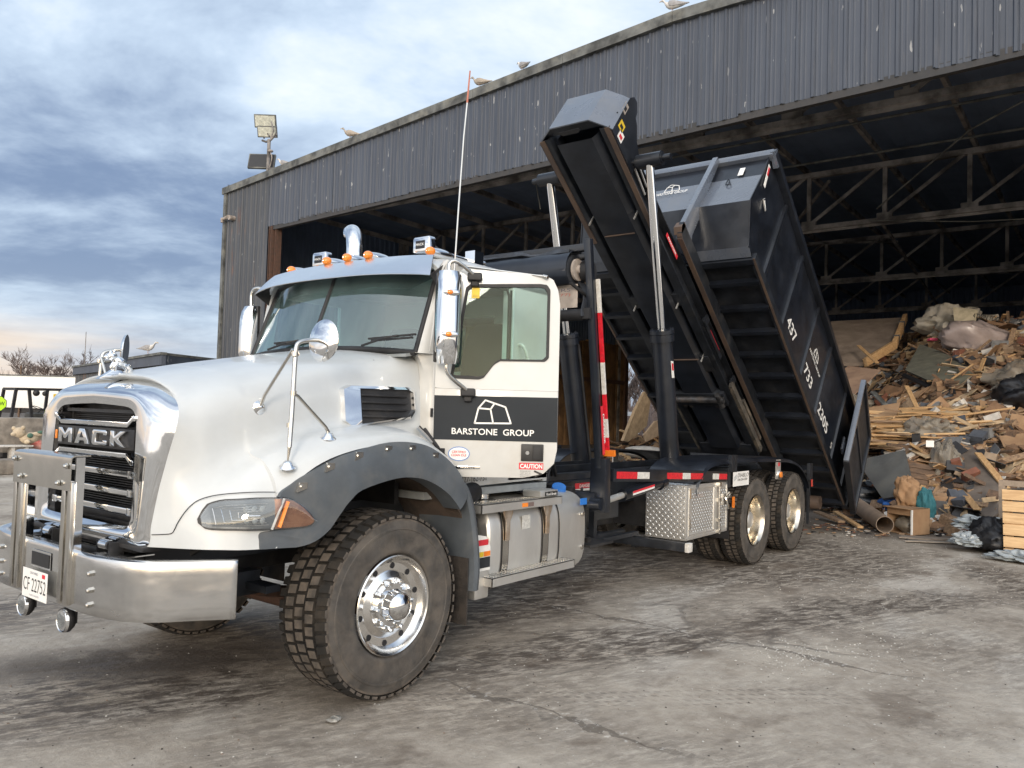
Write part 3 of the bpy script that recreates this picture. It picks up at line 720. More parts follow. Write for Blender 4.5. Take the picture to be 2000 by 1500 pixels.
# outer face towards -y
rm = MB(); o = -W2
rm.lathe([(.283, o + .035), (.297, o + .022), (.302, o + .012), (.296, o + .006), (.286, o + .012), (.278, o + .034), (.262, o + .052), (.250, o + .062), (.205, o + .066), (.196, o + .060), (.168, o + .052), (.160, o + .046), (.10, o + .046)], (0, 0, 0), (0, 1, 0), n=64)
rimF = mesh_only(rm, 'rim', M['rim'], 30)
hh = MB().cyl(V((0, o + .0605, 0)), V((0, o + .0650, 0)), .0185, n=18)
holeF = mesh_only(hh, 'hand_hole', M['decalblack'], 30)
hb = MB(); hb.lathe([(.135, o + .050), (.135, o + .03), (.128, o + .022), (.098, o + .020), (.094, o + .014), (.090, o - .03), (.085, o - .045), (.070, o - .062), (.045, o - .075), (.02, o - .081), (0, o - .082)], (0, 0, 0), (0, 1, 0), n=40)
hubF = mesh_only(hb, 'hub_cap', M['chrome'], 35)
nut = MB(); nut.cyl((0, .02, 0), (0, -.012, 0), .0235, .022, n=16); nut.cyl((0, -.012, 0), (0, -.045, 0), .020, .0185, n=6); nut.cyl((0, -.045, 0), (0, -.062, 0), .0135, .011, n=12)
nutM = mesh_only(nut, 'lug_nut', M['chrome'], 35)
def front_wheel(x, y, flip):
    w_ = empty('front_wheel', (x, y, WR - .006)); w_.parent = truck
    if flip: w_.rotation_euler = (0, 0, math.pi)
    mk('tyre', tyF, w_); r_ = mk('rim', rimF, w_); h_ = mk('hub_cap', hubF, w_)
    for i in range(10):
        a = 2 * math.pi * (i + .1) / 10
        a2 = 2 * math.pi * (i + .35) / 10; mk('hand_hole', holeF, w_, (math.cos(a2) * .232, 0, math.sin(a2) * .232))
        mk('lug_nut', nutM, w_, (math.cos(a) * .1425, o + .045, math.sin(a) * .1425))
    return w_
fw = front_wheel(FX, -1.22 + W2, False); front_wheel(FX, 1.22 - W2, True)
m = MB(); m.beam((FX - .21, -1.2225, .80), (FX - .17, -1.2225, .825), .002, .010, up=(0, 1, 0)); 

# rear duals
WR2, W3 = .535, .138
rowsR = [(-W3 * .98, -W3 * .56, 0, 1), (-W3 * .50, -W3 * .05, .5, 0), (W3 * .05, W3 * .50, .0, 0), (W3 * .56, W3 * .98, .5, 1)]
tyR = tyre_me(tyre_mesh(WR2, W3, .285, rowsR, 58, .014), WR2, .285)
o3 = -W3
rm = MB(); rm.lathe([(.283, o3 + .03), (.297, o3 + .012), (.300, o3 + .004), (.292, o3 + .002), (.280, o3 + .02), (.268, o3 + .06), (.262, o3 + .16), (.235, o3 + .19), (.15, o3 + .185), (.0, o3 + .185)], (0, 0, 0), (0, 1, 0), n=56)
rimR = mesh_only(rm, 'rim', M['rimgold'], 35)
hb = MB(); hb.lathe([(.125, o3 + .186), (.12, o3 + .12), (.105, o3 + .11), (.095, o3 + .075), (.08, o3 + .065), (0, o3 + .062)], (0, 0, 0), (0, 1, 0), n=32)
hubR = mesh_only(hb, 'hub', M['alu'], 35)
rm = MB(); rm.lathe([(.283, .03), (.292, .0), (.26, -.02), (.0, -.02)], (0, 0, 0), (0, 1, 0), n=40)
rimI = mesh_only(rm, 'rim', M['rimgold'], 35)
for x in (6.13, 7.55):
    for k in (-1, 1):
        w_ = empty('rear_wheel', (x, k * (1.22 - W3), WR2 - .004), rz=0 if k < 0 else math.pi); w_.parent = truck
        mk('tyre', tyR, w_); mk('rim', rimR, w_); mk('hub', hubR, w_)
        w_ = empty('inner_rear_wheel', (x, k * (1.22 - W3 - .34), WR2 - .004), rz=0 if k < 0 else math.pi); w_.parent = truck
        mk('tyre', tyR, w_); mk('rim', rimI, w_)
# axles, springs, chassis
b = MB()
for k in (-1, 1): b.bb((-1.15, k * .395, .83), (8.6, k * .475, 1.10))
for x in (-1.0, 1.9, 2.8, 4.2, 5.4, 6.8, 8.3): b.bb((x - .05, -.40, .86), (x + .05, .40, 1.06))
b.build('chassis_frame', M['blackdusty'], truck)
b = MB(); b.tube([(FX, -1.0, .50), (FX, -.62, .50), (FX, -.5, .42), (FX, .5, .42), (FX, .62, .50), (FX, 1.0, .50)], .055)
for k in (-1, 1):
    b.tube([(-.78, k * .46, .74), (-.4, k * .46, .60), (FX, k * .46, .54), (.5, k * .46, .60), (.85, k * .46, .76)], .038, n=8, smooth=3)
b.build('front_axle', M['rust'], truck, smooth=40)
b = MB(); b.cyl((-.95, -.95, .72), (-.95, .95, .72), .03); b.bb((-1.1, -.60, .62), (-.5, -.50, .76)); b.bb((-1.1, .50, .62), (-.5, .60, .76)); b.bb((-.6, -.8, .66), (-.5, .8, .70)); b.build('steering_linkage', M['blackdusty'], truck)
b = MB()
for x in (6.13, 7.55): b.cyl((x, -1.0, .54), (x, 1.0, .54), .075); b.ell((x, 0, .56), (.22, .2, .2))
b.build('rear_axle', M['blackdusty'], truck, smooth=40)
b = MB(); b.ell((-.45, 0, 1.05), (.6, .36, .34)); b.bb((-1.0, -.38, .72), (.9, .38, 1.5)); b.cyl((.6, 0, .9), (6.1, 0, .65), .06)
for i in range(9): b.tube([(-.9 + .1 * i, -.42, .85 + .05 * (i % 3)), (-.82 + .1 * i, -.52, .95), (-.7 + .1 * i, -.44, 1.1)], .02, n=6, smooth=3)
b.build('engine', M['plastic'], truck)

# ---- cab shell
cab = empty('cab'); cab.parent = truck
CW = .985; XA, XB = .58, 1.42; XR = 1.95; ZR = 2.86
def sidepanel(k):
    b = MB()
    ys = k * CW
    T_ = .05
    def pl(poly):
        b.prism(poly, (0, ys, 0), (1, 0, 0), (0, 0, 1), (0, -k, 0), 0, T_)
    pl([(.555, 1.30), (XA, 1.24), (XA, 2.14), (.555, 2.14)])                    # cowl side
    pl([(.50, 2.14), (XA, 2.14), (.67, 2.72), (.615, 2.72)])                  # A pillar
    pl([(.615, 2.72), (XR, 2.72), (XR - .02, 2.80), (.66, 2.80)])             # header
    pl([(XB, 1.22), (XR, 1.22), (XR, 2.72), (XB, 2.72)])                      # rear quarter
    pl([(XA - .02, 1.15), (1.10, 1.205), (XR, 1.215), (XR, 1.29), (XA - .02, 1.29)])  # sill
    return b
side_l = sidepanel(-1).build('cab_side', M['cream'], truck, bevel=.008)
# far side closed with door and window
b = MB()
b.prism([(.44, 1.15), (XR, 1.2), (XR, 2.80), (.66, 2.80), (.50, 2.14), (.44, 2.14)], (0, CW, 0), (1, 0, 0), (0, 0, 1), (0, -1, 0), 0, .0)
b = MB()
for poly in ([(.44, 1.15), (XR, 1.2), (XR, 2.08), (.44, 2.08)], [(.50, 2.08), (.62, 2.08), (.72, 2.80), (.64, 2.80)], [(.64, 2.66), (XR, 2.66), (XR, 2.80), (.66, 2.80)], [(1.36, 2.08), (XR, 2.08), (XR, 2.66), (1.36, 2.66)]):
    b.prism(poly, (0, CW, 0), (1, 0, 0), (0, 0, 1), (0, -1, 0), 0, .045)
b.build('cab_side', M['white'], truck)
MB().bb((.66, CW - .03, 2.08), (1.36, CW - .025, 2.66)).build('side_glass', M['winglass'], truck)
# roof, curved
def roof_z(x, y): return (ZR - .065 * max(0, (1.0 - x) / .4) ** 1.5 if x < 1.0 else ZR) + .045 * (1 - (y / .98) ** 2) - .10 * max(0, (abs(y) - .80) / .18) ** 2 - .06 * max(0, (x - 1.75) / .2) ** 2
rows = [[V((x, y, roof_z(x, y))) for y in [-.985, -.96, -.92, -.86, -.78, -.5, 0, .5, .78, .86, .92, .96, .985]] for x in [.60, .8, 1.0, 1.2, 1.6, 1.75, 1.87, 1.96]]
MB().shell(rows, .03).build('roof', M['white'], truck, smooth=50)
b = MB(); b.bb((XR - .05, -.98, 1.2), (XR, .98, 2.05)); b.bb((XR - .05, -.98, 2.05), (XR, -.42, 2.80)); b.bb((XR - .05, .42, 2.05), (XR, .98, 2.80)); b.bb((XR - .05, -.42, 2.58), (XR, .42, 2.80)); b.bb((XR - .05, -.42, 2.05), (XR, .42, 2.10)); b.build('cab_back', M['white'], truck)
MB().bb((XR - .03, -.42, 2.10), (XR - .025, .42, 2.58)).build('back_glass', M['winglass'], truck)
MB().bb((.50, -.98, 1.14), (XR, .98, 1.19)).build('cab_floor', M['dash'], truck)
# cowl top and firewall
rows = [[V((x, y, z - .03 * (y / .9) ** 2)) for y in [k * .1 * .76 for k in range(-10, 11)]] for x, z in ((.20, 2.09), (.35, 2.10), (.50, 2.10))]
MB().shell(rows, .02).build('cowl', M['plastic'], truck, smooth=40)
for k in (-1, 1):
    rows = []
    for i in range(12):
        z = lerp(1.30, 2.145, i / 11); yh = interp([(1.30, .93), (1.5, .92), (1.905, .882), (2.02, .845), (2.105, .80), (2.145, .76)], z)
        rows.append([V((.524, k * (yh - .03), z)), V((.528, k * yh, z)), V((.536, k * (yh + .012), z)), V((lerp(.538, .46, max(0, (z - 1.95) / .2)), k * (yh + (.985 - yh) * .6), z)), V((.556, k * .978, z)), V((.60, k * .9852, z))])
    MB().grid(rows, flip=k > 0).build('cowl_corner', M['cream'], truck, smooth=50)
b = MB(); b.bb((.42, -.78, 1.1), (.46, .78, 2.08)); b.build('firewall', M['plastic'], truck)
# windshield: slightly curved two panes with centre bar
def ws(y, t):
    yb = y * .925; yt = y * .895
    yy = lerp(yb, yt, t); c = (abs(y)) ** 2.4
    return V((lerp(.28, .50, t) + .15 * c, yy, lerp(2.165 - .035 * c, 2.755 - .045 * c, t)))
rows = [[ws(y / 12, t / 8) for t in range(9)] for y in range(-12, 13)]
MB().grid(rows).build('windshield', M['ws'], truck, smooth=60)
b = MB()
edge = [ws(y / 12, 0) for y in range(-12, 13)] + [ws(1, t / 8) for t in range(1, 9)] + [ws(y / 12, 1) for y in range(11, -13, -1)] + [ws(-1, t / 8) for t in range(7, -1, -1)]
b.tube(edge, .021, n=8); b.build('windshield_seal', M['rubber'], truck, smooth=50)
b = MB(); b.tube([ws(0, t / 8) for t in range(9)], .016, n=8); b.build('windshield_divider', M['rubber'], truck, smooth=50)
# A pillar outer skin
for k in (-1, 1):
    rows = []
    for i in range(9):
        t = i / 8; p0 = ws(k, t); rows.append([p0 + V((-.012, -k * .0, 0)), p0 + V((.0, k * .03, 0)), V((lerp(.50, .64, t), k * lerp(.982, .975, t), p0.z)), V((lerp(.60, .70, t), k * .985, p0.z))])
    MB().grid(rows, flip=k > 0).build('windshield_pillar', M['cream'], truck, smooth=50)
# wipers
for (px, ln) in ((.42, 1), (-.62, 1)):
    b = MB(); c = V((.22, px, 2.17)); b.tube([c, c + V((-.0, -.22, .045)), c + V((.06, -.28, .065))], .008); b.beam(c + V((.045, -.02, .05)), c + V((.085, -.42, .07)), .02, .012); b.beam(c + V((.04, -.05, .035)), c + V((.08, -.40, .050)), .012, .014)
    b.build('wiper', M['rubber'], truck)
# interior
b = MB(); rows = [[V((x, y, z)) for x, z in ((.36, 2.12), (.52, 2.15), (.72, 2.14), (.80, 2.05), (.84, 1.8))] for y in (-.90, -.3, .3, .90)]
b.shell(rows, .02).build('dashboard', M['dash'], cab)
b = MB(); c = V((.86, -.50, 2.10)); ax = V((.55, 0, .83)).normalized(); a_ = ax.orthogonal().normalized(); b2 = ax.cross(a_)
b.tube([c + (a_ * math.cos(t * math.pi / 12) + b2 * math.sin(t * math.pi / 12)) * .225 for t in range(25)], .016, n=8)
for t in (0, 2.1, 4.2): b.tube([c - ax * .04, c + (a_ * math.cos(t) + b2 * math.sin(t)) * .22], .014, n=6)
b.cyl(c - ax * .04, c - ax * .4, .04); b.build('steering_wheel', M['rubber'], cab, smooth=50)
for y in (-.50, .50):
    b = MB(); b.bb((1.15, y - .25, 1.45), (1.65, y + .25, 1.62)); b.prism([(-.24, 0), (.24, 0), (.25, .60), (.22, .80), (.13, .90), (-.13, .90), (-.22, .80), (-.25, .60)], (1.60, y, 1.60), (0, 1, 0), (.12, 0, .99), (1, 0, -.12), 0, .12); b.bb((1.2, y - .2, 1.19), (1.6, y + .2, 1.45)); b.build('seat', M['seat'], cab, bevel=.03, seg=3)
b = MB(); b.bb((.68, -.42, 2.66), (.74, .42, 2.73)); b.build('header_console', M['dash'], cab)
rows = []
for i in range(41):
    y = -1 + i * .05; a = abs(y); tl_ = interp([(0, .70), (.12, .735), (.45, .79), (.72, .775), (.80, .76), (.97, .93), (1, .96)], a)
    rows.append([ws(y * .985, tl_) + V((.022, 0, 0)), ws(y * .985, .995) + V((.022, 0, 0))])
MB().grid(rows).build('sun_shade', M['decalblack'], cab)
b = MB(); b.bb((.62, -.9, 2.74), (1.9, .9, 2.77)); b.build('headliner', M['dash'], cab)
# door opening: pale painted frame and grab handle
b = MB(); b.bb((XB - .015, -.955, 1.28), (XB + .12, -.90, 2.70)); b.bb((XB + .0, -.99, 1.28), (XB + .02, -.93, 2.70)); b.build('door_frame', M['jamb'], truck, bevel=.006)
b = MB(); b.tube([(XB + .10, -.965, 2.28), (XB + .10, -1.03, 2.26), (XB + .16, -1.04, 2.1), (XB + .16, -1.04, 1.8), (XB + .16, -.96, 1.77)], .013, smooth=3); b.build('grab_handle', M['whitetape'], truck, smooth=50)
b = MB(); b.tube([(XA + .03, -.972, 1.30), (XA + .03, -.972, 2.15), (.70, -.972, 2.68), (XB - .06, -.972, 2.69), (XB - .03, -.972, 2.64), (XB - .03, -.972, 1.30)], .012, n=6); b.build('door_seal', M['rubber'], truck)
text('unit_number', 'VOR 227-162-751', M['decalblack'], truck, (.735, -CW - .002, 1.233), (1, 0, .02), (0, 0, 1), width=.42, height=.044, ext=.001)

# ---- sun visor over the windshield
def vz(y, t):
    c = abs(y) ** 3
    yy = y * lerp(.99, .90, t)
    return V((lerp(.335, .565, t) + .14 * c * (1 - .75 * t), yy, lerp(2.692 - .028 * c, 2.856 - .024 * c, t) + .010 * math.sin(t * math.pi)))
rows = [[vz(y / 14, t / 5) for t in range(6)] for y in range(-14, 15)]
vis = MB().shell(rows, .006).build('sun_visor', M['visorchrome'], truck, smooth=40)
for k in (-1, 1):
    p0, p1 = vz(k, 0), vz(k, 1)
    MB().prism([(0, 0), (.26, .15), (.30, .10), (.27, -.02), (.16, -.10)], (p0.x + .0, p0.y, p0.z), (.98, -k * .2, 0), (0, 0, 1), (k * .2, .98, 0), -.004, .004).build('visor_end', M['plastic'], vis)
# ---- roof marker lamps, horns
for y, x, z in ((-.79, .72, 2.880), (-.235, .635, 2.890), (0.0, .635, 2.894), (.235, .635, 2.890), (.79, .72, 2.880)):
    b = MB(); b.ell((x + .07, y, z), (.15, .038, .038), n=14, m=10); mk_ = b.build('marker_housing', M['chrome'], truck, smooth=60)
    b = MB(); b.ell((x - .035, y, z + .002), (.043, .034, .034), n=16, m=10); b.build('marker_lens', M['amber'], mk_, smooth=60)
for y in (-.585, .585):
    hn = empty('air_horn'); hn.parent = truck
    b = MB(); b.prism([(-.085, -.055), (.085, -.055), (.085, .045), (.075, .06), (-.075, .06), (-.085, .045)], (.80, y, 2.975), (0, 1, 0), (0, 0, 1), (1, 0, 0), 0, .07); b.build('horn_shield', M['chrome'], hn, bevel=.012)
    pn = MB().bb((.7965, y - .035, 2.945), (.7985, y + .055, 3.005)).build('horn_badge', M['decalblack'], hn)
    text('horn_lettering', 'MACK', M['decal'], pn, (.796, y + .05, 2.967), (0, -1, 0), (0, 0, 1), width=.08, height=.019, off=.01)
    b = MB(); b.tube([(.86, y, 2.965), (.98, y, 2.955), (1.15, y, 2.95), (1.45, y, 2.945)], [.05, .03, .018, .018], n=16); b.cyl((1.45, y, 2.945), (1.52, y, 2.945), .035); b.bb((1.36, y - .05, 2.91), (1.47, y + .05, 3.03)); b.build('horn_trumpet', M['chrome'], hn, smooth=40)
# ---- exhaust stack
b = MB(); b.tube([(1.74, 1.22, 1.2), (1.74, 1.22, 3.0), (1.74, 1.22, 3.26), (1.745, 1.23, 3.35), (1.77, 1.27, 3.43), (1.805, 1.33, 3.485), (1.845, 1.40, 3.50)], [.080, .080, .080, .081, .082, .082, .08], n=28, smooth=4)
b.build('exhaust_stack', M['chrome'], truck, smooth=60)
# ---- whip antenna
b = MB(); b.tube([(.70, -1.0, 2.60), (.715, -1.0, 2.80), (.735, -1.0, 3.2), (.765, -1.0, 3.7), (.79, -1.0, 3.95)], .006, n=8); an = b.build('antenna', M['stainless'], truck)
b = MB(); b.tube([(.79, -1.0, 3.95), (.81, -1.0, 4.19)], [.007, .005], n=8); b.build('antenna_tip', mat('faded_red', (.45, .16, .11), .6), an)

# ---- open driver door
th = R(52); DH = V((.568, -.985, 0)); dd = V((math.cos(th), -math.sin(th), 0)); dn = V((-math.sin(th), -math.cos(th), 0)); dz = V((0, 0, 1))
door = empty('driver_door'); door.parent = truck
def dprism(poly, t0, t1, m, name, bevel=0.0, par=door):
    return MB().prism(poly, DH, dd, dz, dn, t0, t1).build(name, m, par, bevel=bevel)
# skin with window hole: build outline bands
outl = [(.0, 1.298), (.62, 1.302), (.76, 1.335), (.83, 1.405), (.848, 1.50), (.842, 2.50), (.825, 2.60), (.79, 2.67), (.72, 2.70), (.165, 2.725), (.13, 2.68), (-.005, 2.12)]
win = [(.105, 1.975), (.30, 1.972), (.335, 1.985), (.40, 2.075), (.44, 2.10), (.745, 2.105), (.77, 2.13), (.768, 2.59), (.745, 2.625), (.70, 2.63), (.225, 2.615), (.195, 2.59)]
def ringface(outer, inner, t0, t1, m, name, par):
    n = 200
    def res(poly, c):
        out = []
        for i in range(n):
            a = 2 * math.pi * i / n; d = V((math.cos(a), math.sin(a))); best = None
            for j in range(len(poly)):
                p, q = V(poly[j]) - V(c), V(poly[(j + 1) % len(poly)]) - V(c); e = q - p
                den = d.x * e.y - d.y * e.x
                if abs(den) < 1e-9: continue
                s = (p.x * e.y - p.y * e.x) / den; u_ = (p.x * d.y - p.y * d.x) / den
                if s > 0 and -1e-6 <= u_ <= 1 + 1e-6 and (best is None or s > best): best = s
            out.append((c[0] + d.x * best, c[1] + d.y * best))
        return out
    c = (.47, 2.30); O_ = res(outer, c); I_ = res(inner, c); b = MB()
    def pt(p, t): return DH + dd * p[0] + dz * p[1] + dn * t
    rows = [[pt(O_[i % n], t1), pt(I_[i % n], t1), pt(I_[i % n], t0), pt(O_[i % n], t0), pt(O_[i % n], t1)] for i in range(n + 1)]
    b.grid(rows); return b.build(name, m, par, smooth=30)
up = [(-.005, 1.90)] + [(.845, 1.90)] + outl[5:]
ringface(up, win, -.045, .0, M['white'], 'door_upper', door)
b = MB().prism([(0, 1.296), (.62, 1.302), (.76, 1.335), (.83, 1.405), (.848, 1.50), (.846, 1.90), (-.004, 1.90)], DH, dd, dz, dn, -.045, 0); dskin = b.build('door_lower', M['cream'], door, bevel=.006)
b = MB().prism([(0.005, 1.30), (.62, 1.33), (.80, 1.42), (.82, 1.50), (.82, 1.90), (0, 1.90)], DH, dd, dz, dn, -.07, -.046); b.build('door_liner', M['dash'], door)
cw = (.47, 2.30); wi = [(cw[0] + (x - cw[0]) * .95, cw[1] + (z - cw[1]) * .95) for x, z in win]
ringface([(cw[0] + (x - cw[0]) * 1.015, cw[1] + (z - cw[1]) * 1.02) for x, z in win], wi, -.02, .006, M['rubber'], 'window_seal', door)
dprism([(cw[0] + (x - cw[0]) * .97, cw[1] + (z - cw[1]) * .97) for x, z in win], -.012, -.009, M['winglass'], 'window')
dprism([(.232, 2.525), (.285, 2.525), (.285, 2.597), (.232, 2.597)], .0, .0015, M['yellow'], 'inspection_sticker')
st_ = [o for o in door.children if o.name.startswith('inspection')][0]
text('sticker_text', '02/21', M['decalblack'], st_, DH + dd * .240 + dz * 2.532 + dn * .0018, dd, dz, width=.036, height=.013)
band = dprism([(.001, 1.549), (.846, 1.5515), (.844, 1.8565), (-.002, 1.85)], .001, .0028, M['band'], 'door_band')
TX = lambda name, s, m, x, z, **k: text(name, s, m, k.pop('par', band), DH + dd * x + dz * z + dn * k.pop('lift', .0032), dd, dz, **k)
TX('company_name', 'BARSTONE  GROUP', M['decal'], .124, 1.588, width=.563, height=.043, off=.012)
lg = MB(); LP = {'a': (.279, 1.667), 'b': (.526, 1.672), 'c': (.487, 1.782), 'd': (.348, 1.826), 'e': (.302, 1.770), 'f': (.385, 1.765), 'g': (.405, 1.670), 'h': (.411, 1.805)}
for s, e in ('ab', 'bc', 'cd', 'de', 'ea', 'ef', 'fg', 'fh'):
    p0, p1 = LP[s], LP[e]; q0 = DH + dd * p0[0] + dz * p0[1] + dn * .0042; q1 = DH + dd * p1[0] + dz * p1[1] + dn * .0042
    lg.beam(q0, q1, .011, .0016, up=dn)
    lg.cyl(q0 - dn * .0008, q0 + dn * .0008, .0055, n=10); lg.cyl(q1 - dn * .0008, q1 + dn * .0008, .0055, n=10)
lg.build('company_logo', M['decal'], band)
b = MB(); b.prism([(math.cos(a / 12 * math.pi) * .075, math.sin(a / 12 * math.pi) * .050) for a in range(24)], DH + dd * .178 + dz * 1.455, dd, dz, dn, .001, .002); ov = b.build('oval_decal', M['decalblue'], door)
b = MB(); b.prism([(math.cos(a / 12 * math.pi) * .068, math.sin(a / 12 * math.pi) * .043) for a in range(24)], DH + dd * .178 + dz * 1.455, dd, dz, dn, .002, .0028); b.build('oval_centre', M['decal'], ov)
TX('oval_text', 'CERTIFIED', M['decalred'], .13, 1.460, par=ov, width=.096, height=.016, off=.02); TX('oval_text', 'CLEAN IDLE', M['decalred'], .126, 1.438, par=ov, width=.104, height=.016, off=.02)
nb = dprism([(.12, 1.352), (.325, 1.357), (.325, 1.375), (.12, 1.370)], .001, .007, M['chrome'], 'model_badge', .001)
TX('badge_text', 'GRANITE', M['decalblack'], .17, 1.357, par=nb, width=.12, height=.012, off=.03, lift=.0075)
dprism([(.602, 1.418), (.755, 1.418), (.755, 1.535), (.602, 1.535)], .0005, .012, M['plastic'], 'handle_recess', .01)
b = MB().prism([(.682, 1.428), (.742, 1.428), (.742, 1.525), (.682, 1.525)], DH, dd, dz, dn, .010, .024); b.build('door_handle', M['rubber'], door, bevel=.005)
b = MB().cyl(DH + dd * .645 + dz * 1.475 + dn * .008, DH + dd * .645 + dz * 1.475 + dn * .018, .013); b.build('door_lock', M['chrome'], door)
cs = dprism([(.590, 1.362), (.757, 1.362), (.757, 1.407), (.590, 1.407)], .001, .002, M['decalred'], 'caution_sign')
TX('caution_text', 'CAUTION', M['decal'], .598, 1.369, par=cs, width=.152, height=.031, off=.03, lift=.0026)
for i, s in enumerate(('ENGAGE OF', 'HOIST UNIT TO', 'BODY WITHOUT', 'MUST BE GUARDED')): TX('caution_lines', s, M['decalblack'], .600, 1.347 - i * .013, par=cs, height=.006, width=.07)
b = MB(); q = lambda x, z: DH + dd * x + dz * z + dn * .002
b.beam(q(.695, 1.352), q(.745, 1.332), .012, .001, up=dn); b.beam(q(.70, 1.315), q(.75, 1.335), .008, .001, up=dn); b.build('caution_pictogram', M['decalblack'], cs)
# mirror on the door
b = MB(); 
mc = DH + dd * .085 + dn * .16
mx = V((-.55, -.83, 0)).normalized(); # housing front normal
hx = V((.80, -.60, 0)); hn_ = V((-.60, -.80, 0))
rows = []
for i in range(15):
    t = i / 14; z = lerp(2.055, 2.675, t); e = 1 - abs(2 * t - 1) ** 5; 
    hw = .085 * (.80 + .20 * e); dp = .105 * (.55 + .45 * e)
    rows.append([mc + dz * z + hx * (hw * math.cos(a)) + hn_ * (dp * math.sin(a)) for a in [math.pi * j / 12 for j in range(13)]])
b.grid(rows); b.add(rows[0], [tuple(range(12, -1, -1))]); b.add(rows[-1], [tuple(range(13))])
mr = b.build('side_mirror', M['chrome'], door, smooth=50)
b = MB(); 
for r0, r1 in ((.0, .035),):
    b.box(mc + dz * 2.365 - hn_ * .02, (.172, .04, .60), (hx, hn_, dz))
b.build('mirror_back', M['plastic'], mr, bevel=.012)
b = MB(); b.box(mc + dz * 2.365 - hn_ * .042, (.15, .004, .56), (hx, hn_, dz)); b.build('mirror_glass', M['chrome'], mr)
for z in (2.52, 2.245):
    b = MB(); c = mc + dz * z + hn_ * .105 + hx * .0; b.ell(c, (.06, .018, .022), ax=(hx, hn_, dz)); b.build('mirror_lamp', M['chrome'], mr, smooth=60)
    b = MB(); b.ell(c - hx * .015 + hn_ * .012, (.022, .014, .016), ax=(hx, hn_, dz)); b.build('mirror_lamp_lens', M['amber'], mr, smooth=60)
b = MB(); b.tube([mc + dz * 2.66, mc + dz * 2.73, mc + dz * 2.745 + dd * .05 - dn * .02, DH + dd * .245 + dz * 2.675 + dn * .05], .014, smooth=3)
b.tube([mc + dz * 2.06, mc + dz * 2.02, mc + dz * 1.97 + dd * .03 - dn * .02, DH + dd * .225 + dz * 1.885 + dn * .05], .014, smooth=3); b.build('mirror_bracket', M['stainless'], door, smooth=50)
for x, z in ((.25, 2.665), (.228, 1.875)):
    b = MB(); b.box(DH + dd * x + dz * z + dn * .035, (.10, .07, .055), (dd, dn, dz)); b.box(DH + dd * (x) + dz * (z - .04) + dn * .02, (.055, .04, .05), (dd, dn, dz)); b.build('bracket_mount', M['rubber'], door, bevel=.014, seg=3)
b = MB(); b.tube([V((.76, -.99, 2.775)), DH + dd * .735 + dz * 2.685 + dn * .02], .007, n=8); b.cyl(DH + dd * .72 + dz * 2.69 + dn * .01, DH + dd * .75 + dz * 2.68 + dn * .03, .013); b.build('mirror_stay', M['stainless'], door)
# far side mirror
b = MB(); rows = []
mc2 = V((.56, 1.14, 0))
for i in range(13):
    t = i / 12; z = lerp(2.05, 2.58, t); e = 1 - abs(2 * t - 1) ** 5; hw = .085 * (.8 + .2 * e); dp = .10 * (.55 + .45 * e)
    rows.append([mc2 + dz * z + V((-math.sin(a) * dp, math.cos(a) * hw, 0)) for a in [math.pi * j / 10 for j in range(11)]])
b.grid(rows, flip=True); b.add(rows[0], [tuple(range(11))]); b.add(rows[-1], [tuple(range(10, -1, -1))]); ms = b.build('side_mirror', M['chrome'], truck, smooth=50)
MB().box(mc2 + dz * 2.32 + V((.012, 0, 0)), (.03, .17, .53)).build('mirror_back', M['plastic'], ms, bevel=.01)
b = MB(); b.tube([(.60, .98, 2.70), (.57, 1.08, 2.735), (.555, 1.14, 2.70), (.555, 1.14, 2.56)], .016, smooth=4); b.tube([(.60, .98, 1.95), (.56, 1.12, 1.98), (.555, 1.14, 2.06)], .014, smooth=3); b.build('mirror_bracket', M['stainless'], ms, smooth=50)
# ---- fuel tank, steps, fluid tank
def tank_prof(r=.33, w=.36, h=.34, c=(-.80, .76)):
    out = []
    for i in range(40):
        a = 2 * math.pi * i / 40; ca, sa = math.cos(a), math.sin(a); e = 3.4
        k = (abs(ca) ** e + abs(sa) ** e) ** (-1 / e)
        out.append((c[0] + ca * k * w, c[1] + sa * k * h))
    return out
tank = empty('fuel_tank'); tank.parent = truck
pf = tank_prof(w=.285, h=.335, c=(-.80, .755))
def taper(x, s): return [V((x, -.80 + (y + .80) * s, .755 + (z - .755) * s)) for y, z in pf]
rows = [taper(1.10, .0), taper(1.10, .90), taper(1.115, .965), taper(1.15, 1.0), taper(2.06, 1.0)]
rows = [r + [r[0]] for r in rows]
MB().grid(rows).build('tank_shell', M['alu'], tank, smooth=35)
rows = [taper(2.06, .99), taper(2.062, 1.02), taper(2.075, 1.02), taper(2.35, 1.02), taper(2.40, .99), taper(2.415, .93), taper(2.415, 0)]
rows = [r + [r[0]] for r in rows]
MB().grid(rows).build('tank_end_cover', M['alu'], tank, smooth=35)
for x, wd in ((1.24, .07), (1.76, .075), (2.00, .10)):
    rows = [[p + V((0, (p.y + .8) * .022, (p.z - .755) * .022)) for p in taper(xx, s)] for xx, s in ((x, 1.0), (x, 1.015), (x + wd, 1.015), (x + wd, 1.0))]
    MB().grid([r + [r[0]] for r in rows]).build('tank_strap', M['stainless'] if wd < .09 else M['alu'], tank, smooth=35)
    MB().grid([r + [r[0]] for r in [[p + V((0, (p.y + .8) * .016, (p.z - .755) * .016)) for p in taper(xx, 1.0)] for xx in (x - .012, x + wd + .012)]]).build('strap_pad', M['rubber'], tank)
for x in (1.27, 1.79):
    b = MB(); b.prism([(-.06, 0), (.06, 0), (.05, -.05), (.022, -.10), (.022, -.24), (-.022, -.24), (-.022, -.10), (-.05, -.05)], (x + .01, -1.112, 1.04), (1, 0, 0), (0, 0, 1), (0, -1, 0), -.01, .0); b.build('step_bracket', mat('rust_stained_alu', (.58, .52, .45), .5, .7, col2=(.36, .26, .18), vs=10), tank)
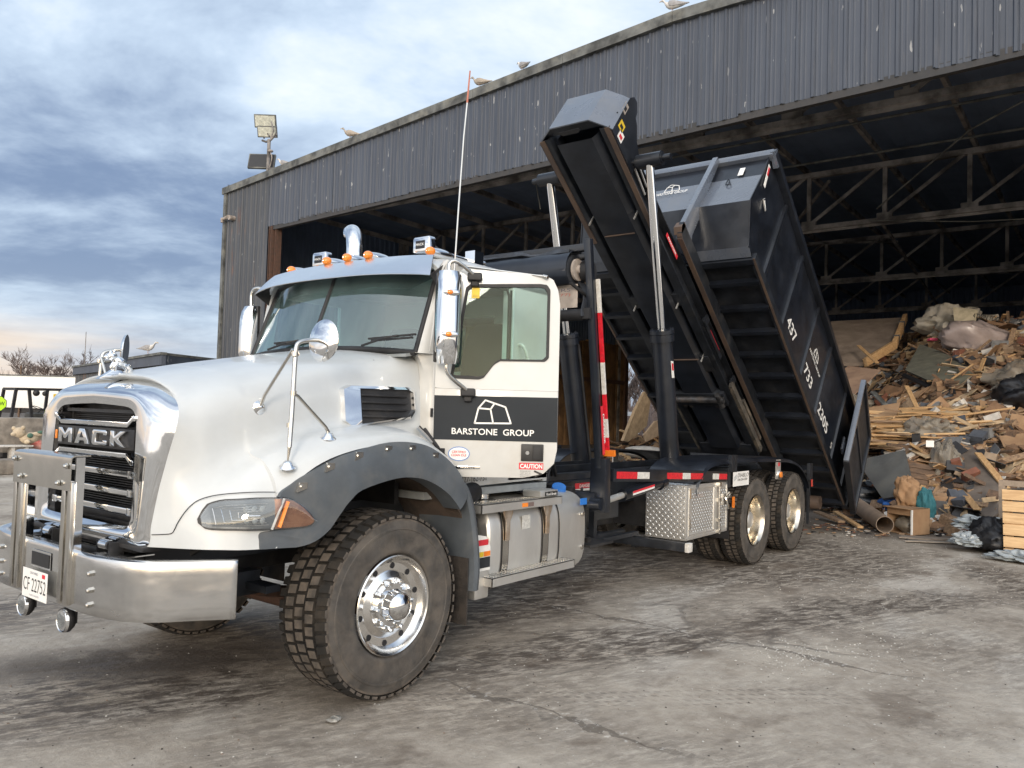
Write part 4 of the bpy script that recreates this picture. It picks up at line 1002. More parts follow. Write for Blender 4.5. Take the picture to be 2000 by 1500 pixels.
MB().bb((1.48, -1.0895, .86), (1.585, -1.087, .965)).build('tank_label', mat('tank_decal', (.42, .42, .40), .5, col2=(.65, .65, .62), vs=60), tank)
b = MB(); b.cyl((1.20, -.92, 1.09), (1.20, -.92, 1.135), .05, n=20); b.build('fuel_cap', M['chrome'], tank, smooth=40)
b = MB(); b.cyl((2.30, -.86, 1.03), (2.26, -.90, 1.13), .075, .06, n=16); b.build('fluid_cap', M['blue'], tank, smooth=40)
MB().bb((2.30, -1.094, .985), (2.405, -1.091, 1.04)).build('blue_label', M['blue'], tank)
b = MB(); b.bb((2.40, -.95, .98), (2.44, -.6, 1.12)); b.build('tank_neck', M['rubber'], tank)
for z in (.91, .63): MB().cyl((2.345, -1.09, z), (2.345, -1.10, z), .02, n=12).build('tank_plug', M['stainless'], tank)
def step(x0, x1, z, yo=-1.175, dy=.17, h=.062):
    st = MB(); st.bb((x0, yo, z - h), (x1, yo + .006, z)); st.bb((x0, yo, z - .005), (x1, yo + dy, z)); st.bb((x0, yo, z - h), (x0 + .005, yo + dy, z)); st.bb((x1 - .005, yo, z - h), (x1, yo + dy, z))
    s_ = st.build('step', M['alu'], truck)
    g = MB(); n = int((x1 - x0) / .035)
    for i in range(n):
        for j in range(4):
            x = x0 + .025 + i * .035 + (j % 2) * .0175; y = yo + .03 + j * .036
            g.prism([(-.011, -.006), (.011, -.006), (.011, .006), (-.011, .006)], (x, y, z), (1, 0, 0), (0, 1, 0), (0, 0, 1), 0, .005)
    g.build('step_teeth', M['stainless'], s_)
    return s_
s1 = step(.885, 1.895, 1.095); step(1.0, 2.075, .572, yo=-1.195)
MB().bb((1.36, -1.1775, 1.045), (1.43, -1.1755, 1.075)).build('step_reflector', M['amber'], s1); MB().bb((1.435, -1.1775, 1.045), (1.505, -1.1755, 1.075)).build('step_reflector', mat('dull_reflector', (.18, .13, .12), .4), s1)
b = MB(); b.bb((.90, -1.12, .42), (1.06, -.72, .80)); b.build('battery_box', M['alu'], truck, bevel=.02)
bt = MB().prism([(-.07, 0), (.08, 0), (.08, .16), (.03, .24), (-.07, .26)], (.98, -1.121, .62), (1, 0, 0), (0, 0, 1), (0, -1, 0), 0, .002).build('battery_decal', M['decal'], truck)
MB().bb((.91, -1.1262, .80), (1.03, -1.1245, .84)).build('warning_stripe', M['decalred'], bt); MB().bb((.91, -1.1262, .72), (.98, -1.1245, .755)).build('warning_stripe', M['yellow'], bt); MB().bb((.985, -1.1262, .72), (1.055, -1.1245, .755)).build('warning_stripe', M['orange'], bt); MB().bb((.91, -1.1262, .64), (1.055, -1.1245, .715)).build('warning_stripe', M['seat'], bt)
b = MB(); b.bb((1.60, -1.17, 1.10), (1.84, -1.0, 1.15)); bs = b.build('silver_box', M['alu'], truck, bevel=.006)
MB().bb((1.66, -1.1735, 1.105), (1.83, -1.1715, 1.14)).build('box_plate', M['decalblack'], bs); text('box_lettering', 'Kool Break', M['decal'], bs, (1.675, -1.1745, 1.112), (1, 0, 0), (0, 0, 1), width=.14, height=.02, off=.02)
b = MB(); b.cyl((.80, -1.06, 1.15), (1.0, -1.0, 1.17), .075, .07, n=18); b.cyl((.83, -1.02, .95), (.83, -1.02, 1.12), .06, n=14); b.bb((.76, -1.1, .92), (.94, -.9, 1.0)); b.build('air_intake_filter', M['rubber'], truck, bevel=.012)
b = MB(); b.tube([(.47, -.93, 1.63), (.56, -.985, 1.53)], .020); b.build('hood_latch_top', M['chrome'], truck)
b = MB(); b.tube([(.50, -.96, 1.62), (.64, -1.04, 1.42)], .014, n=8); b.bb((.585, -1.05, 1.42), (.645, -1.01, 1.49)); b.build('hood_latch', M['rubber'], truck, bevel=.004)
b = MB(); b.tube([(.62, -1.045, 1.45), (.67, -1.07, 1.38)], .014, n=8); b.build('latch_foot', M['stainless'], truck)
MB().bb((.527, -.992, 1.70), (.552, -.986, 1.76)).build('side_marker', M['plastic'], truck, bevel=.004)
# valve bank with levers behind the tank
b = MB(); b.bb((2.62, -.98, .62), (2.68, -.55, .66)); b.bb((2.50, -1.08, .60), (2.9, -.5, .62))
for i in range(4):
    y = -.66 - i * .09; b.cyl((2.62, y, .66), (2.62, y, .90), .028, n=8); b.cyl((2.60, y, .9), (2.58, y, 1.08), .006, n=6); b.ell((2.58, y, 1.09), (.014, .014, .018), n=8, m=6); b.ell((2.62, y, .72), (.045, .035, .05), n=8, m=6)
b.tube([(2.45, -.9, 1.1), (2.5, -.95, 1.0), (2.55, -.92, .85)], .015, n=6, smooth=4); b.tube([(2.45, -.8, 1.1), (2.52, -.85, 1.02), (2.55, -.8, .8)], .015, n=6, smooth=4)
b.build('valve_bank', M['plastic'], truck, smooth=40)

# ---- side frame with reflective rail, toolbox, guards
b = MB(); rail0, rail1 = V((2.64, -1.19, 1.232)), V((5.20, -1.19, 1.105))
b.beam(rail0, rail1, .05, .115, up=(0, 0, 1)); rail = b.build('side_rail', M['black'], truck, bevel=.004)
def on_rail(x, dz_=0.0): t = (x - rail0.x) / (rail1.x - rail0.x); return rail0.lerp(rail1, t) + V((0, -.0265, dz_))
for x0, x1, m_ in ((2.69, 3.07, 'redtape'), (3.07, 3.31, 'whitetape'), (3.68, 4.03, 'redtape'), (4.03, 4.22, 'whitetape'), (4.22, 4.53, 'redtape'), (4.79, 4.96, 'whitetape'), (4.96, 5.19, 'redtape')):
    b = MB(); b.beam(on_rail(x0 + .003), on_rail(x1 - .003), .003, .062); b.build('reflective_strip', M[m_], rail)
b = MB(); b.bb((5.22, -1.215, .98), (5.30, -.9, 1.20)); b.bb((5.30, -1.20, 1.02), (5.42, -.6, 1.14)); b.bb((5.20, -1.1, .6), (5.26, -.55, 1.1)); b.build('rail_bracket', M['blackdusty'], truck)
sg = MB().bb((5.335, -1.232, .985), (5.82, -1.228, 1.15)).build('maker_sign', M['decal'], truck)
text('maker_name', 'DIABLO', M['decalblack'], sg, (5.46, -1.2335, 1.085), (1, 0, 0), (0, 0, 1), width=.34, height=.045, shear=.25, off=-.005)
text('maker_phone', '226-224-1320', M['decalblack'], sg, (5.46, -1.2335, 1.045), (1, 0, 0), (0, 0, 1), width=.30, height=.026, off=.01)
b = MB(); 
for i in range(3): b.beam((5.36, -1.234, 1.05 + i * .018), (5.43, -1.234, 1.08 + i * .018), .001, .008)
b.build('maker_mark', M['dash'], sg)
tb = empty('toolbox'); tb.parent = truck
TB0, TB1 = (4.165, -1.2, .492), (5.25, -.74, 1.055)
def diamond(name):
    m, t, bs = newmat(name)
    co = t.add('ShaderNodeTexCoord').outputs['Object']
    return m
b = MB(); b.bb(TB0, TB1); body = b.build('box_body', M['alu'], tb, bevel=.004)
# raised tread bars on front and side faces
def bars(fn, u0, u1, v0, v1, sp=.034, name='tread_plate'):
    b = MB(); i = 0; u_ = u0 + sp / 2
    while u_ < u1 - .01:
        j = 0; v_ = v0 + sp / 2
        while v_ < v1 - .01:
            s = 1 if (i + j) % 2 else -1; d = .011; q = .0028
            c = [(u_ - d, v_ - s * d), (u_ - q, v_ + q * s * -1 + s * 0), (u_ + d, v_ + s * d), (u_ + q, v_ + q * s)]
            pts = [fn(a, bb_, .0) for a, bb_ in ((u_ - d, v_ - s * d), (u_ + q * 1.2, v_ - s * q * 1.2), (u_ + d, v_ + s * d), (u_ - q * 1.2, v_ + s * q * 1.2))] + [fn(u_, v_, .0035)]
            b.add(pts, [(0, 1, 4), (1, 2, 4), (2, 3, 4), (3, 0, 4)])
            v_ += sp; j += 1
        u_ += sp; i += 1
    return b.build(name, M['rim'], tb, fix=False)
bars(lambda a, c, o_: V((4.1645 - o_, a, c)), -1.19, -.75, .505, 1.045)
bars(lambda a, c, o_: V((a, -1.2005 - o_, c)), 4.30, 4.86, .56, 1.0, .03)
bars(lambda a, c, o_: V((a, -1.2005 - o_, c)), 5.0, 5.22, .56, 1.0, .03)
bars(lambda a, c, o_: V((a, c, 1.0555 + o_)), 4.19, 5.22, -1.18, -.76, .05)
b = MB()
for a, c in (((4.22, .545), (4.25, 1.02)), ((4.86, .545), (4.885, 1.02)), ((5.215, .53), (5.24, 1.02))): b.bb((a[0], -1.207, a[1]), (c[0], -1.2, c[1]))
for z in (.535, 1.01): b.bb((4.22, -1.2065, z), (4.885, -1.2, z + .018))
for z in (.52, 1.02): b.bb((4.17, -1.204, z - .008), (5.24, -1.2, z))
b.build('door_edge', M['alu'], tb)
b = MB(); b.cyl((4.97, -1.225, .49), (4.97, -1.225, 1.05), .013, n=10)
for z in (.52, .64, .86, 1.03): b.bb((4.945, -1.235, z - .02), (5.0, -1.2, z + .02))
b.bb((5.08, -1.23, .80), (5.16, -1.2, .92)); b.tube([(5.10, -1.235, .88), (5.10, -1.26, .84), (5.13, -1.26, .76), (5.25, -1.25, .76)], .012, n=8); b.tube([(5.12, -1.24, .90), (5.13, -1.27, .94), (5.17, -1.27, .92), (5.16, -1.24, .87)], .009, n=6)
b.build('lock_rod', M['stainless'], tb, smooth=40)
b = MB()
for z in (.60, .92): b.bb((4.225, -1.212, z), (4.255, -1.2, z + .10))
b.build('box_hinge', M['stainless'], tb)
b = MB(); b.bb((4.30, -1.2075, .70), (4.80, -1.2045, .74)); 
text('box_mark', 'DIABLO', mat('faint_decal', (.45, .36, .33), .5), tb, (4.36, -1.2065, .925), (1, 0, 0), (0, 0, 1), width=.22, height=.03)
b = MB(); b.beam((3.99, .2, .46), (3.99, -1.30, .46), .09, .085); b.beam((3.99, -.7, .42), (5.3, -.7, .42), .06, .06); b.build('guard_crossbar', M['blackdusty'], truck, bevel=.004)
MB().bb((3.942, -1.335, .416), (4.038, -1.295, .505)).build('crossbar_end_cap', M['whitetape'], truck, bevel=.003)
b = MB(); b.bb((2.75, -.62, .52), (3.95, -.56, .57)); b.bb((3.25, -.66, .5), (3.31, -.6, 1.15)); b.bb((2.9, -.75, .52), (4.0, -.7, .56)); b.bb((3.1, -.56, .7), (3.9, -.45, .9)); b.build('side_frame', M['blackdusty'], truck)
b = MB(); b.bb((3.0, -.5, .62), (3.9, .5, .98)); b.bb((4.4, -.7, .55), (5.2, -.2, .95)); b.build('underbody_tank', M['plastic'], truck, bevel=.03)
# hydraulic stay
b = MB(); b.cyl((2.50, -1.17, 1.0), (2.90, -1.17, 1.04), .028, n=14); b.build('stay_rod', M['alu'], truck, smooth=40)
b = MB(); b.cyl((2.88, -1.17, 1.04), (3.62, -1.17, 1.115), .052, n=18); b.cyl((3.60, -1.17, 1.10), (3.70, -1.17, 1.12), .06, n=12); b.cyl((2.47, -1.2, .99), (2.47, -1.1, .99), .055, n=14); sc2 = b.build('stay_cylinder', M['black'], truck, smooth=40)
b = MB(); b.prism([(0, 0), (.42, .0425), (.42, .078), (0, .035)], (2.98, -1.2245, 1.035), (1, 0, 0), (0, 0, 1), (0, -1, 0), 0, .001); dl = b.build('danger_decal', M['decal'], sc2)
b = MB(); b.prism([(0, 0), (.42, .0425), (.42, .062), (0, .02)], (2.98, -1.2255, 1.052), (1, 0, 0), (0, 0, 1), (0, -1, 0), 0, .001); b.build('danger_stripe', M['decalred'], sc2)
b = MB(); b.bb((3.18, -.4775, 1.02), (3.55, -.4755, 1.075)); dg_ = b.build('danger_sign', M['decalred'], truck); MB().bb((3.18, -.4775, .995), (3.55, -.4755, 1.018)).build('danger_sign_base', M['decal'], dg_); text('danger_text', 'DANGER', M['decal'], dg_, (3.26, -.4785, 1.03), (1, 0, 0), (0, 0, 1), width=.21, height=.033, off=.02)

# ---- rear fenders, lamps, mud flaps
fp = [(4.38, .98), (4.42, 1.10), (4.60, 1.235), (4.85, 1.292), (5.3, 1.305), (5.85, 1.30), (6.6, 1.285), (7.3, 1.255), (7.7, 1.195), (8.0, 1.08), (8.2, .92), (8.28, .75)]
for k in (-1, 1):
    rows = [[V((p.x, k * y, p.z + dz_)) for y, dz_ in ((.60, .0), (1.0, .005), (1.16, .0), (1.205, -.018), (1.222, -.055))] for p in catmull([V((x, 0, z)) for x, z in fp], 3)]
    MB().shell(rows, .008).build('tandem_fender', M['black'], truck, smooth=40)
    b = MB()
    for i in range(4): b.bb((5.28 + .045 * i, k * 1.19, 1.15), (5.305 + .045 * i, k * 1.235, 1.345))
    b.build('fender_stay', M['blackdusty'], truck)
    b = MB(); b.bb((6.84, k * 1.20, 1.0), (7.0, k * 1.215, 1.25)); lb = b.build('lamp_plate', M['alu'], truck)
    MB().cyl((6.93, k * 1.215, 1.055), (6.93, k * 1.24, 1.055), .052, n=18).build('side_lamp_rim', M['chrome'], lb); MB().cyl((6.93, k * 1.24, 1.055), (6.93, k * 1.252, 1.055), .038, n=18).build('side_lamp', M['amber'], lb)
    MB().bb((6.90, k * 1.2155, 1.165), (6.96, k * 1.218, 1.21)).build('plate_decal', M['decalred'], lb)
    b = MB(); b.bb((8.22, k * .62, 1.02), (8.30, k * 1.2, 1.06)); b.bb((8.285, k * .62, .45), (8.30, k * 1.21, 1.02)); b.build('rear_mud_flap', M['rubber'], truck)
    b = MB(); b.bb((8.20, k * 1.19, .92), (8.32, k * 1.235, 1.16)); b.bb((8.20, k * 1.19, .30), (8.23, k * 1.22, .8)); b.build('tail_bracket', M['blackdusty'], truck)
    b = MB(); b.bb((8.25, k * 1.236, .83), (8.31, k * 1.243, .93)); b.build('red_marker', M['redlens'], truck)
    b = MB(); rows = [[V((x, k * y, z)) for y in (.55, .9, 1.17)] for x, z in ((5.34, .98), (5.36, .75), (5.37, .5), (5.40, .38))]; b.shell(rows, .012).build('mud_flap', M['rubber'], truck, smooth=40)
    MB().bb((5.43, k * 1.185, .735), (5.475, k * 1.20, .86)).build('amber_reflector', M['orange'], truck)

# ---- horizontal subframe parts seen between cab and hoist
b = MB()
for k in (-1, 1):
    b.bb((2.0, k * .30, 1.10), (8.35, k * .36, 1.17)); b.bb((2.0, k * .52, 1.13), (5.2, k * .56, 1.19))
b.bb((2.0, -.8, 1.02), (2.1, .8, 1.12)); b.bb((4.9, -.78, .95), (5.12, .78, 1.08)); b.bb((8.2, -.60, 1.0), (8.42, .60, 1.22)); b.bb((2.2, .75, 1.14), (4.6, 1.2, 1.17))
b.build('subframe', M['blackdusty'], truck)
b = MB(); 
rows = [[V((x, y, z)) for y in (.62, 1.2)] for x, z in ((2.6, 1.12), (2.75, 1.30), (3.0, 1.36), (4.4, 1.36), (4.5, 1.30))]
b.shell(rows, .01); b.build('far_side_fender', M['black'], truck, smooth=40)
b = MB(); b.bb((2.05, -.70, 1.18), (2.15, .70, 1.9)); b.tube([(2.0, -.85, 1.18), (2.05, -.88, 1.6), (2.0, -.80, 2.0)], .03, smooth=3)
for i in range(5): b.tube([(2.05, -.9 + .05 * i, 1.16), (2.2, -.86 + .05 * i, 1.34), (2.5, -.7 + .04 * i, 1.2)], .016, n=6, smooth=4)
b.build('hose_bundle', M['rubber'], truck, smooth=40)
b = MB(); b.tube([(2.0, -.47, 1.13), (2.35, -.5, 1.16)], .012, n=6); b.build('orange_hose', M['orange'], truck)

# ---- lift cylinders
ub = V((.79, 0, -.613)).normalized(); vb = V((.613, 0, .79)).normalized(); HO = V((3.71, 0, 4.795))
def hp(u_, v_, y=0.0): return HO + ub * u_ + vb * v_ + V((0, y, 0))
for k in (-1, 1):
    y0, y1, y2 = k * .61, k * .635, k * .655
    p0, p1, p2 = V((5.03, y0, 1.03)), V((4.66, y1, 2.70)), V((4.235, y2, 4.50))
    ax = (p1 - p0).normalized()
    b = MB(); b.cyl(p0, p1, .112, n=32); b.cyl(p1 - ax * .10, p1 - ax * .02, .135, n=32); b.cyl(p1 - ax * .012, p1 + ax * .03, .138, n=32)
    for i in range(10):
        a = 2 * math.pi * i / 10; e1 = ax.orthogonal().normalized(); e2 = ax.cross(e1); q_ = p1 + (e1 * math.cos(a) + e2 * math.sin(a)) * .12
        b.cyl(q_ + ax * .03, q_ + ax * .05, .011, n=6)
    b.cyl(p0 + V((0, -.16, 0)), p0 + V((0, .16, 0)), .07, n=20)
    cyl_ = b.build('lift_cylinder', M['black'], truck, smooth=40)
    off = ax.cross(V((0, 1, 0))).normalized()
    b = MB(); b.tube([p0 + V((.14, k * -.06, .0)) + ax * .1, p0 + V((.14, k * -.06, 0)) + ax * .8, p1 + V((.14, k * -.06, 0)) - ax * .12, p1 + V((.06, k * -.06, 0)) - ax * .04], .02, n=8, smooth=3); b.build('cylinder_pipe', M['rubber'], cyl_, smooth=50)
    b = MB(); b.cyl(p1, p2, .047, n=28); b.build('piston_rod', M['chrome'], truck, smooth=50)
    b = MB(); b.cyl(p2 + V((0, -.15, .045)), p2 + V((0, .15, .045)), .078, n=26); b.cyl(p2 + V((0, k * .15, .045)), p2 + V((0, k * .16, .045)), .06, n=20); b.cyl(p2 + V((0, -.25, .045)), p2 + V((0, .25, .045)), .035, n=12); b.build('rod_clevis', M['black'], truck, smooth=40, bevel=0)
    if k < 0:
        c = p1 - ax * .42 + V((-.02, -.112, 0)); st = MB().box(c, (.055, .004, .19), (V((1, 0, 0)), V((0, 1, 0)), ax)).build('cylinder_sticker', M['decal'], cyl_)
        MB().box(c + ax * .03 + V((0, -.003, 0)), (.04, .002, .08), (V((1, 0, 0)), V((0, 1, 0)), ax)).build('sticker_print', M['decalred'], st)

# ---- tilted hoist frame
hoist = empty('hoist_frame'); hoist.parent = truck
L_ = 6.05
for k in (-1, 1):
    b = MB(); fr = (ub, V((0, 1, 0)), vb)
    b.box(hp(L_ / 2 - .0, .135, k * .335), (L_, .03, .26), fr)                      # web
    b.box(hp(L_ / 2, .012, k * .385), (L_, .12, .022), fr)                         # lower flange
    b.box(hp(L_ / 2, .262, k * .385), (L_, .13, .016), fr)
    b.build('hoist_rail', M['blackdusty'], hoist, bevel=.002)
    b = MB(); b.box(hp(.75, -.006, k * .415), (1.5, .06, .014), fr); b.build('wear_strip', M['worn'], hoist)
    b = MB(); b.prism([(0.03, 0), (.05, .60), (.10, .69), (.17, .70), (.25, .62), (.27, .54), (.34, .50), (.46, .36), (.62, .27), (.62, 0)], hp(0, 0, k * .445), ub, vb, (0, k, 0), 0, .016); b.build('front_cheek', M['black'], hoist)
    for u_ in (1.15, 2.6, 3.6): 
        b = MB(); b.box(hp(u_, -.02, k * .30), (.02, .012, .16), (V((ub * .8 + vb * .2).normalized()), V((0, 1, 0)), vb)); b.build('stop_pin', M['alu'], hoist)
    for u_ in (3.1, 4.3):
        b = MB(); b.box(hp(u_ + .3, .12, k * .458), (.75, .02, .07), fr); b.box(hp(u_, .16, k * .465), (.09, .03, .14), fr); b.build('hold_down', M['blackdusty'], hoist)
    b = MB(); b.box(hp(5.0, .06, k * .475), (1.5, .05, .09), fr); b.box(hp(5.2, .19, k * .47), (.9, .03, .05), fr); b.build('worn_guide', mat('dusty_worn_steel', (.11, .10, .085), .6, .2, col2=(.04, .038, .035), vs=5, dust=(.25, .2, .15), dustamt=.6), hoist)
# centre box with trapezoid bottom
b = MB(); pr_ = [(-.22, -.05), (.22, -.05), (.27, .03), (.27, .20), (-.27, .20), (-.27, .03)]
def track(u_, s): return [hp(u_, z, y * s) for y, z in pr_]
rows = [track(u_, s) for u_, s in ((.06, 1), (2.2, 1), (2.3, 1), (5.6, .95))]
b.grid([r + [r[0]] for r in rows]); b.build('hoist_centre_box', M['black'], hoist)
MB().box(hp(1.38, -.058, 0), (.012, .40, .012), fr).build('weld_seam', M['worn'], hoist); MB().box(hp(3.6, -.06, 0), (.015, .5, .015), fr).build('weld_seam', M['worn'], hoist)
for a_, b_, c_ in ((2.55, .05, (.20, .72, .10)), (3.75, .06, (.30, .74, .14)), (4.45, .03, (.26, .74, .18)), (5.7, .1, (.3, .8, .22))): MB().box(hp(a_, b_, 0), c_, fr).build('cross_tube', M['blackdusty'], hoist, bevel=.004)
b = MB(); b.cyl(hp(4.30, -.09, -.30), hp(4.55, -.09, -.30), .04, n=12); b.cyl(hp(4.42, -.08, -.36), hp(4.42, -.08, .36), .05, n=14)
for y in (-.28, -.2, .2, .28): b.cyl(hp(4.6, -.02, y), hp(4.6, -.06, y), .03, n=8)
b.build('winch_cylinder', M['steelfloor'], hoist, smooth=40)
# front cap
cp = [(-.475, .035), (-.42, -.015), (-.25, -.135), (.25, -.135), (.42, -.015), (.475, .035)]
rows = [[hp(u_ + e, v_, y) for y, u_ in cp] for v_, e in ((-.005, 0), (.30, .0), (.56, .0))]
MB().shell(rows, .014).build('hoist_cap', M['black_skylit'], hoist)
b = MB(); rows = [[hp(u_ + .012, v_, y) for y, u_ in cp[1:-1]] for v_ in (0.02, .03)]
b.add([hp(u_ + .02, .06, y) for y, u_ in cp[1:-1]], [(0, 1, 2, 3)]); b.build('cap_floor', M['black'], hoist)
b = MB()
pl = [(-.13, 0), (.13, 0), (.13, .02), (.10, .05), (-.10, .05), (-.13, .02)]
b.prism(pl, hp(-.085, -.045, 0), (0, 1, 0), ub, vb, -.004, .004); b.build('hand_slot', M['decalblack'], hoist)
cheek = [o for o in hoist.children if o.name.startswith('front_cheek')][0]
for (u_, v_, c, w_, h_) in ((.14, .20, 'yellow', .10, .12), (.20, .10, 'decal', .10, .12), (.06, .42, 'signbeige', .08, .14)):
    q_ = MB().box(hp(u_, v_, -.463), (w_, .003, h_), fr).build('cheek_decal', M[c], cheek)
    MB().box(hp(u_, v_ - .01, -.466), (w_ * .6, .002, h_ * .4), fr).build('decal_print', M['decalblack' if c != 'decal' else 'decalred'], q_)
b = MB(); b.tube([hp(.62, .10, -.46), hp(.95, .05, -.47)], .012, n=6); b.tube([hp(.62, .20, -.46), hp(.92, .15, -.47)], .012, n=6); b.build('hydraulic_line', M['alu'], hoist)
for u0 in (1.62, 3.3, 5.25):
    b = MB(); b.box(hp(u0 + .19, .16, -.452), (.38, .003, .055), fr); dq = b.build('danger_strip', M['decalred'], hoist)
    text('strip_text', 'DANGER', M['decal'], dq, hp(u0 + .05, .145, -.4545), ub, vb, width=.28, height=.03, off=.02)

# ---- tarp gantry behind the cab
tg = empty('tarp_gantry'); tg.parent = truck
b = MB(); b.beam((2.21, -1.16, 3.23), (2.50, -1.16, 1.20), .062, .055, up=(1, 0, 0)); b.beam((2.50, -1.16, 1.38), (2.52, -1.16, .92), .15, .09, up=(1, 0, 0)); MB().beam((2.21, 1.16, 3.23), (2.50, 1.16, 1.10), .085, .07, up=(1, 0, 0)).build('gantry_post', M['black'], tg); b.bb((2.44, -1.14, .95), (2.58, -.3, 1.08)); b.build('gantry_post', M['black'], tg, bevel=.006)
b = MB(); b.beam((2.235, -1.16, 3.165), (2.235, 1.16, 3.165), .07, .06); b.beam((2.27, -1.16, 3.10), (2.27, 1.16, 3.10), .05, .04); b.build('gantry_beam', M['black'], tg, bevel=.006)
for i, (a, c, m_) in enumerate(((2.90, 2.62, 'whitetape'), (2.62, 2.20, 'redtape'), (2.20, 1.93, 'whitetape'), (1.93, 1.72, 'redtape'), (1.72, 1.56, 'whitetape'), (1.56, 1.40, 'redtape'))):
    b = MB(); fx = lambda z: lerp(2.30, 2.54, (2.9 - z) / 1.5)
    b.beam((fx(a) + .01, -1.203, a), (fx(c) + .01, -1.203, c), .034, .02, up=(1, 0, 0)); b.build('arm_tape', M[m_], tg)
b = MB(); b.beam((2.535, -1.218, 1.45), (2.545, -1.218, 1.40), .12, .03, up=(1, 0, 0)); b.build('arm_tape', M['orange'], tg)
b = MB(); b.box((2.455, -1.203, 1.62), (.035, .003, .42), (V((.99, 0, .14)), V((0, 1, 0)), V((-.14, 0, .99)))); ds = b.build('arm_danger', M['decalred'], tg)
text('arm_danger_text', 'DANGER', M['decal'], ds, (2.443, -1.2055, 1.76), (.14, 0, -.99), (.99, 0, .14), width=.26, height=.022, off=.02)
b = MB(); b.bb((2.50, -1.207, 1.00), (2.58, -1.2045, 1.09)); b.build('arm_label', M['decal'], tg)
# roll housing
b = MB(); b.cyl((2.26, -1.0, 2.985), (2.26, .98, 2.985), .13, n=24); b.build('tarp_roll', M['tarp'], tg, smooth=50)
rows = [[V((2.26 + math.cos(a) * .17, y, 2.985 + math.sin(a) * .17)) for a in [R(40 + 190 * i / 12) for i in range(13)]] for y in (-1.02, 1.0)]
MB().shell(rows, .006).build('roll_cover', M['black'], tg, smooth=50)
b = MB(); c = V((2.26, -1.02, 2.985)); b.cyl(c, c + V((0, -.02, 0)), .095, n=24); b.cyl(c + V((0, -.02, 0)), c + V((0, -.05, 0)), .04, n=16); b.build('roll_end', M['signbeige'], tg, smooth=40)
b = MB(); b.cyl((2.26, -1.13, 2.985), (2.26, -1.0, 2.985), .02); b.cyl((2.32, -1.13, 2.98), (2.32, -1.06, 2.98), .09, n=20); b.tube([(2.15, -1.03, 2.86), (2.3, -1.08, 2.78), (2.42, -1.12, 2.74)], .016, n=8); b.build('roll_motor', M['rubber'], tg, smooth=40)
rows = []
for i in range(21):
    y = -1.0 + i * .1; 
    rows.append([V((2.16 + .10 * j / 6 - .01 * math.sin(i * 1.7 + j), y, 3.11 + .045 * math.sin(j * .9 + .3) + .018 * math.sin(i * 1.3) * math.sin(j * .8) + (.02 if abs(y) < .6 else 0))) for j in range(7)])
MB().shell(rows, .008).build('loose_tarp', M['tarp'], tg, smooth=60)
b = MB(); b.bb((2.235, -1.05, 2.66), (2.24, .9, 2.86)); bn = b.build('tarp_banner', M['signbeige'], tg)
text('banner_text', 'ROLL COVERS', mat('faded_blue_print', (.13, .13, .17), .7), bn, (2.2335, -.36, 2.80), (0, -1, 0), (0, 0, 1), width=.62, height=.03); text('banner_text', '1-800-FLIP (8277)', mat('faded_red_print', (.42, .13, .10), .7), bn, (2.2335, -.36, 2.755), (0, -1, 0), (0, 0, 1), width=.62, height=.03); text('banner_text', 'NC', mat('faded_dark_print', (.12, .11, .13), .7), bn, (2.2335, -.82, 2.715), (0, -1, 0), (0, 0, 1), width=.06, height=.025)
rows = [[V((2.25 + .05 * math.sin(t * .8) + dx, -1.05 - .012 * t, 2.88 - .05 * t)) for dx in (0, .05, .10)] for t in range(7)]
MB().shell(rows, .01).build('tarp_strap', M['tarp'], tg, smooth=50)
b = MB(); b.cyl((2.27, -1.10, 2.60), (2.27, .9, 2.60), .05, n=14); b.bb((2.24, -1.17, 2.56), (2.34, -1.10, 2.65)); b.build('tarp_bar', M['rubber'], tg, smooth=40)
for k in (-1, 1):
    b = MB(); b.beam((2.26, k * .30, 1.2), (2.30, k * .30, 3.0), .06, .06, up=(1, 0, 0)); b.build('gantry_upright', M['black'], tg)

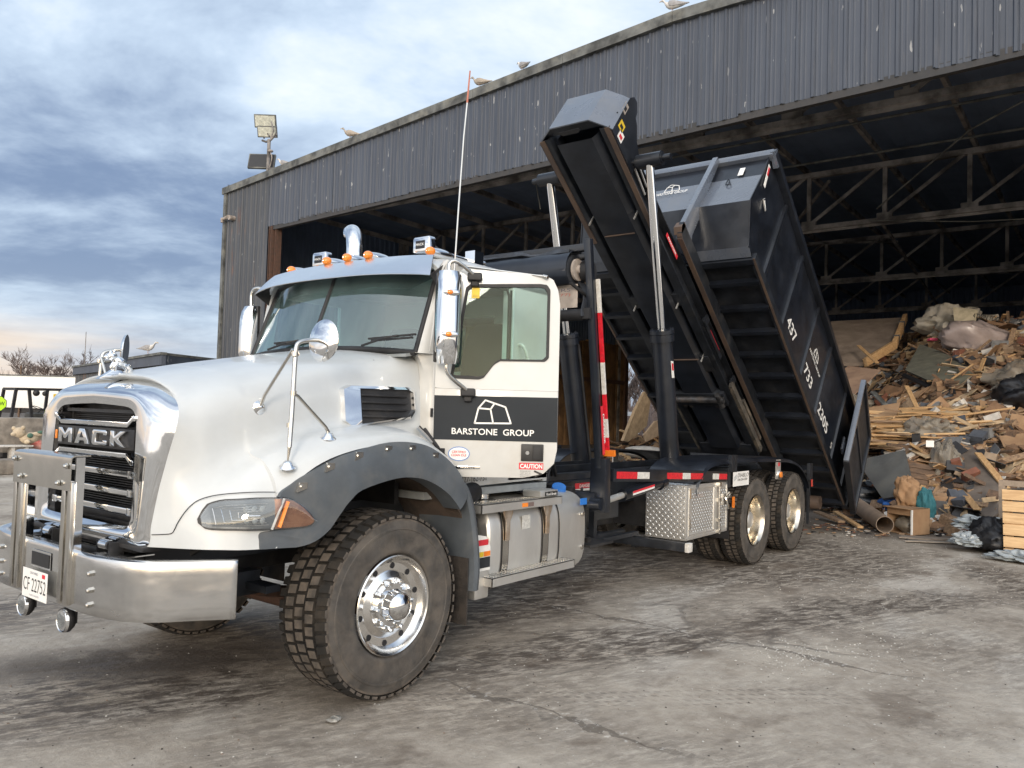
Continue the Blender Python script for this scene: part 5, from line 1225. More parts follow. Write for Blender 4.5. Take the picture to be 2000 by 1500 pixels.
# ================================================================== THE CONTAINER
box = empty('roll_off_container', (0, 0, 0), label='black open-top roll-off bin tipped up on the hoist of the white truck', category='container')
U1_, HW, V0, V1 = 7.8, 1.2, .50, 1.93
fr = (ub, V((0, 1, 0)), vb)
def ufront(v_): return lerp(2.38, 1.95, (v_ - V0) / (V1 - V0))
b = MB(); b.box(hp((2.3 + U1_) / 2, V0 + .03, 0), (U1_ - 2.3, 2 * HW - .04, .012), fr); b.build('bin_floor', M['blackdusty'], box)
for k in (-1, 1):
    b = MB(); b.prism([(2.36, V0), (U1_, V0), (U1_, V1), (1.95, V1), (1.95, 1.56), (1.885, .98), (2.22, V0)], HO + V((0, k * HW, 0)), ub, vb, (0, -k, 0), 0, .012); wl = b.build('bin_side', M['black'], box)
    b = MB(); b.box(hp((1.95 + U1_) / 2, V1 + .02, k * (HW + .03)), (U1_ - 1.95, .11, .09), fr); b.build('top_rail', M['black'], box, bevel=.006)
    b = MB(); b.box(hp((2.38 + U1_) / 2, V0 + .01, k * (HW + .005)), (U1_ - 2.38, .07, .10), fr); b.build('bottom_rail', M['worn'] if 0 else M['blackdusty'], box, bevel=.004)
    b = MB(); b.box(hp((2.38 + U1_) / 2, V0 - .043, k * (HW + .02)), (U1_ - 2.38, .03, .008), fr); b.build('rail_wear', M['worn'], box)
    for u_ in (2.74, 3.64, 4.66, 5.52, 6.62, 7.35):
        b = MB(); yo = k * HW
        b.add([hp(u_ - .012, V0 + .05, yo), hp(u_ + .11, V0 + .05, yo), hp(u_ + .04, V0 + .05, yo + k * .032), hp(u_ - .004, V0 + .05, yo + k * .032), hp(u_ - .012, V1 - .02, yo), hp(u_ + .11, V1 - .02, yo), hp(u_ + .04, V1 - .02, yo + k * .032), hp(u_ - .004, V1 - .02, yo + k * .032)], [(0, 1, 2, 3), (4, 7, 6, 5), (0, 3, 7, 4), (1, 5, 6, 2), (3, 2, 6, 7)])
        b.build('side_rib', M['black'], box)
    b = MB(); b.prism([(1.75, .30), (1.78, .272), (7.75, .262), (7.75, .46), (1.70, .46), (1.70, .38)], HO + V((0, k * .50, 0)), ub, vb, (0, k, 0), 0, .055); mrl = b.build('main_rail', M['blackdusty'], box)
    b = MB(); b.prism([(1.74, .298), (1.80, .262), (7.75, .250), (7.75, .260), (1.80, .272), (1.76, .302)], HO + V((0, k * .497, 0)), ub, vb, (0, k, 0), 0, .062); b.build('rail_shoe', M['worn'], mrl)
    b = MB(); b.box(hp(4.6, .40, k * .475), (5.6, .02, .14), fr); b.build('rail_web', M['blackdusty'], box)
    for i in range(12):
        u_ = 2.75 + i * .445
        b = MB(); b.box(hp(u_, .425, k * .87), (.05, .66, .012), fr); b.box(hp(u_ - .025, .46, k * .87), (.008, .66, .08), fr); b.build('cross_member', M['black'], box)
        if i % 4 == 1: MB().prism([(0, 0), (.12, 0), (0, -.10)], hp(u_ - .02, .44, k * .56), ub * -1, vb, (0, k, 0), 0, .01).build('gusset', M['black'], box)
    # front posts of the hook frame
    b = MB(); b.prism([(1.72, .38), (1.74, .46), (1.84, 1.93), (1.93, 1.93), (1.93, 1.4), (1.99, .9), (1.99, .55), (2.1, .30), (1.80, .28)], HO + V((0, k * .47, 0)), ub, vb, (0, k, 0), 0, .07); b.build('front_post', M['black_skylit'], box, bevel=.004)
    b = MB(); b.prism([(1.69, .36), (1.71, .47), (1.77, .47), (1.76, .30)], HO + V((0, k * .455, 0)), ub, vb, (0, k, 0), 0, .10); b.build('nose_wear', M['worn'], box)
    b = MB(); b.cyl(hp(2.15, .34, k * .50), hp(2.15, .34, k * .55), .06, n=20); b.build('nose_roller', M['blackdusty'], box)
b = MB(); b.box(hp(1.96, V1 + .01, 0), (.10, 2 * HW + .10, .11), fr); b.build('front_top_rail', M['black_skylit'], box, bevel=.006)
for k in (-1, 1):
    b = MB(); b.box(hp(2.02, V1 + .0, k * (HW + .05)), (.22, .06, .105), (V((ub * .93 - vb * .36).normalized()), V((0, 1, 0)), V((vb * .93 + ub * .36).normalized()))); b.build('rail_corner', M['black_skylit'], box)
b = MB(); b.add([hp(1.97, V1 - .03, -HW), hp(1.97, V1 - .03, HW), hp(1.965, 1.56, HW), hp(1.965, 1.56, -HW)], [(0, 1, 2, 3)]); b.build('front_upper_strip', M['black'], box)
fwm = mat('front_wall_paint', (.085, .10, .135), .30, var=.05, vs=2, coat=.2, dust=(.1, .1, .12), dustamt=.2)  # black paint with its sky reflection put into the base colour
b = MB(); b.add([hp(1.965, 1.56, -HW), hp(1.965, 1.56, HW), hp(1.90, .98, HW), hp(1.90, .98, -HW)], [(0, 1, 2, 3)]); fwall = b.build('front_wall', M['black_skylit'], box)
b = MB(); b.add([hp(1.90, .98, -HW), hp(1.90, .98, HW), hp(2.24, .50, HW), hp(2.24, .50, -HW)], [(0, 1, 2, 3)])
b.build('front_under_wall', M['black'], box)
b = MB(); b.add([hp(2.22, .505, -HW), hp(2.22, .505, HW), hp(2.36, .47, HW), hp(2.36, .47, -HW)], [(0, 1, 2, 3)]); b.build('front_ledge', M['black_skylit'], box)
b = MB(); b.box(hp(2.42, V0 - .01, 0), (.09, 2 * HW + .02, .10), fr); b.build('front_beam', M['black'], box, bevel=.004)
b = MB(); b.prism([(2.30, .46), (2.36, .54), (2.36, .44)], hp(0, 0, -.56), ub, vb, (0, -1, 0), 0, .62); 
# front markings
text('bin_name', 'BARSTONE GROUP', M['decal'], fwall, hp(1.935, 1.385, .235), (0, -1, 0), vb, width=.47, height=.05, off=.01, ext=.012)
b = MB(); LPb = {k_: (v_[0], v_[1]) for k_, v_ in LP.items()}
for s, e in ('ab', 'bc', 'cd', 'de', 'ea', 'ef', 'fg', 'fh'):
    q0 = hp(1.93, 1.455 + (LP[s][1] - 1.667) * .9, .115 - (LP[s][0] - .279) * .9); q1 = hp(1.93, 1.455 + (LP[e][1] - 1.667) * .9, .115 - (LP[e][0] - .279) * .9)
    b.beam(q0, q1, .010, .003, up=ub)
b.build('bin_logo', M['decal'], fwall)
text('bin_number', '1', M['decal'], fwall, hp(1.958, 1.59, -.86), (0, -1, .0), vb, width=.07, height=.15, off=.0, ext=.012)
b = MB(); b.tube([hp(1.94, 1.54, -.76), hp(1.93, 1.44, -.755), hp(1.92, 1.40, -.77), hp(1.92, 1.40, -.82), hp(1.94, 1.54, -.765)], .008, n=6, smooth=3); b.build('tie_hook', M['black'], box)
b = MB(); b.tube([hp(2.16, 1.32, -1.215), hp(2.10, 1.22, -1.235), hp(2.24, 1.18, -1.235), hp(2.17, 1.30, -1.215)], .009, n=6); b.build('tie_hook', M['alu'], box)
sidel = [o for o in box.children if o.name.startswith('bin_side')][0]
b = MB(); b.box(hp(2.03, 1.60, -1.216), (.055, .004, .36), (V((ub * .98 + vb * .15).normalized()), V((0, 1, 0)), V((vb * .98 - ub * .15).normalized()))); sv = b.build('capsule_decal', M['decal'], sidel, bevel=0); b = MB(); b.box(hp(2.02, 1.68, -1.219), (.04, .003, .13), (V((ub * .98 + vb * .15).normalized()), V((0, 1, 0)), V((vb * .98 - ub * .15).normalized()))); b.build('capsule_print', M['decalred'], sv)
for s, u_, v_, wd in (('437', 3.80, .74, .42), ('733', 4.76, .74, .42), ('2305', 5.62, .73, .60)):
    text('phone_number', s, M['decal'], sidel, hp(u_, v_, -1.204), ub, vb, width=wd, height=.19, off=.014)
text('side_name', 'BARSTONE GROUP', M['decal'], sidel, hp(4.72, 1.16, -1.204), ub, vb, width=.68, height=.05, off=.02)
b = MB()
for s, e in ('ab', 'bc', 'cd', 'de', 'ea', 'ef', 'fg', 'fh'):
    b.beam(hp(4.95 + (LP[s][0] - .279) * .95, 1.25 + (LP[s][1] - 1.667) * .95, -1.206), hp(4.95 + (LP[e][0] - .279) * .95, 1.25 + (LP[e][1] - 1.667) * .95, -1.206), .003, .014, up=(0, 0, 1))
b.build('side_logo', M['decal'], sidel)
text('bin_digit', '5', M['decal'], sidel, hp(6.5, .72, -1.204), ub, vb, width=.07, height=.11, off=.02)
# rear post and swung-back door
for k in (-1, 1):
    b = MB(); b.box(hp(U1_ - .04, (V0 + V1) / 2, k * (HW + .02)), (.12, .10, V1 - V0 + .1), fr); b.build('rear_post', M['black'], box, bevel=.004)
b = MB(); dw = (ub * -1.4 + V((0, -.17, 0))).normalized(); nrm = dw.cross(vb).normalized()
H0 = hp(U1_ + .06, V0 - .04, -HW - .13); W_, Hh = 1.42, 1.52
b.box(H0 + dw * (W_ / 2) + vb * (Hh / 2), (W_ - .02, .012, Hh - .02), (dw, nrm, vb)); tdoor = b.build('bin_door', M['blackdusty'], box)
b = MB()
MB().box(H0 + dw * W_ + vb * (Hh / 2), (.07, .075, Hh + .07), (dw, nrm, vb)).build('door_edge_tube', M['black_skylit'], tdoor, bevel=.006)
b.box(H0 + vb * (Hh / 2), (.09, .09, Hh + .09), (dw, nrm, vb))
for a in (0, Hh): b.box(H0 + dw * (W_ / 2) + vb * a, (W_, .088, .085), (dw, nrm, vb))
b.box(H0 + dw * (W_ / 2) + vb * (Hh / 2), (W_, .06, .07), (dw, nrm, vb))
b.build('door_frame_tube', M['black'], tdoor, bevel=.006)
b = MB(); b.tube([H0 + dw * W_ + vb * .1 + nrm * .08, H0 + dw * (W_ + .12) + vb * .1 + nrm * .08, H0 + dw * (W_ + .12) + vb * .32 + nrm * .08, H0 + dw * W_ + vb * .32 + nrm * .08, H0 + dw * W_ + vb * .1 + nrm * .08], .016, n=6); b.build('door_latch', M['black'], tdoor)
b = MB()
for i in range(14):
    t = i / 14; c = hp(7.25, .92, -1.30).lerp(hp(7.62, 1.15, -1.35), t) + V((0, 0, -.12 * math.sin(t * math.pi)))
    b.tube([c + V((.02 * math.cos(a), .02 * math.sin(a) * (i % 2), .02 * math.sin(a) * ((i + 1) % 2))) for a in [x * math.pi / 3 for x in range(7)]], .005, n=5)
b.build('door_chain', M['stainless'], box)
b = MB(); b.cyl(hp(7.55, .36, -.9), hp(7.55, .36, .9), .11, n=22); b.build('ground_roller', M['worn'], box)
# ================================================================== GROUND
def ground_material():
    m, t, b = newmat('yard_concrete')
    co = t.add('ShaderNodeTexCoord').outputs['Object']
    w1 = t.noise(co, 0.45, 5, 0.6, out=1)
    warp = t.vmath('ADD', co, t.vmath('SCALE', t.vmath('SUBTRACT', w1, (.5, .5, .5))))
    warp.node.inputs[1].default_value = (0, 0, 0)
    sc_ = t.add('ShaderNodeVectorMath', operation='SCALE'); t.l.new(t.vmath('SUBTRACT', w1, (.5, .5, .5)), sc_.inputs[0]); sc_.inputs[3].default_value = 1.6
    wp = t.vmath('ADD', co, sc_.outputs[0])
    sepx = t.add('ShaderNodeSeparateXYZ'); t.l.new(co, sepx.inputs[0]); X, Y = sepx.outputs[0], sepx.outputs[1]
    base = t.mix(t.ramp(t.noise(co, 1.3, 6, .62), .3, .7), (.27, .23, .185), (.445, .395, .33))
    base = t.mix(t.ramp(t.noise(co, 9.0, 6, .7), .35, .72), base, t.mix(0.5, base, (.54, .485, .415)))
    # pale dusty sweeps
    base = t.mix(t.math('MULTIPLY', t.ramp(t.noise(t.map(wp, (.5, 1.4, 1), (0, 0, R(38))), .55, 4, .55), .54, .70), .55), base, (.64, .60, .54))
    # dark wet grime: large masks made from distances to places on the ground
    def blob(cx, cy, rx, ry, rot, soft=.5):
        v = t.map(wp, (1, 1, 1), (0, 0, 0), (-cx, -cy, 0)); v = t.map(v, (1 / rx, 1 / ry, 0), (0, 0, 0)) if not rot else t.map(t.map(v, (1, 1, 0), (0, 0, -rot)), (1 / rx, 1 / ry, 0))
        return t.ramp(t.vmath('LENGTH', v, out=1), 1.0 - soft, 1.0 + soft, 1.0, 0.0)
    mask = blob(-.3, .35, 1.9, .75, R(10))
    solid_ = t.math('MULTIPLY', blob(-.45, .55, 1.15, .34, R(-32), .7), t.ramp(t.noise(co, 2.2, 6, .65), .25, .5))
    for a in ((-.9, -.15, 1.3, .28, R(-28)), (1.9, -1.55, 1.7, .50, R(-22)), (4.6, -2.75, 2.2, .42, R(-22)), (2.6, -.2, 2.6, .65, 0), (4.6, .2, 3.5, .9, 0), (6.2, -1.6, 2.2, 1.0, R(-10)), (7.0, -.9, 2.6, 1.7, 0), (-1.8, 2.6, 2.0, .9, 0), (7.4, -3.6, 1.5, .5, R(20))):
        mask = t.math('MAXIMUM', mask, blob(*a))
    patches = t.ramp(t.noise(wp, .33, 5, .6), .46, .60)
    fine = t.ramp(t.noise(t.map(t.map(co, (1, 1, 1), (0, 0, R(25))), (.55, 1.5, 1)), 8.0, 9, .78, .25), .43, .56)
    streaky = t.ramp(t.noise(t.map(t.map(co, (1, 1, 1), (0, 0, R(18))), (2.2, 9, 1)), 2.0, 7, .7), .42, .60)
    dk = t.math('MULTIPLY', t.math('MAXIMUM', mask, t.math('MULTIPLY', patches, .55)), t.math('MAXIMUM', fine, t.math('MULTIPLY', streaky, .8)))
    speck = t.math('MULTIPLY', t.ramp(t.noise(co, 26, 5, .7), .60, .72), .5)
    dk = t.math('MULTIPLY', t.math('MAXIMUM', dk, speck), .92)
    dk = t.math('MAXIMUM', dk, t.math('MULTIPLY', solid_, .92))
    inn_ = t.ramp(t.math('ADD', X, t.math('MULTIPLY', t.math('SUBTRACT', t.noise(co, .8, 4), .5), 3.5)), 8.4, 10.6)  # inside the shed: brown dirt, with the shed's shade painted into the ground colour
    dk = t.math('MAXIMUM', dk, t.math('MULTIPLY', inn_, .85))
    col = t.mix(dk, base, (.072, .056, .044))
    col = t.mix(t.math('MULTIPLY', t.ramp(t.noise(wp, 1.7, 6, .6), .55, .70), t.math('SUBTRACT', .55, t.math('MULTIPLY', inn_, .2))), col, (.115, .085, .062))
    # cracks / slab joints
    vo = t.add('ShaderNodeTexVoronoi', feature='DISTANCE_TO_EDGE', inp={'Scale': .20}); t.l.new(wp, vo.inputs['Vector'])
    crack = t.math('MULTIPLY', t.ramp(vo.outputs[0], .001, .007, 1.0, 0.0), t.ramp(t.noise(co, 1.1, 3), .46, .60))
    col = t.mix(t.math('MULTIPLY', crack, .45), col, (.06, .05, .042))
    for (xj, yj0, yj1) in ((.48, -3.2, -.9), (2.68, -3.9, .4), (5.9, -4.6, -1.4)):
        jx = t.math('ABSOLUTE', t.math('SUBTRACT', t.math('ADD', X, t.math('MULTIPLY', t.math('SUBTRACT', t.noise(co, 1.6, 5, .6), .5), .42)), xj))
        jw = t.math('ADD', .012, t.math('MULTIPLY', t.ramp(t.noise(co, 3.1, 4, .6), .45, .7), .05))
        jm = t.math('MULTIPLY', t.math('LESS_THAN', jx, jw), t.math('MULTIPLY', t.ramp(Y, yj0, yj0 + .6), t.ramp(Y, yj1 - .6, yj1, 1.0, 0.0)))
        col = t.mix(t.math('MULTIPLY', jm, .6), col, (.075, .062, .05))
        edge = t.math('MULTIPLY', t.math('MULTIPLY', t.ramp(jx, .03, .10, 1.0, 0.0), t.ramp(t.noise(co, 18, 4, .7), .56, .66)), t.math('MULTIPLY', t.ramp(Y, yj0, yj0 + .6), t.ramp(Y, yj1 - .6, yj1, 1.0, 0.0)))
        col = t.mix(t.math('MULTIPLY', edge, .5), col, (.7, .68, .64))
    # tyre tracks
    tracks = None
    sc2_ = t.add('ShaderNodeVectorMath', operation='SCALE'); t.l.new(t.vmath('SUBTRACT', t.noise(co, 1.2, 2, out=1), (.5, .5, .5)), sc2_.inputs[0]); sc2_.inputs[3].default_value = .12
    wp2 = t.vmath('ADD', co, sc2_.outputs[0])
    for (ax_, ay_, ang, wd_) in ((1.05, -2.3, R(-46.5), .17), (2.4, -.9, R(-63), .2), (5.2, -3.2, R(-20), .25)):
        v = t.map(wp2, (1, 1, 1), (0, 0, 0), (-ax_, -ay_, 0)); v = t.map(v, (1, 1, 1), (0, 0, -ang))
        s2 = t.add('ShaderNodeSeparateXYZ'); t.l.new(v, s2.inputs[0])
        inb = t.ramp(t.math('ABSOLUTE', s2.outputs[1]), wd_ * .8, wd_, 1.0, 0.0)
        rib = t.ramp(t.math('SINE', t.math('MULTIPLY', s2.outputs[1], 78.0)), -.2, .7)
        lug = t.ramp(t.math('SINE', t.math('ADD', t.math('MULTIPLY', s2.outputs[0], 90.0), t.math('MULTIPLY', s2.outputs[1], 40))), -.5, .4)
        ln = t.ramp(t.math('ABSOLUTE', s2.outputs[0]), 1.1, 2.6, 1.0, 0.0)
        k_ = t.math('MULTIPLY', t.math('MULTIPLY', inb, t.math('MULTIPLY', rib, lug)), t.math('MULTIPLY', ln, t.ramp(t.noise(co, 3, 4), .35, .6)))
        tracks = k_ if tracks is None else t.math('MAXIMUM', tracks, k_)
    col = t.mix(t.math('MULTIPLY', tracks, .38), col, (.12, .10, .085))
    wsp = t.ramp(t.noise(co, 34, 3, .6), .70, .78)
    col = t.mix(t.math('MULTIPLY', wsp, .6), col, (.62, .60, .57))
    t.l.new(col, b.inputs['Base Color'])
    rough = t.math('SUBTRACT', .92, t.math('MULTIPLY', t.math('MULTIPLY', mask, fine), .30))
    t.l.new(rough, b.inputs['Roughness'])
    h = t.math('ADD', t.math('MULTIPLY', t.noise(co, 3.0, 8, .7), 1.0), t.math('MULTIPLY', t.noise(co, 42, 6, .75), .30))
    h = t.math('SUBTRACT', h, t.math('ADD', t.math('MULTIPLY', crack, .3), t.math('MULTIPLY', tracks, .12)))
    bn = t.add('ShaderNodeBump', inp={'Strength': .75, 'Distance': .035, 'Height': h}); t.l.new(bn.outputs[0], b.inputs['Normal'])
    return m
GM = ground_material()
b = MB(); 
n = 90
def gz(x, y): 
    k = max(0, 1 - math.hypot(x - 2, y + 1) / 30)
    return (noise.noise(V((x * .5, y * .5, 3))) * .012 - .008) * k
xs = [-900, -300, -100, -40] + [-15 + i * .75 for i in range(60)] + [34, 45, 60, 120, 300, 900]
ys = [-900, -300, -80, -30] + [-12 + i * .75 for i in range(50)] + [30, 45, 80, 200, 500, 900]
b.grid([[V((x, y, gz(x, y))) for y in ys] for x in xs])
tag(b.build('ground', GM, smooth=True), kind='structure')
# small stones, glass crumbs and scraps scattered on the yard (uncountable)
rng = random.Random(11); b = MB()
mats = [mat('grit_pale', (.55, .53, .49), .8), mat('grit_dark', (.06, .05, .045), .8), mat('grit_brown', (.2, .14, .1), .8)]
def grit(b, x, y, s, mi):
    b.m = mi; c = V((x, y, gz(x, y) + s * .15)); a = rng.uniform(0, 6.3)
    X_, Y_ = V((math.cos(a), math.sin(a), 0)), V((-math.sin(a), math.cos(a), 0))
    p = [c + X_ * s * rng.uniform(.6, 1.1), c + Y_ * s * rng.uniform(.4, .9), c - X_ * s * rng.uniform(.6, 1.1), c - Y_ * s * rng.uniform(.4, .9), c + V((0, 0, s * rng.uniform(.2, .6)))]
    b.add(p, [(0, 1, 4), (1, 2, 4), (2, 3, 4), (3, 0, 4)])
for i in range(5200):
    d = rng.uniform(0, 1) ** .7; x = rng.uniform(-3, 12); y = rng.uniform(-4.6, 3.0)
    grit(b, x, y, rng.choice((.003, .004, .005, .007, .010)), rng.choice((0, 0, 1, 1, 2)))
for i in range(900):   # crumbs in drifts
    t_ = rng.uniform(0, 1); cx, cy, sx = rng.choice(((8.4, -3.0, .9), (3.1, -3.2, .5), (2.6, -2.75, .25), (9.6, -1.6, .8), (5.4, -2.3, .8)))
    grit(b, cx + rng.gauss(0, sx), cy + rng.gauss(0, sx * .6), rng.choice((.005, .008, .012)), 0)
tag(b.build('gravel', mats, fix=False), kind='stuff')
b = MB(); b.ell((0, 0, 0), (.05, .035, .008), n=16, m=8)
for i, p in enumerate(b.v): b.v[i] = p + V((noise.noise(p * 40), noise.noise(p * 40 + V((5, 0, 0))), .3 * noise.noise(p * 60))) * .022
o_ = b.build('crushed_foil', mat('dull_foil', (.42, .40, .36), .5, .3, var=.2, vs=30), smooth=30); o_.location = (-.42, -1.22, .006); tag(o_, 'crushed dull foil scrap lying on the concrete just in front of the front tyre', 'litter')

# ================================================================== WAREHOUSE
FA = R(3.7); F_ = V((12.0, 0, 0)); tv = V((math.sin(FA), math.cos(FA), 0)); nv = V((-math.cos(FA), math.sin(FA), 0)); zv = V((0, 0, 1))
def W(s, z, d=0.0): return F_ + tv * s + nv * d + zv * z
def ztop(s): return 10.42 - .042 * abs(s - 3.2)
SL, SR, ZO, SJ = 21.75, -15.0, 8.0, 18.75
ware = empty('waste_transfer_shed', (12, 0, 0), label='large dark grey corrugated metal shed with a huge open front', category='building'); ware_off = V((12, 0, 0))
class MBo(MB):
    def build(s, name, m, parent=None, **k):
        s.v = [p - s.off for p in s.v]; return MB.build(s, name, m, parent, **k)
def mo(off):
    x = MBo(); x.off = V(off); return x
def cladding(name, col, c2, drop=.55, rust=.0):
    m, t, b = newmat(name)
    co = t.add('ShaderNodeTexCoord').outputs['Object']
    oi = t.add('ShaderNodeObjectInfo')
    c = t.mix(t.ramp(t.noise(t.map(co, (1, 1, .25)), 1.5, 6, .6), .3, .7), c2, col)
    c = t.mix(t.math('MULTIPLY', oi.outputs['Random'], .35), c, tuple(x * .72 for x in col))
    st = t.math('MULTIPLY', t.ramp(t.noise(t.map(co, (14, 14, 1.1)), 1.0, 5, .62), .50, .78), .35)
    c = t.mix(st, c, (.12, .12, .125))
    dr = t.math('MULTIPLY', t.ramp(t.noise(t.map(co, (4.2, 4.2, 1.35)), 2.6, 2.0, .45), .715, .735), t.ramp(t.noise(co, .9, 2), .38, .54))
    c = t.mix(t.math('MULTIPLY', dr, drop), c, (.62, .62, .60))
    if rust: c = t.mix(t.math('MULTIPLY', t.ramp(t.noise(t.map(co, (2, 2, .3)), 1.4, 4, .6), .60, .70), rust), c, (.19, .08, .035))
    t.l.new(c, b.inputs['Base Color']); b.inputs['Roughness'].default_value = .52; b.inputs['Metallic'].default_value = .0
    return m
CLAD = cladding('dark_cladding', (.066, .080, .108), (.050, .060, .082), .45)
CLADN = cladding('dark_cladding_rusty', (.070, .077, .090), (.040, .046, .056), .35, rust=.5)
PW = .914
prof1 = [(0, .035), (.03, .035), (.055, 0), (.15, 0), (.16, .008), (.18, .008), (.19, 0), (.24, 0), (.25, .008), (.27, .008), (.28, 0), (.275 + .005, 0), (.30, .030), (.345, .030), (.37, 0), (.46, 0), (.47, .008), (.49, .008), (.50, 0), (.55, 0), (.56, .008), (.58, .008), (.59, 0), (.61, .030), (.655, .030), (.68, 0), (.75, 0), (.76, .008), (.78, .008), (.79, 0), (.86, 0), (.885, .035), (.914, .035)]
rngp = random.Random(3)
s_ = SR; ip = 0
while s_ < SL - .05:
    w_ = min(PW, SL - s_); z0 = ZO if s_ + w_ / 2 < SJ else 0.0
    b = mo(ware_off); dj = rngp.uniform(-.006, .006); zb = z0 + rngp.uniform(-.03, .03) * (z0 > 0)
    pr = [(a, d) for a, d in prof1 if a <= w_ + 1e-6]
    bent = z0 > 0 and abs(s_ - 4.4) < .46
    rows = []
    for a, d in pr:
        zs = [zb, zb + .25, zb + .6, ztop(s_ + a)]
        rows.append([W(s_ + a, z, d + dj + (.16 * (.6 - (z - zb)) / .6 * (a / w_) if (bent and z < zb + .6) else 0) + .01 + .006 * math.sin(z * 2 + ip)) for z in zs])
    b.grid(rows); b.build('cladding_panel', CLADN if z0 == 0 else CLAD, ware, smooth=20)
    if z0 == 0 and 0: pass
    s_ += PW; ip += 1
# roof trim in lengths, soffit channel, jamb
sq = SR
while sq < SL:
    e_ = min(sq + 3.0, SL + .18)
    b = mo(ware_off)
    for (d0, d1, za, zb_) in ((-.05, .13, -.02, .22), ):
        pts = []
        for s in (sq, e_ - .012):
            z_ = ztop(s); pts += [W(s, z_ + za, d1), W(s, z_ + zb_, d1), W(s, z_ + zb_ + .02, d0 - .5), W(s, z_ + za, d0)]
        b.add(pts, [(0, 1, 5, 4), (1, 2, 6, 5), (2, 3, 7, 6), (3, 0, 4, 7), (0, 3, 2, 1), (4, 5, 6, 7)])
    b.build('roof_trim', M['rooftrim'], ware); sq = e_
b = mo(ware_off); b.beam(W(SR, ZO - .02, -.06), W(SJ, ZO - .02, -.06), .20, .14, up=nv); b.beam(W(SR, ZO + .3, -.2), W(SJ, ZO + .3, -.2), .30, .2); b.build('door_header', mat('rusty_header', (.055, .052, .052), .8, col2=(.04, .042, .046), vs=2.5), ware)
b = mo(ware_off); b.beam(W(SJ - .17, 0, -.10), W(SJ - .17, ZO, -.10), .34, .025, up=tv); b.beam(W(SJ - .02, 0, -.12), W(SJ - .02, ZO, -.12), .02, .35, up=nv) ; b.beam(W(SJ - .34, 0, -.12), W(SJ - .34, ZO, -.12), .02, .25, up=nv); b.build('door_jamb', M['rust'], ware)
b = mo(ware_off); b.beam(W(SL, 0, .02), W(SL, ztop(SL), .02), .16, .16, up=nv); b.build('corner_trim', M['rooftrim'], ware)
b = mo(ware_off); b.add([W(4.35, ZO + .02, .02), W(5.0, ZO + .30, .12), W(4.9, ZO + .12, .25), W(4.2, ZO - .06, .1)], [(0, 1, 2, 3)]); b.build('bent_flashing', M['signbeige'], ware)
# shell: side walls, back wall, roof deck
XB_ = 52.0
def dirx(x): return x
b = mo(ware_off)
def corr_wall(b, p0, p1, z0, z1, step=.30, dep=.05):
    p0, p1 = V(p0), V(p1); L = (p1 - p0).length; d = (p1 - p0) / L; nn = zv.cross(d); k = int(L / step); rows = []
    for i in range(k + 1):
        for a, o in ((0, 0), (.35, 0), (.5, dep), (.85, dep)):
            s = min(L, (i + a) * step); p = p0 + d * s + nn * o; rows.append([p + zv * z0, p + zv * z1])
    b.grid(rows)
YL = W(SL, 0).y; XL = W(SL, 0).x
corr_wall(b, (XL, YL, 0), (43.4, YL, 0), 0, 10); corr_wall(b, (43.4, YL, 0), (49.6, YL, 0), 5.6, 10); corr_wall(b, (49.6, YL, 0), (XB_, YL, 0), 0, 10)
corr_wall(b, (XB_, YL, 0), (XB_, -16, 0), 0, 11); corr_wall(b, (XB_, -15.5, 0), (12, -15.5, 0), 0, 10.2)
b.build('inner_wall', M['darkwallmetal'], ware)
b = mo(ware_off)
rows = []
for s in [SR + (SL - SR) * i / 120 for i in range(121)]:
    p = W(s, 0); z = ztop(s) - .02 + (.03 if int(s / .3) % 2 else 0)
    rows.append([V((p.x, p.y, z)), V((32, p.y, z)), V((XB_ + .5, p.y, z))])
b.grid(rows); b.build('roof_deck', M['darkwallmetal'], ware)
# purlins and trusses
def beam_to(b, p0, p1, w_, h_): b.beam(p0, p1, w_, h_)
for i in range(15):
    y = -14 + i * 2.5; b = mo(ware_off); zt = ztop(y) - .20
    b.bb((W(y, 0).x + .35, y - .05, zt - .18), (XB_, y + .05, zt)); b.build('purlin', M['steelbeam'], ware)
for (x, zc, zt_) in ((13.6, 8.25, 9.7), (22.3, 8.0, 9.65), (32.3, 8.0, 9.65), (42.3, 8.0, 9.65)):
    tr_ = mo(ware_off); tr_.bb((x - .11, -15.3, zc - .12), (x + .11, YL - .2, zc + .02)); tr_.bb((x - .012, -15.3, zc - .2), (x + .012, YL - .2, zc)) 
    tr_.bb((x - .10, -15.3, zt_ - .08), (x + .10, YL - .2, zt_ + .08)); ch = tr_.build('truss_chord', M['steelbeam'], ware)
    wb = 0
    y = YL - .6
    while y > -15:
        b = mo(ware_off); b.bb((x - .05, y - .06, zc), (x + .05, y + .06, zt_)); b.bb((x - .055, y - .22, zc - .0), (x + .055, y + .22, zc + .18)); b.build('truss_post', M['steelbeam'], ware)
        b = mo(ware_off); b.beam((x, y, zc + .05), (x, y - 2.1, zt_ - .05) if y > 3 else (x, y - 2.1, zt_ - .05), .06, .10); b.build('truss_diagonal', M['steelbeam'], ware)
        y -= 2.25
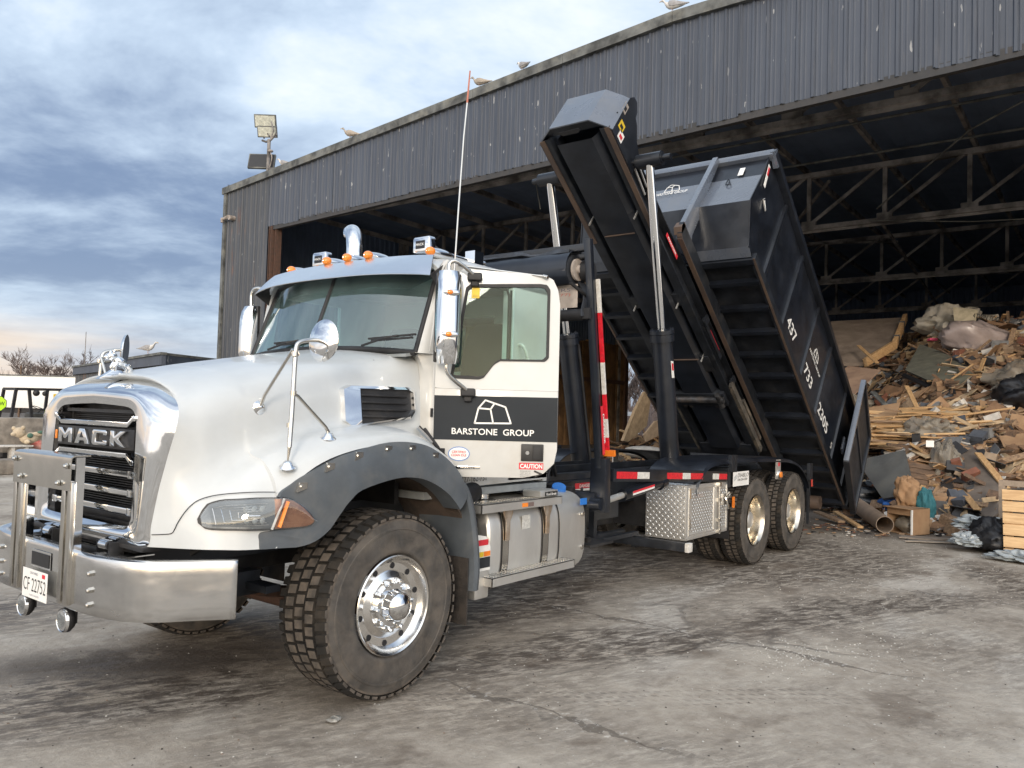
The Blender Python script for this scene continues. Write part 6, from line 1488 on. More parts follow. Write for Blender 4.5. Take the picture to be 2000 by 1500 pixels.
# columns on the far row plus cross bracing
for x in (22.3, 32.3, 42.3):
    b = mo(ware_off); b.bb((x - .15, YL - .5, 0), (x + .15, YL - .2, 9.7)); b.build('column', M['steelbeam'], ware)
for (a, c_) in (((22.3, 9.0, 8.0), (32.3, 2.5, 9.4)), ((22.3, 2.5, 9.4), (32.3, 9.0, 8.0)), ((32.3, 6.0, 8.0), (42.3, -2, 9.4)), ((13.6, 12, 9.6), (22.3, 5, 8.1)), ((13.6, 5, 9.6), (22.3, 12, 8.1)), ((22.3, 1, 8.0), (42.3, 2.5, 7.9))):
    b = mo(ware_off); b.beam(a, c_, .08, .08); b.build('brace', M['steelbeam'], ware)
for (x, z) in ((17.2, 9.25), (19.6, 9.2), (27.0, 9.0), (37.0, 8.8)):
    b = mo(ware_off); b.cyl((x, 8.5 if x < 20 else 20, z), (x, -15, z), .035, n=8); b.build('sprinkler_pipe', M['rooftrim'], ware, smooth=40)
b = mo(ware_off); b.tube([(20.2, .6, 7.8), (16, -2.2, 8.2), (13.2, -4.5, 8.1)], .022, n=6); b.build('hanging_cable', M['rooftrim'], ware); b = mo(ware_off); b.tube([(21.9, 1.2, 7.9), (22, -1.5, 7.55), (22.2, -6, 7.3)], .018, n=6); b.build('hanging_cable', M['rooftrim'], ware); b = mo(ware_off); b.tube([(14, 8.3, 9.6), (14.2, 7.9, 7.4)], .015, n=5); b.build('hanging_cable', M['rooftrim'], ware)
# timber push wall along the left side
PWm = mat('timber_push_wall', (.30, .17, .075), .85, col2=(.11, .065, .035), vs=1.8, stretch=(.5, 1, .35), dust=(.05, .035, .025), dustamt=.7)
x = 27.0; rr = random.Random(8)
while x < 43.2:
    b = mo(ware_off); b.bb((x, YL - .42 - rr.uniform(0, .05), 0), (x + .57, YL - .25, 6.4 + rr.uniform(-.12, .12))); b.build('wall_plank', PWm, ware, bevel=.015); x += .6
b = mo(ware_off); b.bb((27, YL - .55, 3.9), (43.2, YL - .47, 4.15)); b.bb((42.95, YL - .6, 0), (43.35, YL - .2, 7.2)); b.build('wall_rail', M['rust'], ware)
# ---- low annex on the left
ann = empty('low_annex', (13, 26, 0), label='low flat-roofed dark corrugated annex beyond the truck bonnet', category='building'); ao = V((13, 26, 0))
A0, A1, A2 = V((15.6, 38.0, 0)), V((11.45, 22.0, 0)), V((13.9, 22.9, 0))
for p, q in ((A0, A1), (A1, A2)):
    L = (q - p).length; d = (q - p) / L; nn = V((-abs(d.y), d.x * (1 if d.y > 0 else -1), 0)).normalized()
    nn = zv.cross(d); 
    if nn.x > 0: nn = -nn
    k = 0; s = 0
    while s < L:
        b = mo(ao); rows = []
        for a, o in ((0, .05), (.06, .05), (.10, 0), (.30, 0), (.34, .05), (.46, .05), (.50, 0), (.70, 0), (.74, .05), (.80, .05)):
            pp = p + d * min(s + a, L) + nn * o; rows.append([pp, pp + zv * 3.1])
        b.grid(rows); b.build('cladding_panel', CLADN, ann); s += .80
    b = mo(ao); b.beam(p + zv * 3.28 + nn * .10 - d * .1, q + zv * 3.28 + nn * .10 + d * .15, .14, .36); b.build('fascia', CLAD, ann)
    b = mo(ao); b.beam(p + zv * 3.50 + nn * .12 - d * .15, q + zv * 3.50 + nn * .12 + d * .2, .22, .09); b.build('gutter', M['rooftrim'], ann)
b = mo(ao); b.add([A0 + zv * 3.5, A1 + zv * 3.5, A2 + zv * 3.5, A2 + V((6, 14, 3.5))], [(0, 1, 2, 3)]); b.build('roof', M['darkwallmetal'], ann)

# ---- floodlight mast on the shed roof
fo = W(19.3, 0, -.15); fm = empty('floodlight_mast', fo + zv * (ztop(19.3)), label='short mast with floodlights above the left end of the shed roof', category='floodlight')
def lc(s, z, d=0): return tv * s + nv * d + zv * z
b = MB(); b.tube([lc(0, -.1), lc(0, 1.5)], .06, n=10); b.build('mast', M['steelbeam'], fm)
b = MB(); b.tube([lc(.45, 1.55), lc(.2, 1.45), lc(-.1, 1.45), lc(-.45, 1.6)], .04, n=6); b.tube([lc(.35, 1.6), lc(.2, 1.8), lc(.0, 1.62)], .03, n=6); b.tube([lc(-.1, 1.5), lc(-.25, 1.75), lc(-.1, 2.1)], .03, n=6); b.tube([lc(0, .45), lc(-.35, .35), lc(-.55, .28)], .05, n=6); b.build('arm', M['steelbeam'], fm)
def lamp(c, w_, h_, tilt, yaw_, lit):
    e = empty('floodlight_head', c); e.parent = fm; e.rotation_euler = (0, tilt, yaw_)
    MB().bb((-.04, -w_ / 2, -h_ / 2), (.06, w_ / 2, h_ / 2)).build('lamp_case', M['rooftrim'], e, bevel=.02)
    MB().bb((-.048, -w_ / 2 + .04, -h_ / 2 + .04), (-.041, w_ / 2 - .04, h_ / 2 - .04)).build('lamp_glass', mat('frosted_lamp_glass', (.55, .56, .48), .4, var=.15, vs=12) if lit else M['decalblack'], e)
    for q in range(5): MB().bb((.06, -w_ / 2 + .08 + q * (w_ - .16) / 4 - .008, -h_ / 2 + .05), (.12, -w_ / 2 + .08 + q * (w_ - .16) / 4 + .008, h_ / 2 - .05)).build('cooling_fin', M['rooftrim'], e)
lamp(lc(.30, 2.22), .78, .46, R(-22), R(38), 1); lamp(lc(.14, 1.80), .70, .40, R(-22), R(38), 1); lamp(lc(.42, .78), .95, .60, R(18), R(38), 0)
b = MB(); b.ell(lc(-.12, 1.05), (.10, .10, .05)); b.tube([lc(-.12, 1.0), lc(-.22, .8), lc(-.12, .5), lc(0, .45)], .015, n=5, smooth=4); b.build('cable', M['signbeige'], fm)
# security camera on the corner
so_ = W(21.35, 8.62, .12); scm = empty('security_camera', so_, label='small beige security camera on the left corner of the shed', category='camera')
b = MB(); b.cyl(lc(.28, -.02, .1), lc(-.12, .06, .1), .055, n=12); b.build('camera_body', M['signbeige'], scm); b = MB(); b.cyl(lc(-.22, 0, -.1), lc(-.22, 0, .12), .09, n=12); b.beam(lc(-.2, 0, .1), lc(.1, 0, .1), .04, .04); b.cyl(lc(.28, -.12, .1), lc(.28, .05, .1), .06); b.build('camera_mount', M['signbeige'], scm)

# ---- gulls
GW = mat('gull_white', (.62, .60, .57), .8, var=.05); GB = mat('gull_back', (.34, .34, .35), .8, col2=(.26, .25, .25), var=.1, vs=20); GY = mat('gull_bill', (.55, .38, .12), .6); GL = mat('gull_leg', (.45, .30, .25), .7)
GBR = mat('young_gull_plumage', (.42, .37, .31), .85, col2=(.28, .24, .20), vs=30)
def gull(pos, yaw_, label, young=False, s=1.0, crouch=False):
    g = empty('gull', pos, rz=yaw_); tag(g, label, 'gull', 'gulls on the roofs'); g.scale = (s, s, s)
    lift = .0 if crouch else .09
    body = MB(); P0 = [(-.30, .13, .006, .012), (-.22, .14, .035, .022), (-.12, .15, .065, .06), (0, .165, .078, .085), (.09, .18, .070, .08), (.15, .215, .05, .058), (.18, .26, .036, .04), (.20, .30, .034, .036), (.225, .325, .034, .033), (.255, .325, .022, .022), (.27, .322, .008, .008)]
    rows = []
    for x, z, ry, rz_ in P0: rows.append([V((x, ry * math.cos(a), z + lift - .08 + rz_ * math.sin(a))) for a in [2 * math.pi * i / 14 for i in range(15)]])
    body.grid(rows); body.build('body', GBR if young else GW, g, smooth=70)
    for k in (-1, 1):
        w_ = MB(); wr = []
        for x, z, h, y in ((.10, .19, .02, .055), (.05, .19, .06, .078), (-.05, .175, .06, .085), (-.18, .155, .035, .06), (-.30, .145, .014, .025), (-.38, .14, .004, .012)):
            wr.append([V((x, k * (y + .006 * math.sin(t * math.pi)), z + lift - .08 + h * (t * 2 - .9))) for t in (0, .25, .5, .75, 1)])
        w_.shell(wr, .012); w_.build('wing', GBR if young else GB, g, smooth=60)
        if not crouch:
            l_ = MB(); l_.tube([(.01, k * .03, .10), (.0, k * .03, 0.005)], .006, n=6); l_.add([(0, k * .03, .006), (.05, k * .03 + .02, .0), (.055, k * .03, .0), (.05, k * .03 - .02, .0)], [(0, 1, 2), (0, 2, 3)]); l_.build('leg', GL, g)
    bl = MB(); bl.tube([(.262, 0, .322 + lift - .08), (.30, 0, .318 + lift - .08), (.318, 0, .308 + lift - .08)], [.012, .008, .003], n=8); bl.build('bill', GY, g)
    ey = MB()
    for k in (-1, 1): ey.ell((.238, k * .030, .332 + lift - .08), (.005, .003, .005), n=8, m=5)
    ey.build('eye', M['decalblack'], g)
    return g
def roofpos(s, d=.02): return W(s, ztop(s) + .225, d)
gull(roofpos(3.05), R(95), 'pale gull highest on the shed roof edge, near the top right of the picture', s=1.0)
gull(roofpos(7.35), R(70), 'small grey-white gull facing away, middle one of three near the antenna tip', s=.9)
gull(roofpos(8.85), R(100), 'brownish gull facing left on the roof edge beside the whip antenna tip', True, s=1.0)
gull(roofpos(14.4), R(120), 'young brown gull on the roof edge between the floodlight mast and the antenna', True, s=1.05)
gull(roofpos(18.05), R(100), 'half hidden gull on the roof edge right beside the floodlight mast', s=1.0, crouch=True)
gull((11.55, 23.4, 3.54), R(-60), 'white gull standing on the low annex roof, tail to the left', s=1.25)
# ================================================================== YARD AT THE LEFT
def thing(name, loc, label, cat, group=None, rz=0.0):
    e = empty(name, loc, rz); tag(e, label, cat, group); return e
def solid(name, mb, m, loc, label, cat, group=None, rz=0.0, **k):
    o = mb.build(name, m, None, **k); o.location = loc; o.rotation_euler = (0, 0, rz); tag(o, label, cat, group); return o
# concrete barrier blocks
b = MB().bb((-.85, -.3, 0), (.85, .3, .80)); 
solid('concrete_block', MB().bb((-.75, -.35, 0), (.75, .35, .86)), M['concrete'], (5.15, 17.4, .42), 'long concrete barrier block beside the shed, directly left of the grille', 'concrete block', rz=R(4), bevel=.03)
solid('concrete_block', MB().bb((-.6, -.35, 0), (.6, .35, .80)), M['concrete'], (3.72, 17.3, .42), 'concrete barrier block at the left edge of the picture, behind the white bench', 'concrete block', rz=R(2), bevel=.03)
solid('concrete_kerb', MB().bb((-1.1, -.3, 0), (1.1, .3, .34)), M['concrete'], (4.2, 15.9, 0), 'low weathered concrete kerb block in front of the barriers', 'concrete block', rz=R(2), bevel=.04)
solid('rust_plinth', MB().bb((-.35, -.25, 0), (.35, .25, .42)), M['rust'], (3.95, 17.0, 0), 'rusty block under the barrier at the left edge', 'block', bevel=.02)
bn_ = thing('bench', (4.55, 16.4, 0), 'small white metal bench in front of the barrier blocks', 'bench')
MB().bb((-.6, -.18, .60), (.42, .18, .64)).build('seat', M['whitetape'], bn_, bevel=.01)
for x in (-.35, .0, .30): MB().bb((x - .035, -.12, .30), (x + .035, .12, .60)).build('leg', M['whitetape'], bn_)
# heap of soft rubbish on the bench: a stuffed toy in red-striped cloth
ty = thing('stuffed_toy', (4.95, 16.45, .62), 'cream stuffed toy slumped on its side over red striped cloth beside the bench', 'stuffed toy')
cream = mat('cream_plush', (.55, .46, .33), .95, col2=(.40, .32, .23), vs=9, bump=.3, bs=60); redst = mat('red_white_cloth', (.48, .10, .08), .9, col2=(.62, .50, .44), vs=5)
b = MB(); b.ell((-.22, 0, .32), (.15, .15, .13)); b.ell((-.32, .08, .42), (.05, .05, .05)); b.ell((-.18, -.10, .44), (.05, .05, .05)); b.ell((-.36, -.02, .28), (.06, .07, .05)); b.build('toy_head', cream, ty, smooth=70)
b = MB(); b.ell((.02, 0, .18), (.24, .18, .15)); b.ell((.15, -.12, .28), (.16, .06, .06)); b.ell((-.1, -.15, .10), (.06, .14, .06)); b.build('toy_body', cream, ty, smooth=70)
b = MB(); b.ell((.22, 0, .02), (.28, .16, .13), ax=(V((.85, 0, -.5)), V((0, 1, 0)), V((.5, 0, .85)))); b.ell((.38, .1, -.12), (.18, .1, .1)); b.build('striped_cloth', redst, ty, smooth=70)
b = MB(); b.ell((-.05, -.18, .25), (.07, .03, .06)); b.ell((.2, -.17, .33), (.09, .03, .04)); b.build('toy_bow', mat('green_bow', (.08, .16, .12), .8), ty, smooth=70)
# slow sign
sn = thing('slow_sign', (3.34, 14.0, 0), 'lime green octagonal SLOW paddle sign, cut by the left edge of the picture', 'sign')
oc = [(.17 * math.cos(R(22.5 + 45 * i)), .17 * math.sin(R(22.5 + 45 * i))) for i in range(8)]
dx, dy = V((.97, -.24, 0)), V((.24, .97, 0))
bo = MB().prism([(a * 1.0, c) for a, c in oc], (0, 0, 1.64), dx, (0, 0, 1), dy, 0, .01).build('sign_plate', M['decalblack'], sn)
lime = mat('lime_sign', (.48, .80, .02), .5, var=.04, emit=((.4, .8, .02), .05))
pl_ = MB().prism([(a * .92, c * .92) for a, c in oc], V((0, 0, 1.64)) - dy * .003, dx, (0, 0, 1), dy, 0, .002).build('sign_face', lime, sn)
text('sign_text', 'SLOW', M['decalblack'], pl_, V((0, 0, 1.64)) - dy * .0045, dx, (0, 0, 1), width=.24, height=.085, align='C', off=.01)
MB().cyl((0, 0, .9), V((0, 0, 1.48)), .015).build('sign_handle', M['wood'], sn)
# forklift behind the blocks
fk = thing('forklift', (6.2, 19.2, 0), 'dark forklift with open cab frame parked behind the barrier blocks', 'forklift')
b = MB()
for (a, c) in (((-.80, -.4, 1.1), (-.70, -.4, 2.02)), ((-.28, -.45, 1.1), (-.40, -.45, 2.02)), ((-.80, .4, 1.1), (-.70, .4, 2.02)), ((-.72, -.45, 2.02), (.75, -.45, 2.05)), ((-.72, .4, 2.02), (.75, .4, 2.05)), ((-.7, -.45, 2.02), (-.7, .4, 2.02)), ((.35, -.42, 1.0), (.42, -.42, 2.05)), ((.35, .4, 1.0), (.42, .4, 2.05))): b.beam(a, c, .07, .07)
b.build('cab_frame', M['plastic'], fk)
b = MB(); b.bb((-.6, -.45, .35), (.9, .45, 1.15)); b.bb((-.2, -.3, 1.15), (.3, .3, 1.38)); b.build('chassis', mat('forklift_body', (.05, .048, .042), .6), fk, bevel=.05)
b = MB(); b.bb((-1.02, -.35, .2), (-.92, -.27, 1.2)); b.bb((-1.02, .27, .2), (-.92, .35, 1.2)); b.build('mast', M['steelbeam'], fk)
for x in (-.45, .65):
    for y in (-.5, .5): MB().cyl((x, y - .1, .3), (x, y + .1, .3), .3, n=24).build('wheel', M['rubber'], fk, smooth=40)
b = MB(); b.ell((-.22, -.46, 1.93), (.09, .07, .09)); b.ell((.0, -.46, 1.92), (.07, .06, .07)); b.build('work_lamp', M['plastic'], fk, smooth=60)
MB().bb((.22, -.48, 1.45), (.30, -.46, 1.92)).build('yellow_strut', M['yellow'], fk)
b = MB(); b.tube([(0, 0, 1.35), (.12, 0, 1.5)], .02); b.lathe([(.17, 0), (.19, .01), (.17, .02)], (.05, 0, 1.5), (.4, 0, 1), n=20); b.build('steering_wheel', M['rubber'], fk)
# long white trailer
tl = thing('white_trailer', (24, 62, 0), 'long plain white box trailer parked far behind the forklift', 'trailer', rz=R(-62))
MB().bb((-8, -1.3, 1.1), (14, 1.3, 3.62)).build('trailer_box', M['decal'], tl, bevel=.04); MB().bb((-8.05, -1.34, 3.56), (14.05, 1.34, 3.66)).build('roof_rail', M['rooftrim'], tl); MB().bb((-7, -1.1, .7), (13, 1.1, 1.08)).build('trailer_frame', M['plastic'], tl)
for x in (9.5, 10.8):
    for y in (-1.1, 1.1): MB().cyl((x, y - .15, .5), (x, y + .15, .5), .5, n=24).build('wheel', M['rubber'], tl, smooth=40)
# radio mast / pole
pm = MB(); pm.cyl((0, 0, 0), (0, 0, 6.9), .05, .025, n=8)
solid('slim_pole', pm, M['steelbeam'], (24.15, 56.0, 0), 'slim grey pole rising behind the annex roof at the left', 'pole')
solid('utility_pole', MB().cyl((0, 0, 0), (0, 0, 4.4), .08, .06, n=8), M['wood3'], (22.4, 62.5, 0), 'short dark utility pole in front of the bare trees', 'pole')
# ---- bare trees
bark = mat('bare_bark', (.155, .12, .11), .95, col2=(.10, .08, .075), vs=6)
def tree_mesh(seed, h, spread=.55, depth=5):
    rg = random.Random(seed); tr, cr = MB(), MB()
    def branch(p, d, L, r, lv):
        n = 3; pts = [p]; q = p.copy(); dd_ = d.copy()
        for i in range(n):
            dd_ = (dd_ + V((rg.uniform(-1, 1), rg.uniform(-1, 1), rg.uniform(-.3, .6))) * .16).normalized(); q = q + dd_ * L / n; pts.append(q.copy())
        (tr if lv == 0 else cr).tube(pts, [r, r * .55], n=7 if lv == 0 else (4 if lv < 3 else 3))
        if lv >= depth: return
        k = rg.randint(3, 4) if lv < depth - 1 else rg.randint(4, 6)
        for i in range(k):
            t = rg.uniform(.35, 1.0) if lv else rg.uniform(.4, 1.0); j = min(n - 1, int(t * n)); bp_ = pts[j].lerp(pts[j + 1], t * n - j if t < 1 else 1)
            nd = (dd_ * .8 + V((rg.uniform(-1, 1), rg.uniform(-1, 1), rg.uniform(-.1, .9))) * (spread + .3)).normalized()
            branch(bp_, nd, L * rg.uniform(.55, .8), max(.022, r * .55), lv + 1)
    branch(V((0, 0, 0)), V((0, 0, 1)), h * .36, h * .024, 0)
    a = tr.build('trunk', bark); c = cr.build('crown', bark, fix=False); ma, mc_ = a.data, c.data; bpy.data.objects.remove(a); bpy.data.objects.remove(c); return ma, mc_
variants = [tree_mesh(s, 1.0 * h) for s, h in ((1, 8.5), (2, 9.5), (3, 7.5))]
rt = random.Random(21)
def tree(x, y, s, v, label, group):
    e = thing('bare_tree', (x, y, 0), label, 'tree', group, rz=rt.uniform(0, 6.3)); e.scale = (s, s, s)
    mk('trunk', variants[v][0], e); mk('crown', variants[v][1], e)
for i, (x, y) in enumerate(((33, 96), (36, 98), (39, 95), (42, 98), (45, 96), (48, 99), (51, 96), (54, 98), (57, 95), (60, 98), (37.5, 92), (43.5, 92), (50, 91), (64, 99))):
    tree(x, y, (.80, .95, 1.02, .98, .9, .84)[i % 6], i % 3, 'leafless tree in the row on the horizon behind the white trailer', 'bare trees on the horizon at the left')
for i, (x, y) in enumerate(((52, 30), (60, 35), (68, 39), (75, 44), (62, 30), (70, 33), (82, 42), (90, 48), (58, 33), (78, 38))):
    tree(x, y, (1.1, 1.0, .9, 1.2)[i % 4], (i + 1) % 3, 'leafless tree seen through the side opening of the shed', 'bare trees beyond the side opening')
b = MB(); rg = random.Random(77)
for i in range(1500):   # far thicket, one mass of twigs
    x = rg.uniform(-30, 160); y = 118 + rg.uniform(-6, 10); h = rg.uniform(4.2, 6.4)
    b.tube([(x, y, 0), (x + rg.uniform(-.5, .5), y, h * .5), (x + rg.uniform(-1.2, 1.2), y, h)], [.07, .015], n=3)
    b.tube([(x, y, h * .4), (x + rg.uniform(-1.8, 1.8), y, h * .9)], [.05, .015], n=3)
for i in range(1500):
    x = rg.uniform(60, 150); y = 52 + rg.uniform(-14, 22); h = rg.uniform(3, 6.5)
    b.tube([(x, y, 0), (x + rg.uniform(-.5, .5), y, h * .5), (x + rg.uniform(-1.2, 1.2), y, h)], [.08, .015], n=3)
    b.tube([(x, y, h * .4), (x + rg.uniform(-1.8, 1.8), y, h * .9)], [.05, .015], n=3)
tag(b.build('far_thicket', bark, fix=False), kind='stuff')
# guard rail and street lamp seen through the side opening
solid('white_fence_rail', MB().bb((-9, -.06, 1.9), (12, .06, 2.25)).bb((-9, -.05, .3), (12, .05, .5)), M['decal'], (52, 26.5, 0), 'long white rail outside the side opening of the shed', 'rail', rz=R(20))
sl = thing('street_lamp', (58.5, 32.5, 0), 'small grey street lamp with curved arm seen through the side opening', 'street lamp')
b = MB(); b.tube([(0, 0, 0), (0, 0, 3.5), (.5, -.3, 4.3), (1.3, -.8, 4.4)], .05, n=8, smooth=4); b.build('lamp_pole', M['rooftrim'], sl); b = MB(); b.ell((1.45, -.9, 4.33), (.3, .18, .1)); b.build('lamp_head', M['decal'], sl, smooth=60)

# ================================================================== DEBRIS HEAP
def foot(y): return 11.6 + max(0.0, min(y + 1.6, 9)) * 1.45
def pile_h(x, y):
    f_ = foot(y)
    top = 4.55 if y < 2.6 else lerp(4.55, 1.55, min(1, (y - 2.6) / 4.0))
    sl_ = .43 if y < 2.6 else .36
    t_ = (x - f_)
    h = max(0.0, min(t_ * (.62 if t_ < 1.2 else sl_) + (.22 if t_ >= 1.2 else 0), top))
    if x > 25: h *= max(.0, 1 - (x - 25) / 8)
    return h
def pile_z(x, y):
    h = pile_h(x, y); k = min(1, h / .8)
    return h + k * (noise.noise(V((x * .8, y * .8, 0))) * .30 + noise.noise(V((x * 2.3, y * 2.3, 5))) * .16 + noise.noise(V((x * 6, y * 6, 9))) * .07) - (1 - k) * .05
def heap_material():
    m, t, b = newmat('mixed_waste'); co = t.add('ShaderNodeTexCoord').outputs['Object']
    vo = t.add('ShaderNodeTexVoronoi', inp={'Scale': 3.4, 'Randomness': 1.0}); t.l.new(t.vmath('ADD', co, t.noise(co, 2.0, 4, out=1)), vo.inputs['Vector'])
    cr = t.add('ShaderNodeValToRGB'); e = cr.color_ramp; e.interpolation = 'CONSTANT'
    cols = [(.045, .035, .03), (.14, .085, .05), (.26, .165, .09), (.05, .05, .052), (.34, .23, .14), (.10, .075, .06), (.42, .38, .33), (.2, .12, .07), (.025, .025, .028), (.3, .2, .12)]
    e.elements[0].color = (*cols[0], 1); e.elements[1].position = .1; e.elements[1].color = (*cols[1], 1)
    for i, c in enumerate(cols[2:]): el_ = e.elements.new(.2 + i * .1); el_.color = (*c, 1)
    s3 = t.add('ShaderNodeSeparateColor'); t.l.new(vo.outputs['Color'], s3.inputs[0]); t.l.new(s3.outputs[0], cr.inputs[0])
    c = t.mix(t.ramp(t.noise(co, 11, 6, .7), .35, .7), cr.outputs[0], (.06, .045, .035))
    t.l.new(c, b.inputs['Base Color']); b.inputs['Roughness'].default_value = .9
    bn = t.add('ShaderNodeBump', inp={'Strength': 1.0, 'Distance': .12, 'Height': t.noise(co, 7, 8, .75)}); t.l.new(bn.outputs[0], b.inputs['Normal'])
    return m
b = MB(); b.grid([[V((x, y, pile_z(x, y))) for y in [-12 + j * .16 for j in range(150)]] for x in [11.2 + i * .16 for i in range(130)]])
tag(b.build('waste_heap', heap_material(), smooth=60), 'tall heap of mixed wood, cardboard and plastic waste inside the shed', kind='stuff')
# loose pieces of the heap, too many to count
JM = [M['wood'], M['wood2'], M['wood3'], M['card'], mat('scrap_white', (.60, .57, .52), .7, var=.1), mat('scrap_black', (.03, .03, .033), .6), mat('scrap_grey', (.20, .20, .20), .7), mat('dark_card', (.22, .13, .075), .9), mat('scrap_slate', (.08, .09, .11), .7), mat('scrap_tan', (.30, .22, .15), .8), mat('scrap_redbrown', (.20, .08, .05), .8), mat('pale_ply', (.46, .34, .21), .8)]
rg = random.Random(5)
def pnorm(x, y):
    e = .3; return V((-(pile_h(x + e, y) - pile_h(x - e, y)) / (2 * e), -(pile_h(x, y + e) - pile_h(x, y - e)) / (2 * e), 1)).normalized()
def frame_on(x, y, a, tilt):
    n_ = (pnorm(x, y) + V((rg.gauss(0, tilt), rg.gauss(0, tilt), rg.gauss(0, tilt)))).normalized()
    X_ = V((math.cos(a), math.sin(a), 0)); X_ = (X_ - n_ * X_.dot(n_)).normalized(); return X_, n_.cross(X_), n_
def junk(b, x, y, kind):
    a = rg.uniform(0, 6.3); fr_ = frame_on(x, y, a, .35); c = V((x, y, pile_z(x, y)))
    if kind == 'plank':
        b.m = rg.choice((0, 1, 1, 2, 2, 11, 7)); s = (rg.uniform(.4, 1.5), rg.uniform(.05, .12), rg.uniform(.015, .04))
    elif kind == 'chip':
        b.m = rg.choice((0, 1, 2, 3, 4, 5, 5, 6, 7, 2, 7, 10, 5, 2)); s = (rg.uniform(.05, .24), rg.uniform(.02, .10), rg.uniform(.004, .025))
    elif kind == 'sheet':
        b.m = rg.choice((3, 3, 7, 7, 11, 6, 5, 4)); s = (rg.uniform(.3, .8), rg.uniform(.25, .6), .012)
    else:
        b.m = rg.choice((3, 7, 4, 5, 8, 9, 10, 6, 5, 7, 2, 1)); s = (rg.uniform(.1, .3), rg.uniform(.1, .25), rg.uniform(.05, .2))
    b.box(c + fr_[2] * (s[2] * .5 + rg.uniform(0, .08)), s, fr_)
def crumple(b, x, y, r, mi):
    b.m = mi; c = V((x, y, pile_z(x, y) + r * .25)); n0 = len(b.v); b.ell(c, (r * rg.uniform(.8, 1.4), r, r * .6), n=9, m=6)
    sd_ = rg.uniform(0, 99)
    for i in range(n0, len(b.v)):
        d = b.v[i] - c; b.v[i] = c + d * (1 + .55 * noise.noise(d * (2.2 / r) + V((sd_, 0, 0))))
b = MB()
for i in range(15000):
    y = rg.uniform(-6.5, 3.4) if rg.random() < .86 else rg.uniform(3.4, 12); x = foot(y) + (rg.random() ** 1.15) * 12.5 - .35
    k = rg.random(); junk(b, x, y, 'plank' if k < .13 else ('chip' if k < .80 else ('sheet' if k < .92 else 'lump')))
for i in range(330):
    y = rg.uniform(-6, 3); x = foot(y) + rg.random() * 11; crumple(b, x, y, rg.uniform(.04, .12), rg.choice((4, 4, 5, 5, 6, 8, 3)))
tag(b.build('loose_waste', JM, fix=False), 'loose chips, boards and scraps strewn over the waste heap', kind='stuff')
# scraps swept round the foot of the heap
b = MB()
for i in range(900):
    y = rg.uniform(-4.2, .6); x = foot(y) - abs(rg.gauss(0, .5)) + .3; a = rg.uniform(0, 6.3)
    X_, Y_ = V((math.cos(a), math.sin(a), 0)), V((-math.sin(a), math.cos(a), 0)); b.m = rg.choice((2, 3, 4, 5, 5, 7, 5, 9, 1)); s = (rg.uniform(.03, .16), rg.uniform(.02, .08), rg.uniform(.004, .03))
    b.box((x, y, gz(x, y) + s[2] / 2 + .002), s, (X_, Y_, zv))
for i in range(110):
    x = rg.gauss(10.4, .5); y = rg.gauss(-1.15, .35); a = rg.uniform(0, 6.3); b.m = rg.choice((4, 3, 3, 5, 2, 10)); s = (rg.uniform(.02, .10), rg.uniform(.02, .06), .01)
    b.box((x, y, .01), s, (V((math.cos(a), math.sin(a), 0)), V((-math.sin(a), math.cos(a), 0)), zv))
tag(b.build('floor_litter', JM, fix=False), 'small scraps scattered on the floor along the foot of the heap', kind='stuff')

def onp(x, y, dz_=0.0): return V((x, y, pile_z(x, y) + dz_))
def cnr(o, pts, m, name, label, cat, th_=.02, bevel=0, group=None):
    """flat panel from 4+ corner points with thickness"""
    pts = [V(p) for p in pts]; c = sum(pts, V()) / len(pts); n_ = (pts[1] - pts[0]).cross(pts[2] - pts[0]).normalized()
    if n_.z < 0: n_ = -n_
    b = MB(); q = [p - c for p in pts]; k = len(q); b.add(q + [p - n_ * th_ for p in q], [tuple(range(k)), tuple(range(2 * k - 1, k - 1, -1))] + [(i, (i + 1) % k, k + (i + 1) % k, k + i) for i in range(k)])
    ob_ = b.build(name, m, None, bevel=bevel); ob_.location = c; tag(ob_, label, cat, group); return ob_
# big fibre-board lying against the top
bd = cnr(0, [(22.4, 2.85, 4.95), (23.0, .45, 5.05), (20.6, .25, 4.0), (19.45, .75, 3.42), (19.2, 2.1, 3.42)], mat('dirty_carpet_board', (.22, .175, .14), .95, col2=(.14, .11, .085), vs=1.6, dust=(.07, .05, .04), dustamt=.5), 'underlay_board', 'big brown board with a strapped pale edge, high on the heap beside the bin', 'board', .10)
b = MB(); c0 = bd.location; e0 = [V((23.0, .45, 5.07)), V((20.6, .25, 4.02)), V((19.45, .75, 3.44))]
for p, q in zip(e0, e0[1:]): b.beam(p - c0 + V((0, -.06, -.02)), q - c0 + V((0, -.06, -.02)), .12, .22)
ed = b.build('pale_edge', M['wood'], bd, bevel=.01)
for t_ in (.35, .85): MB().box(e0[0].lerp(e0[1], t_) - c0 + V((0, -.06, 0)), (.05, .16, .26)).build('strap', M['decalblack'], bd)
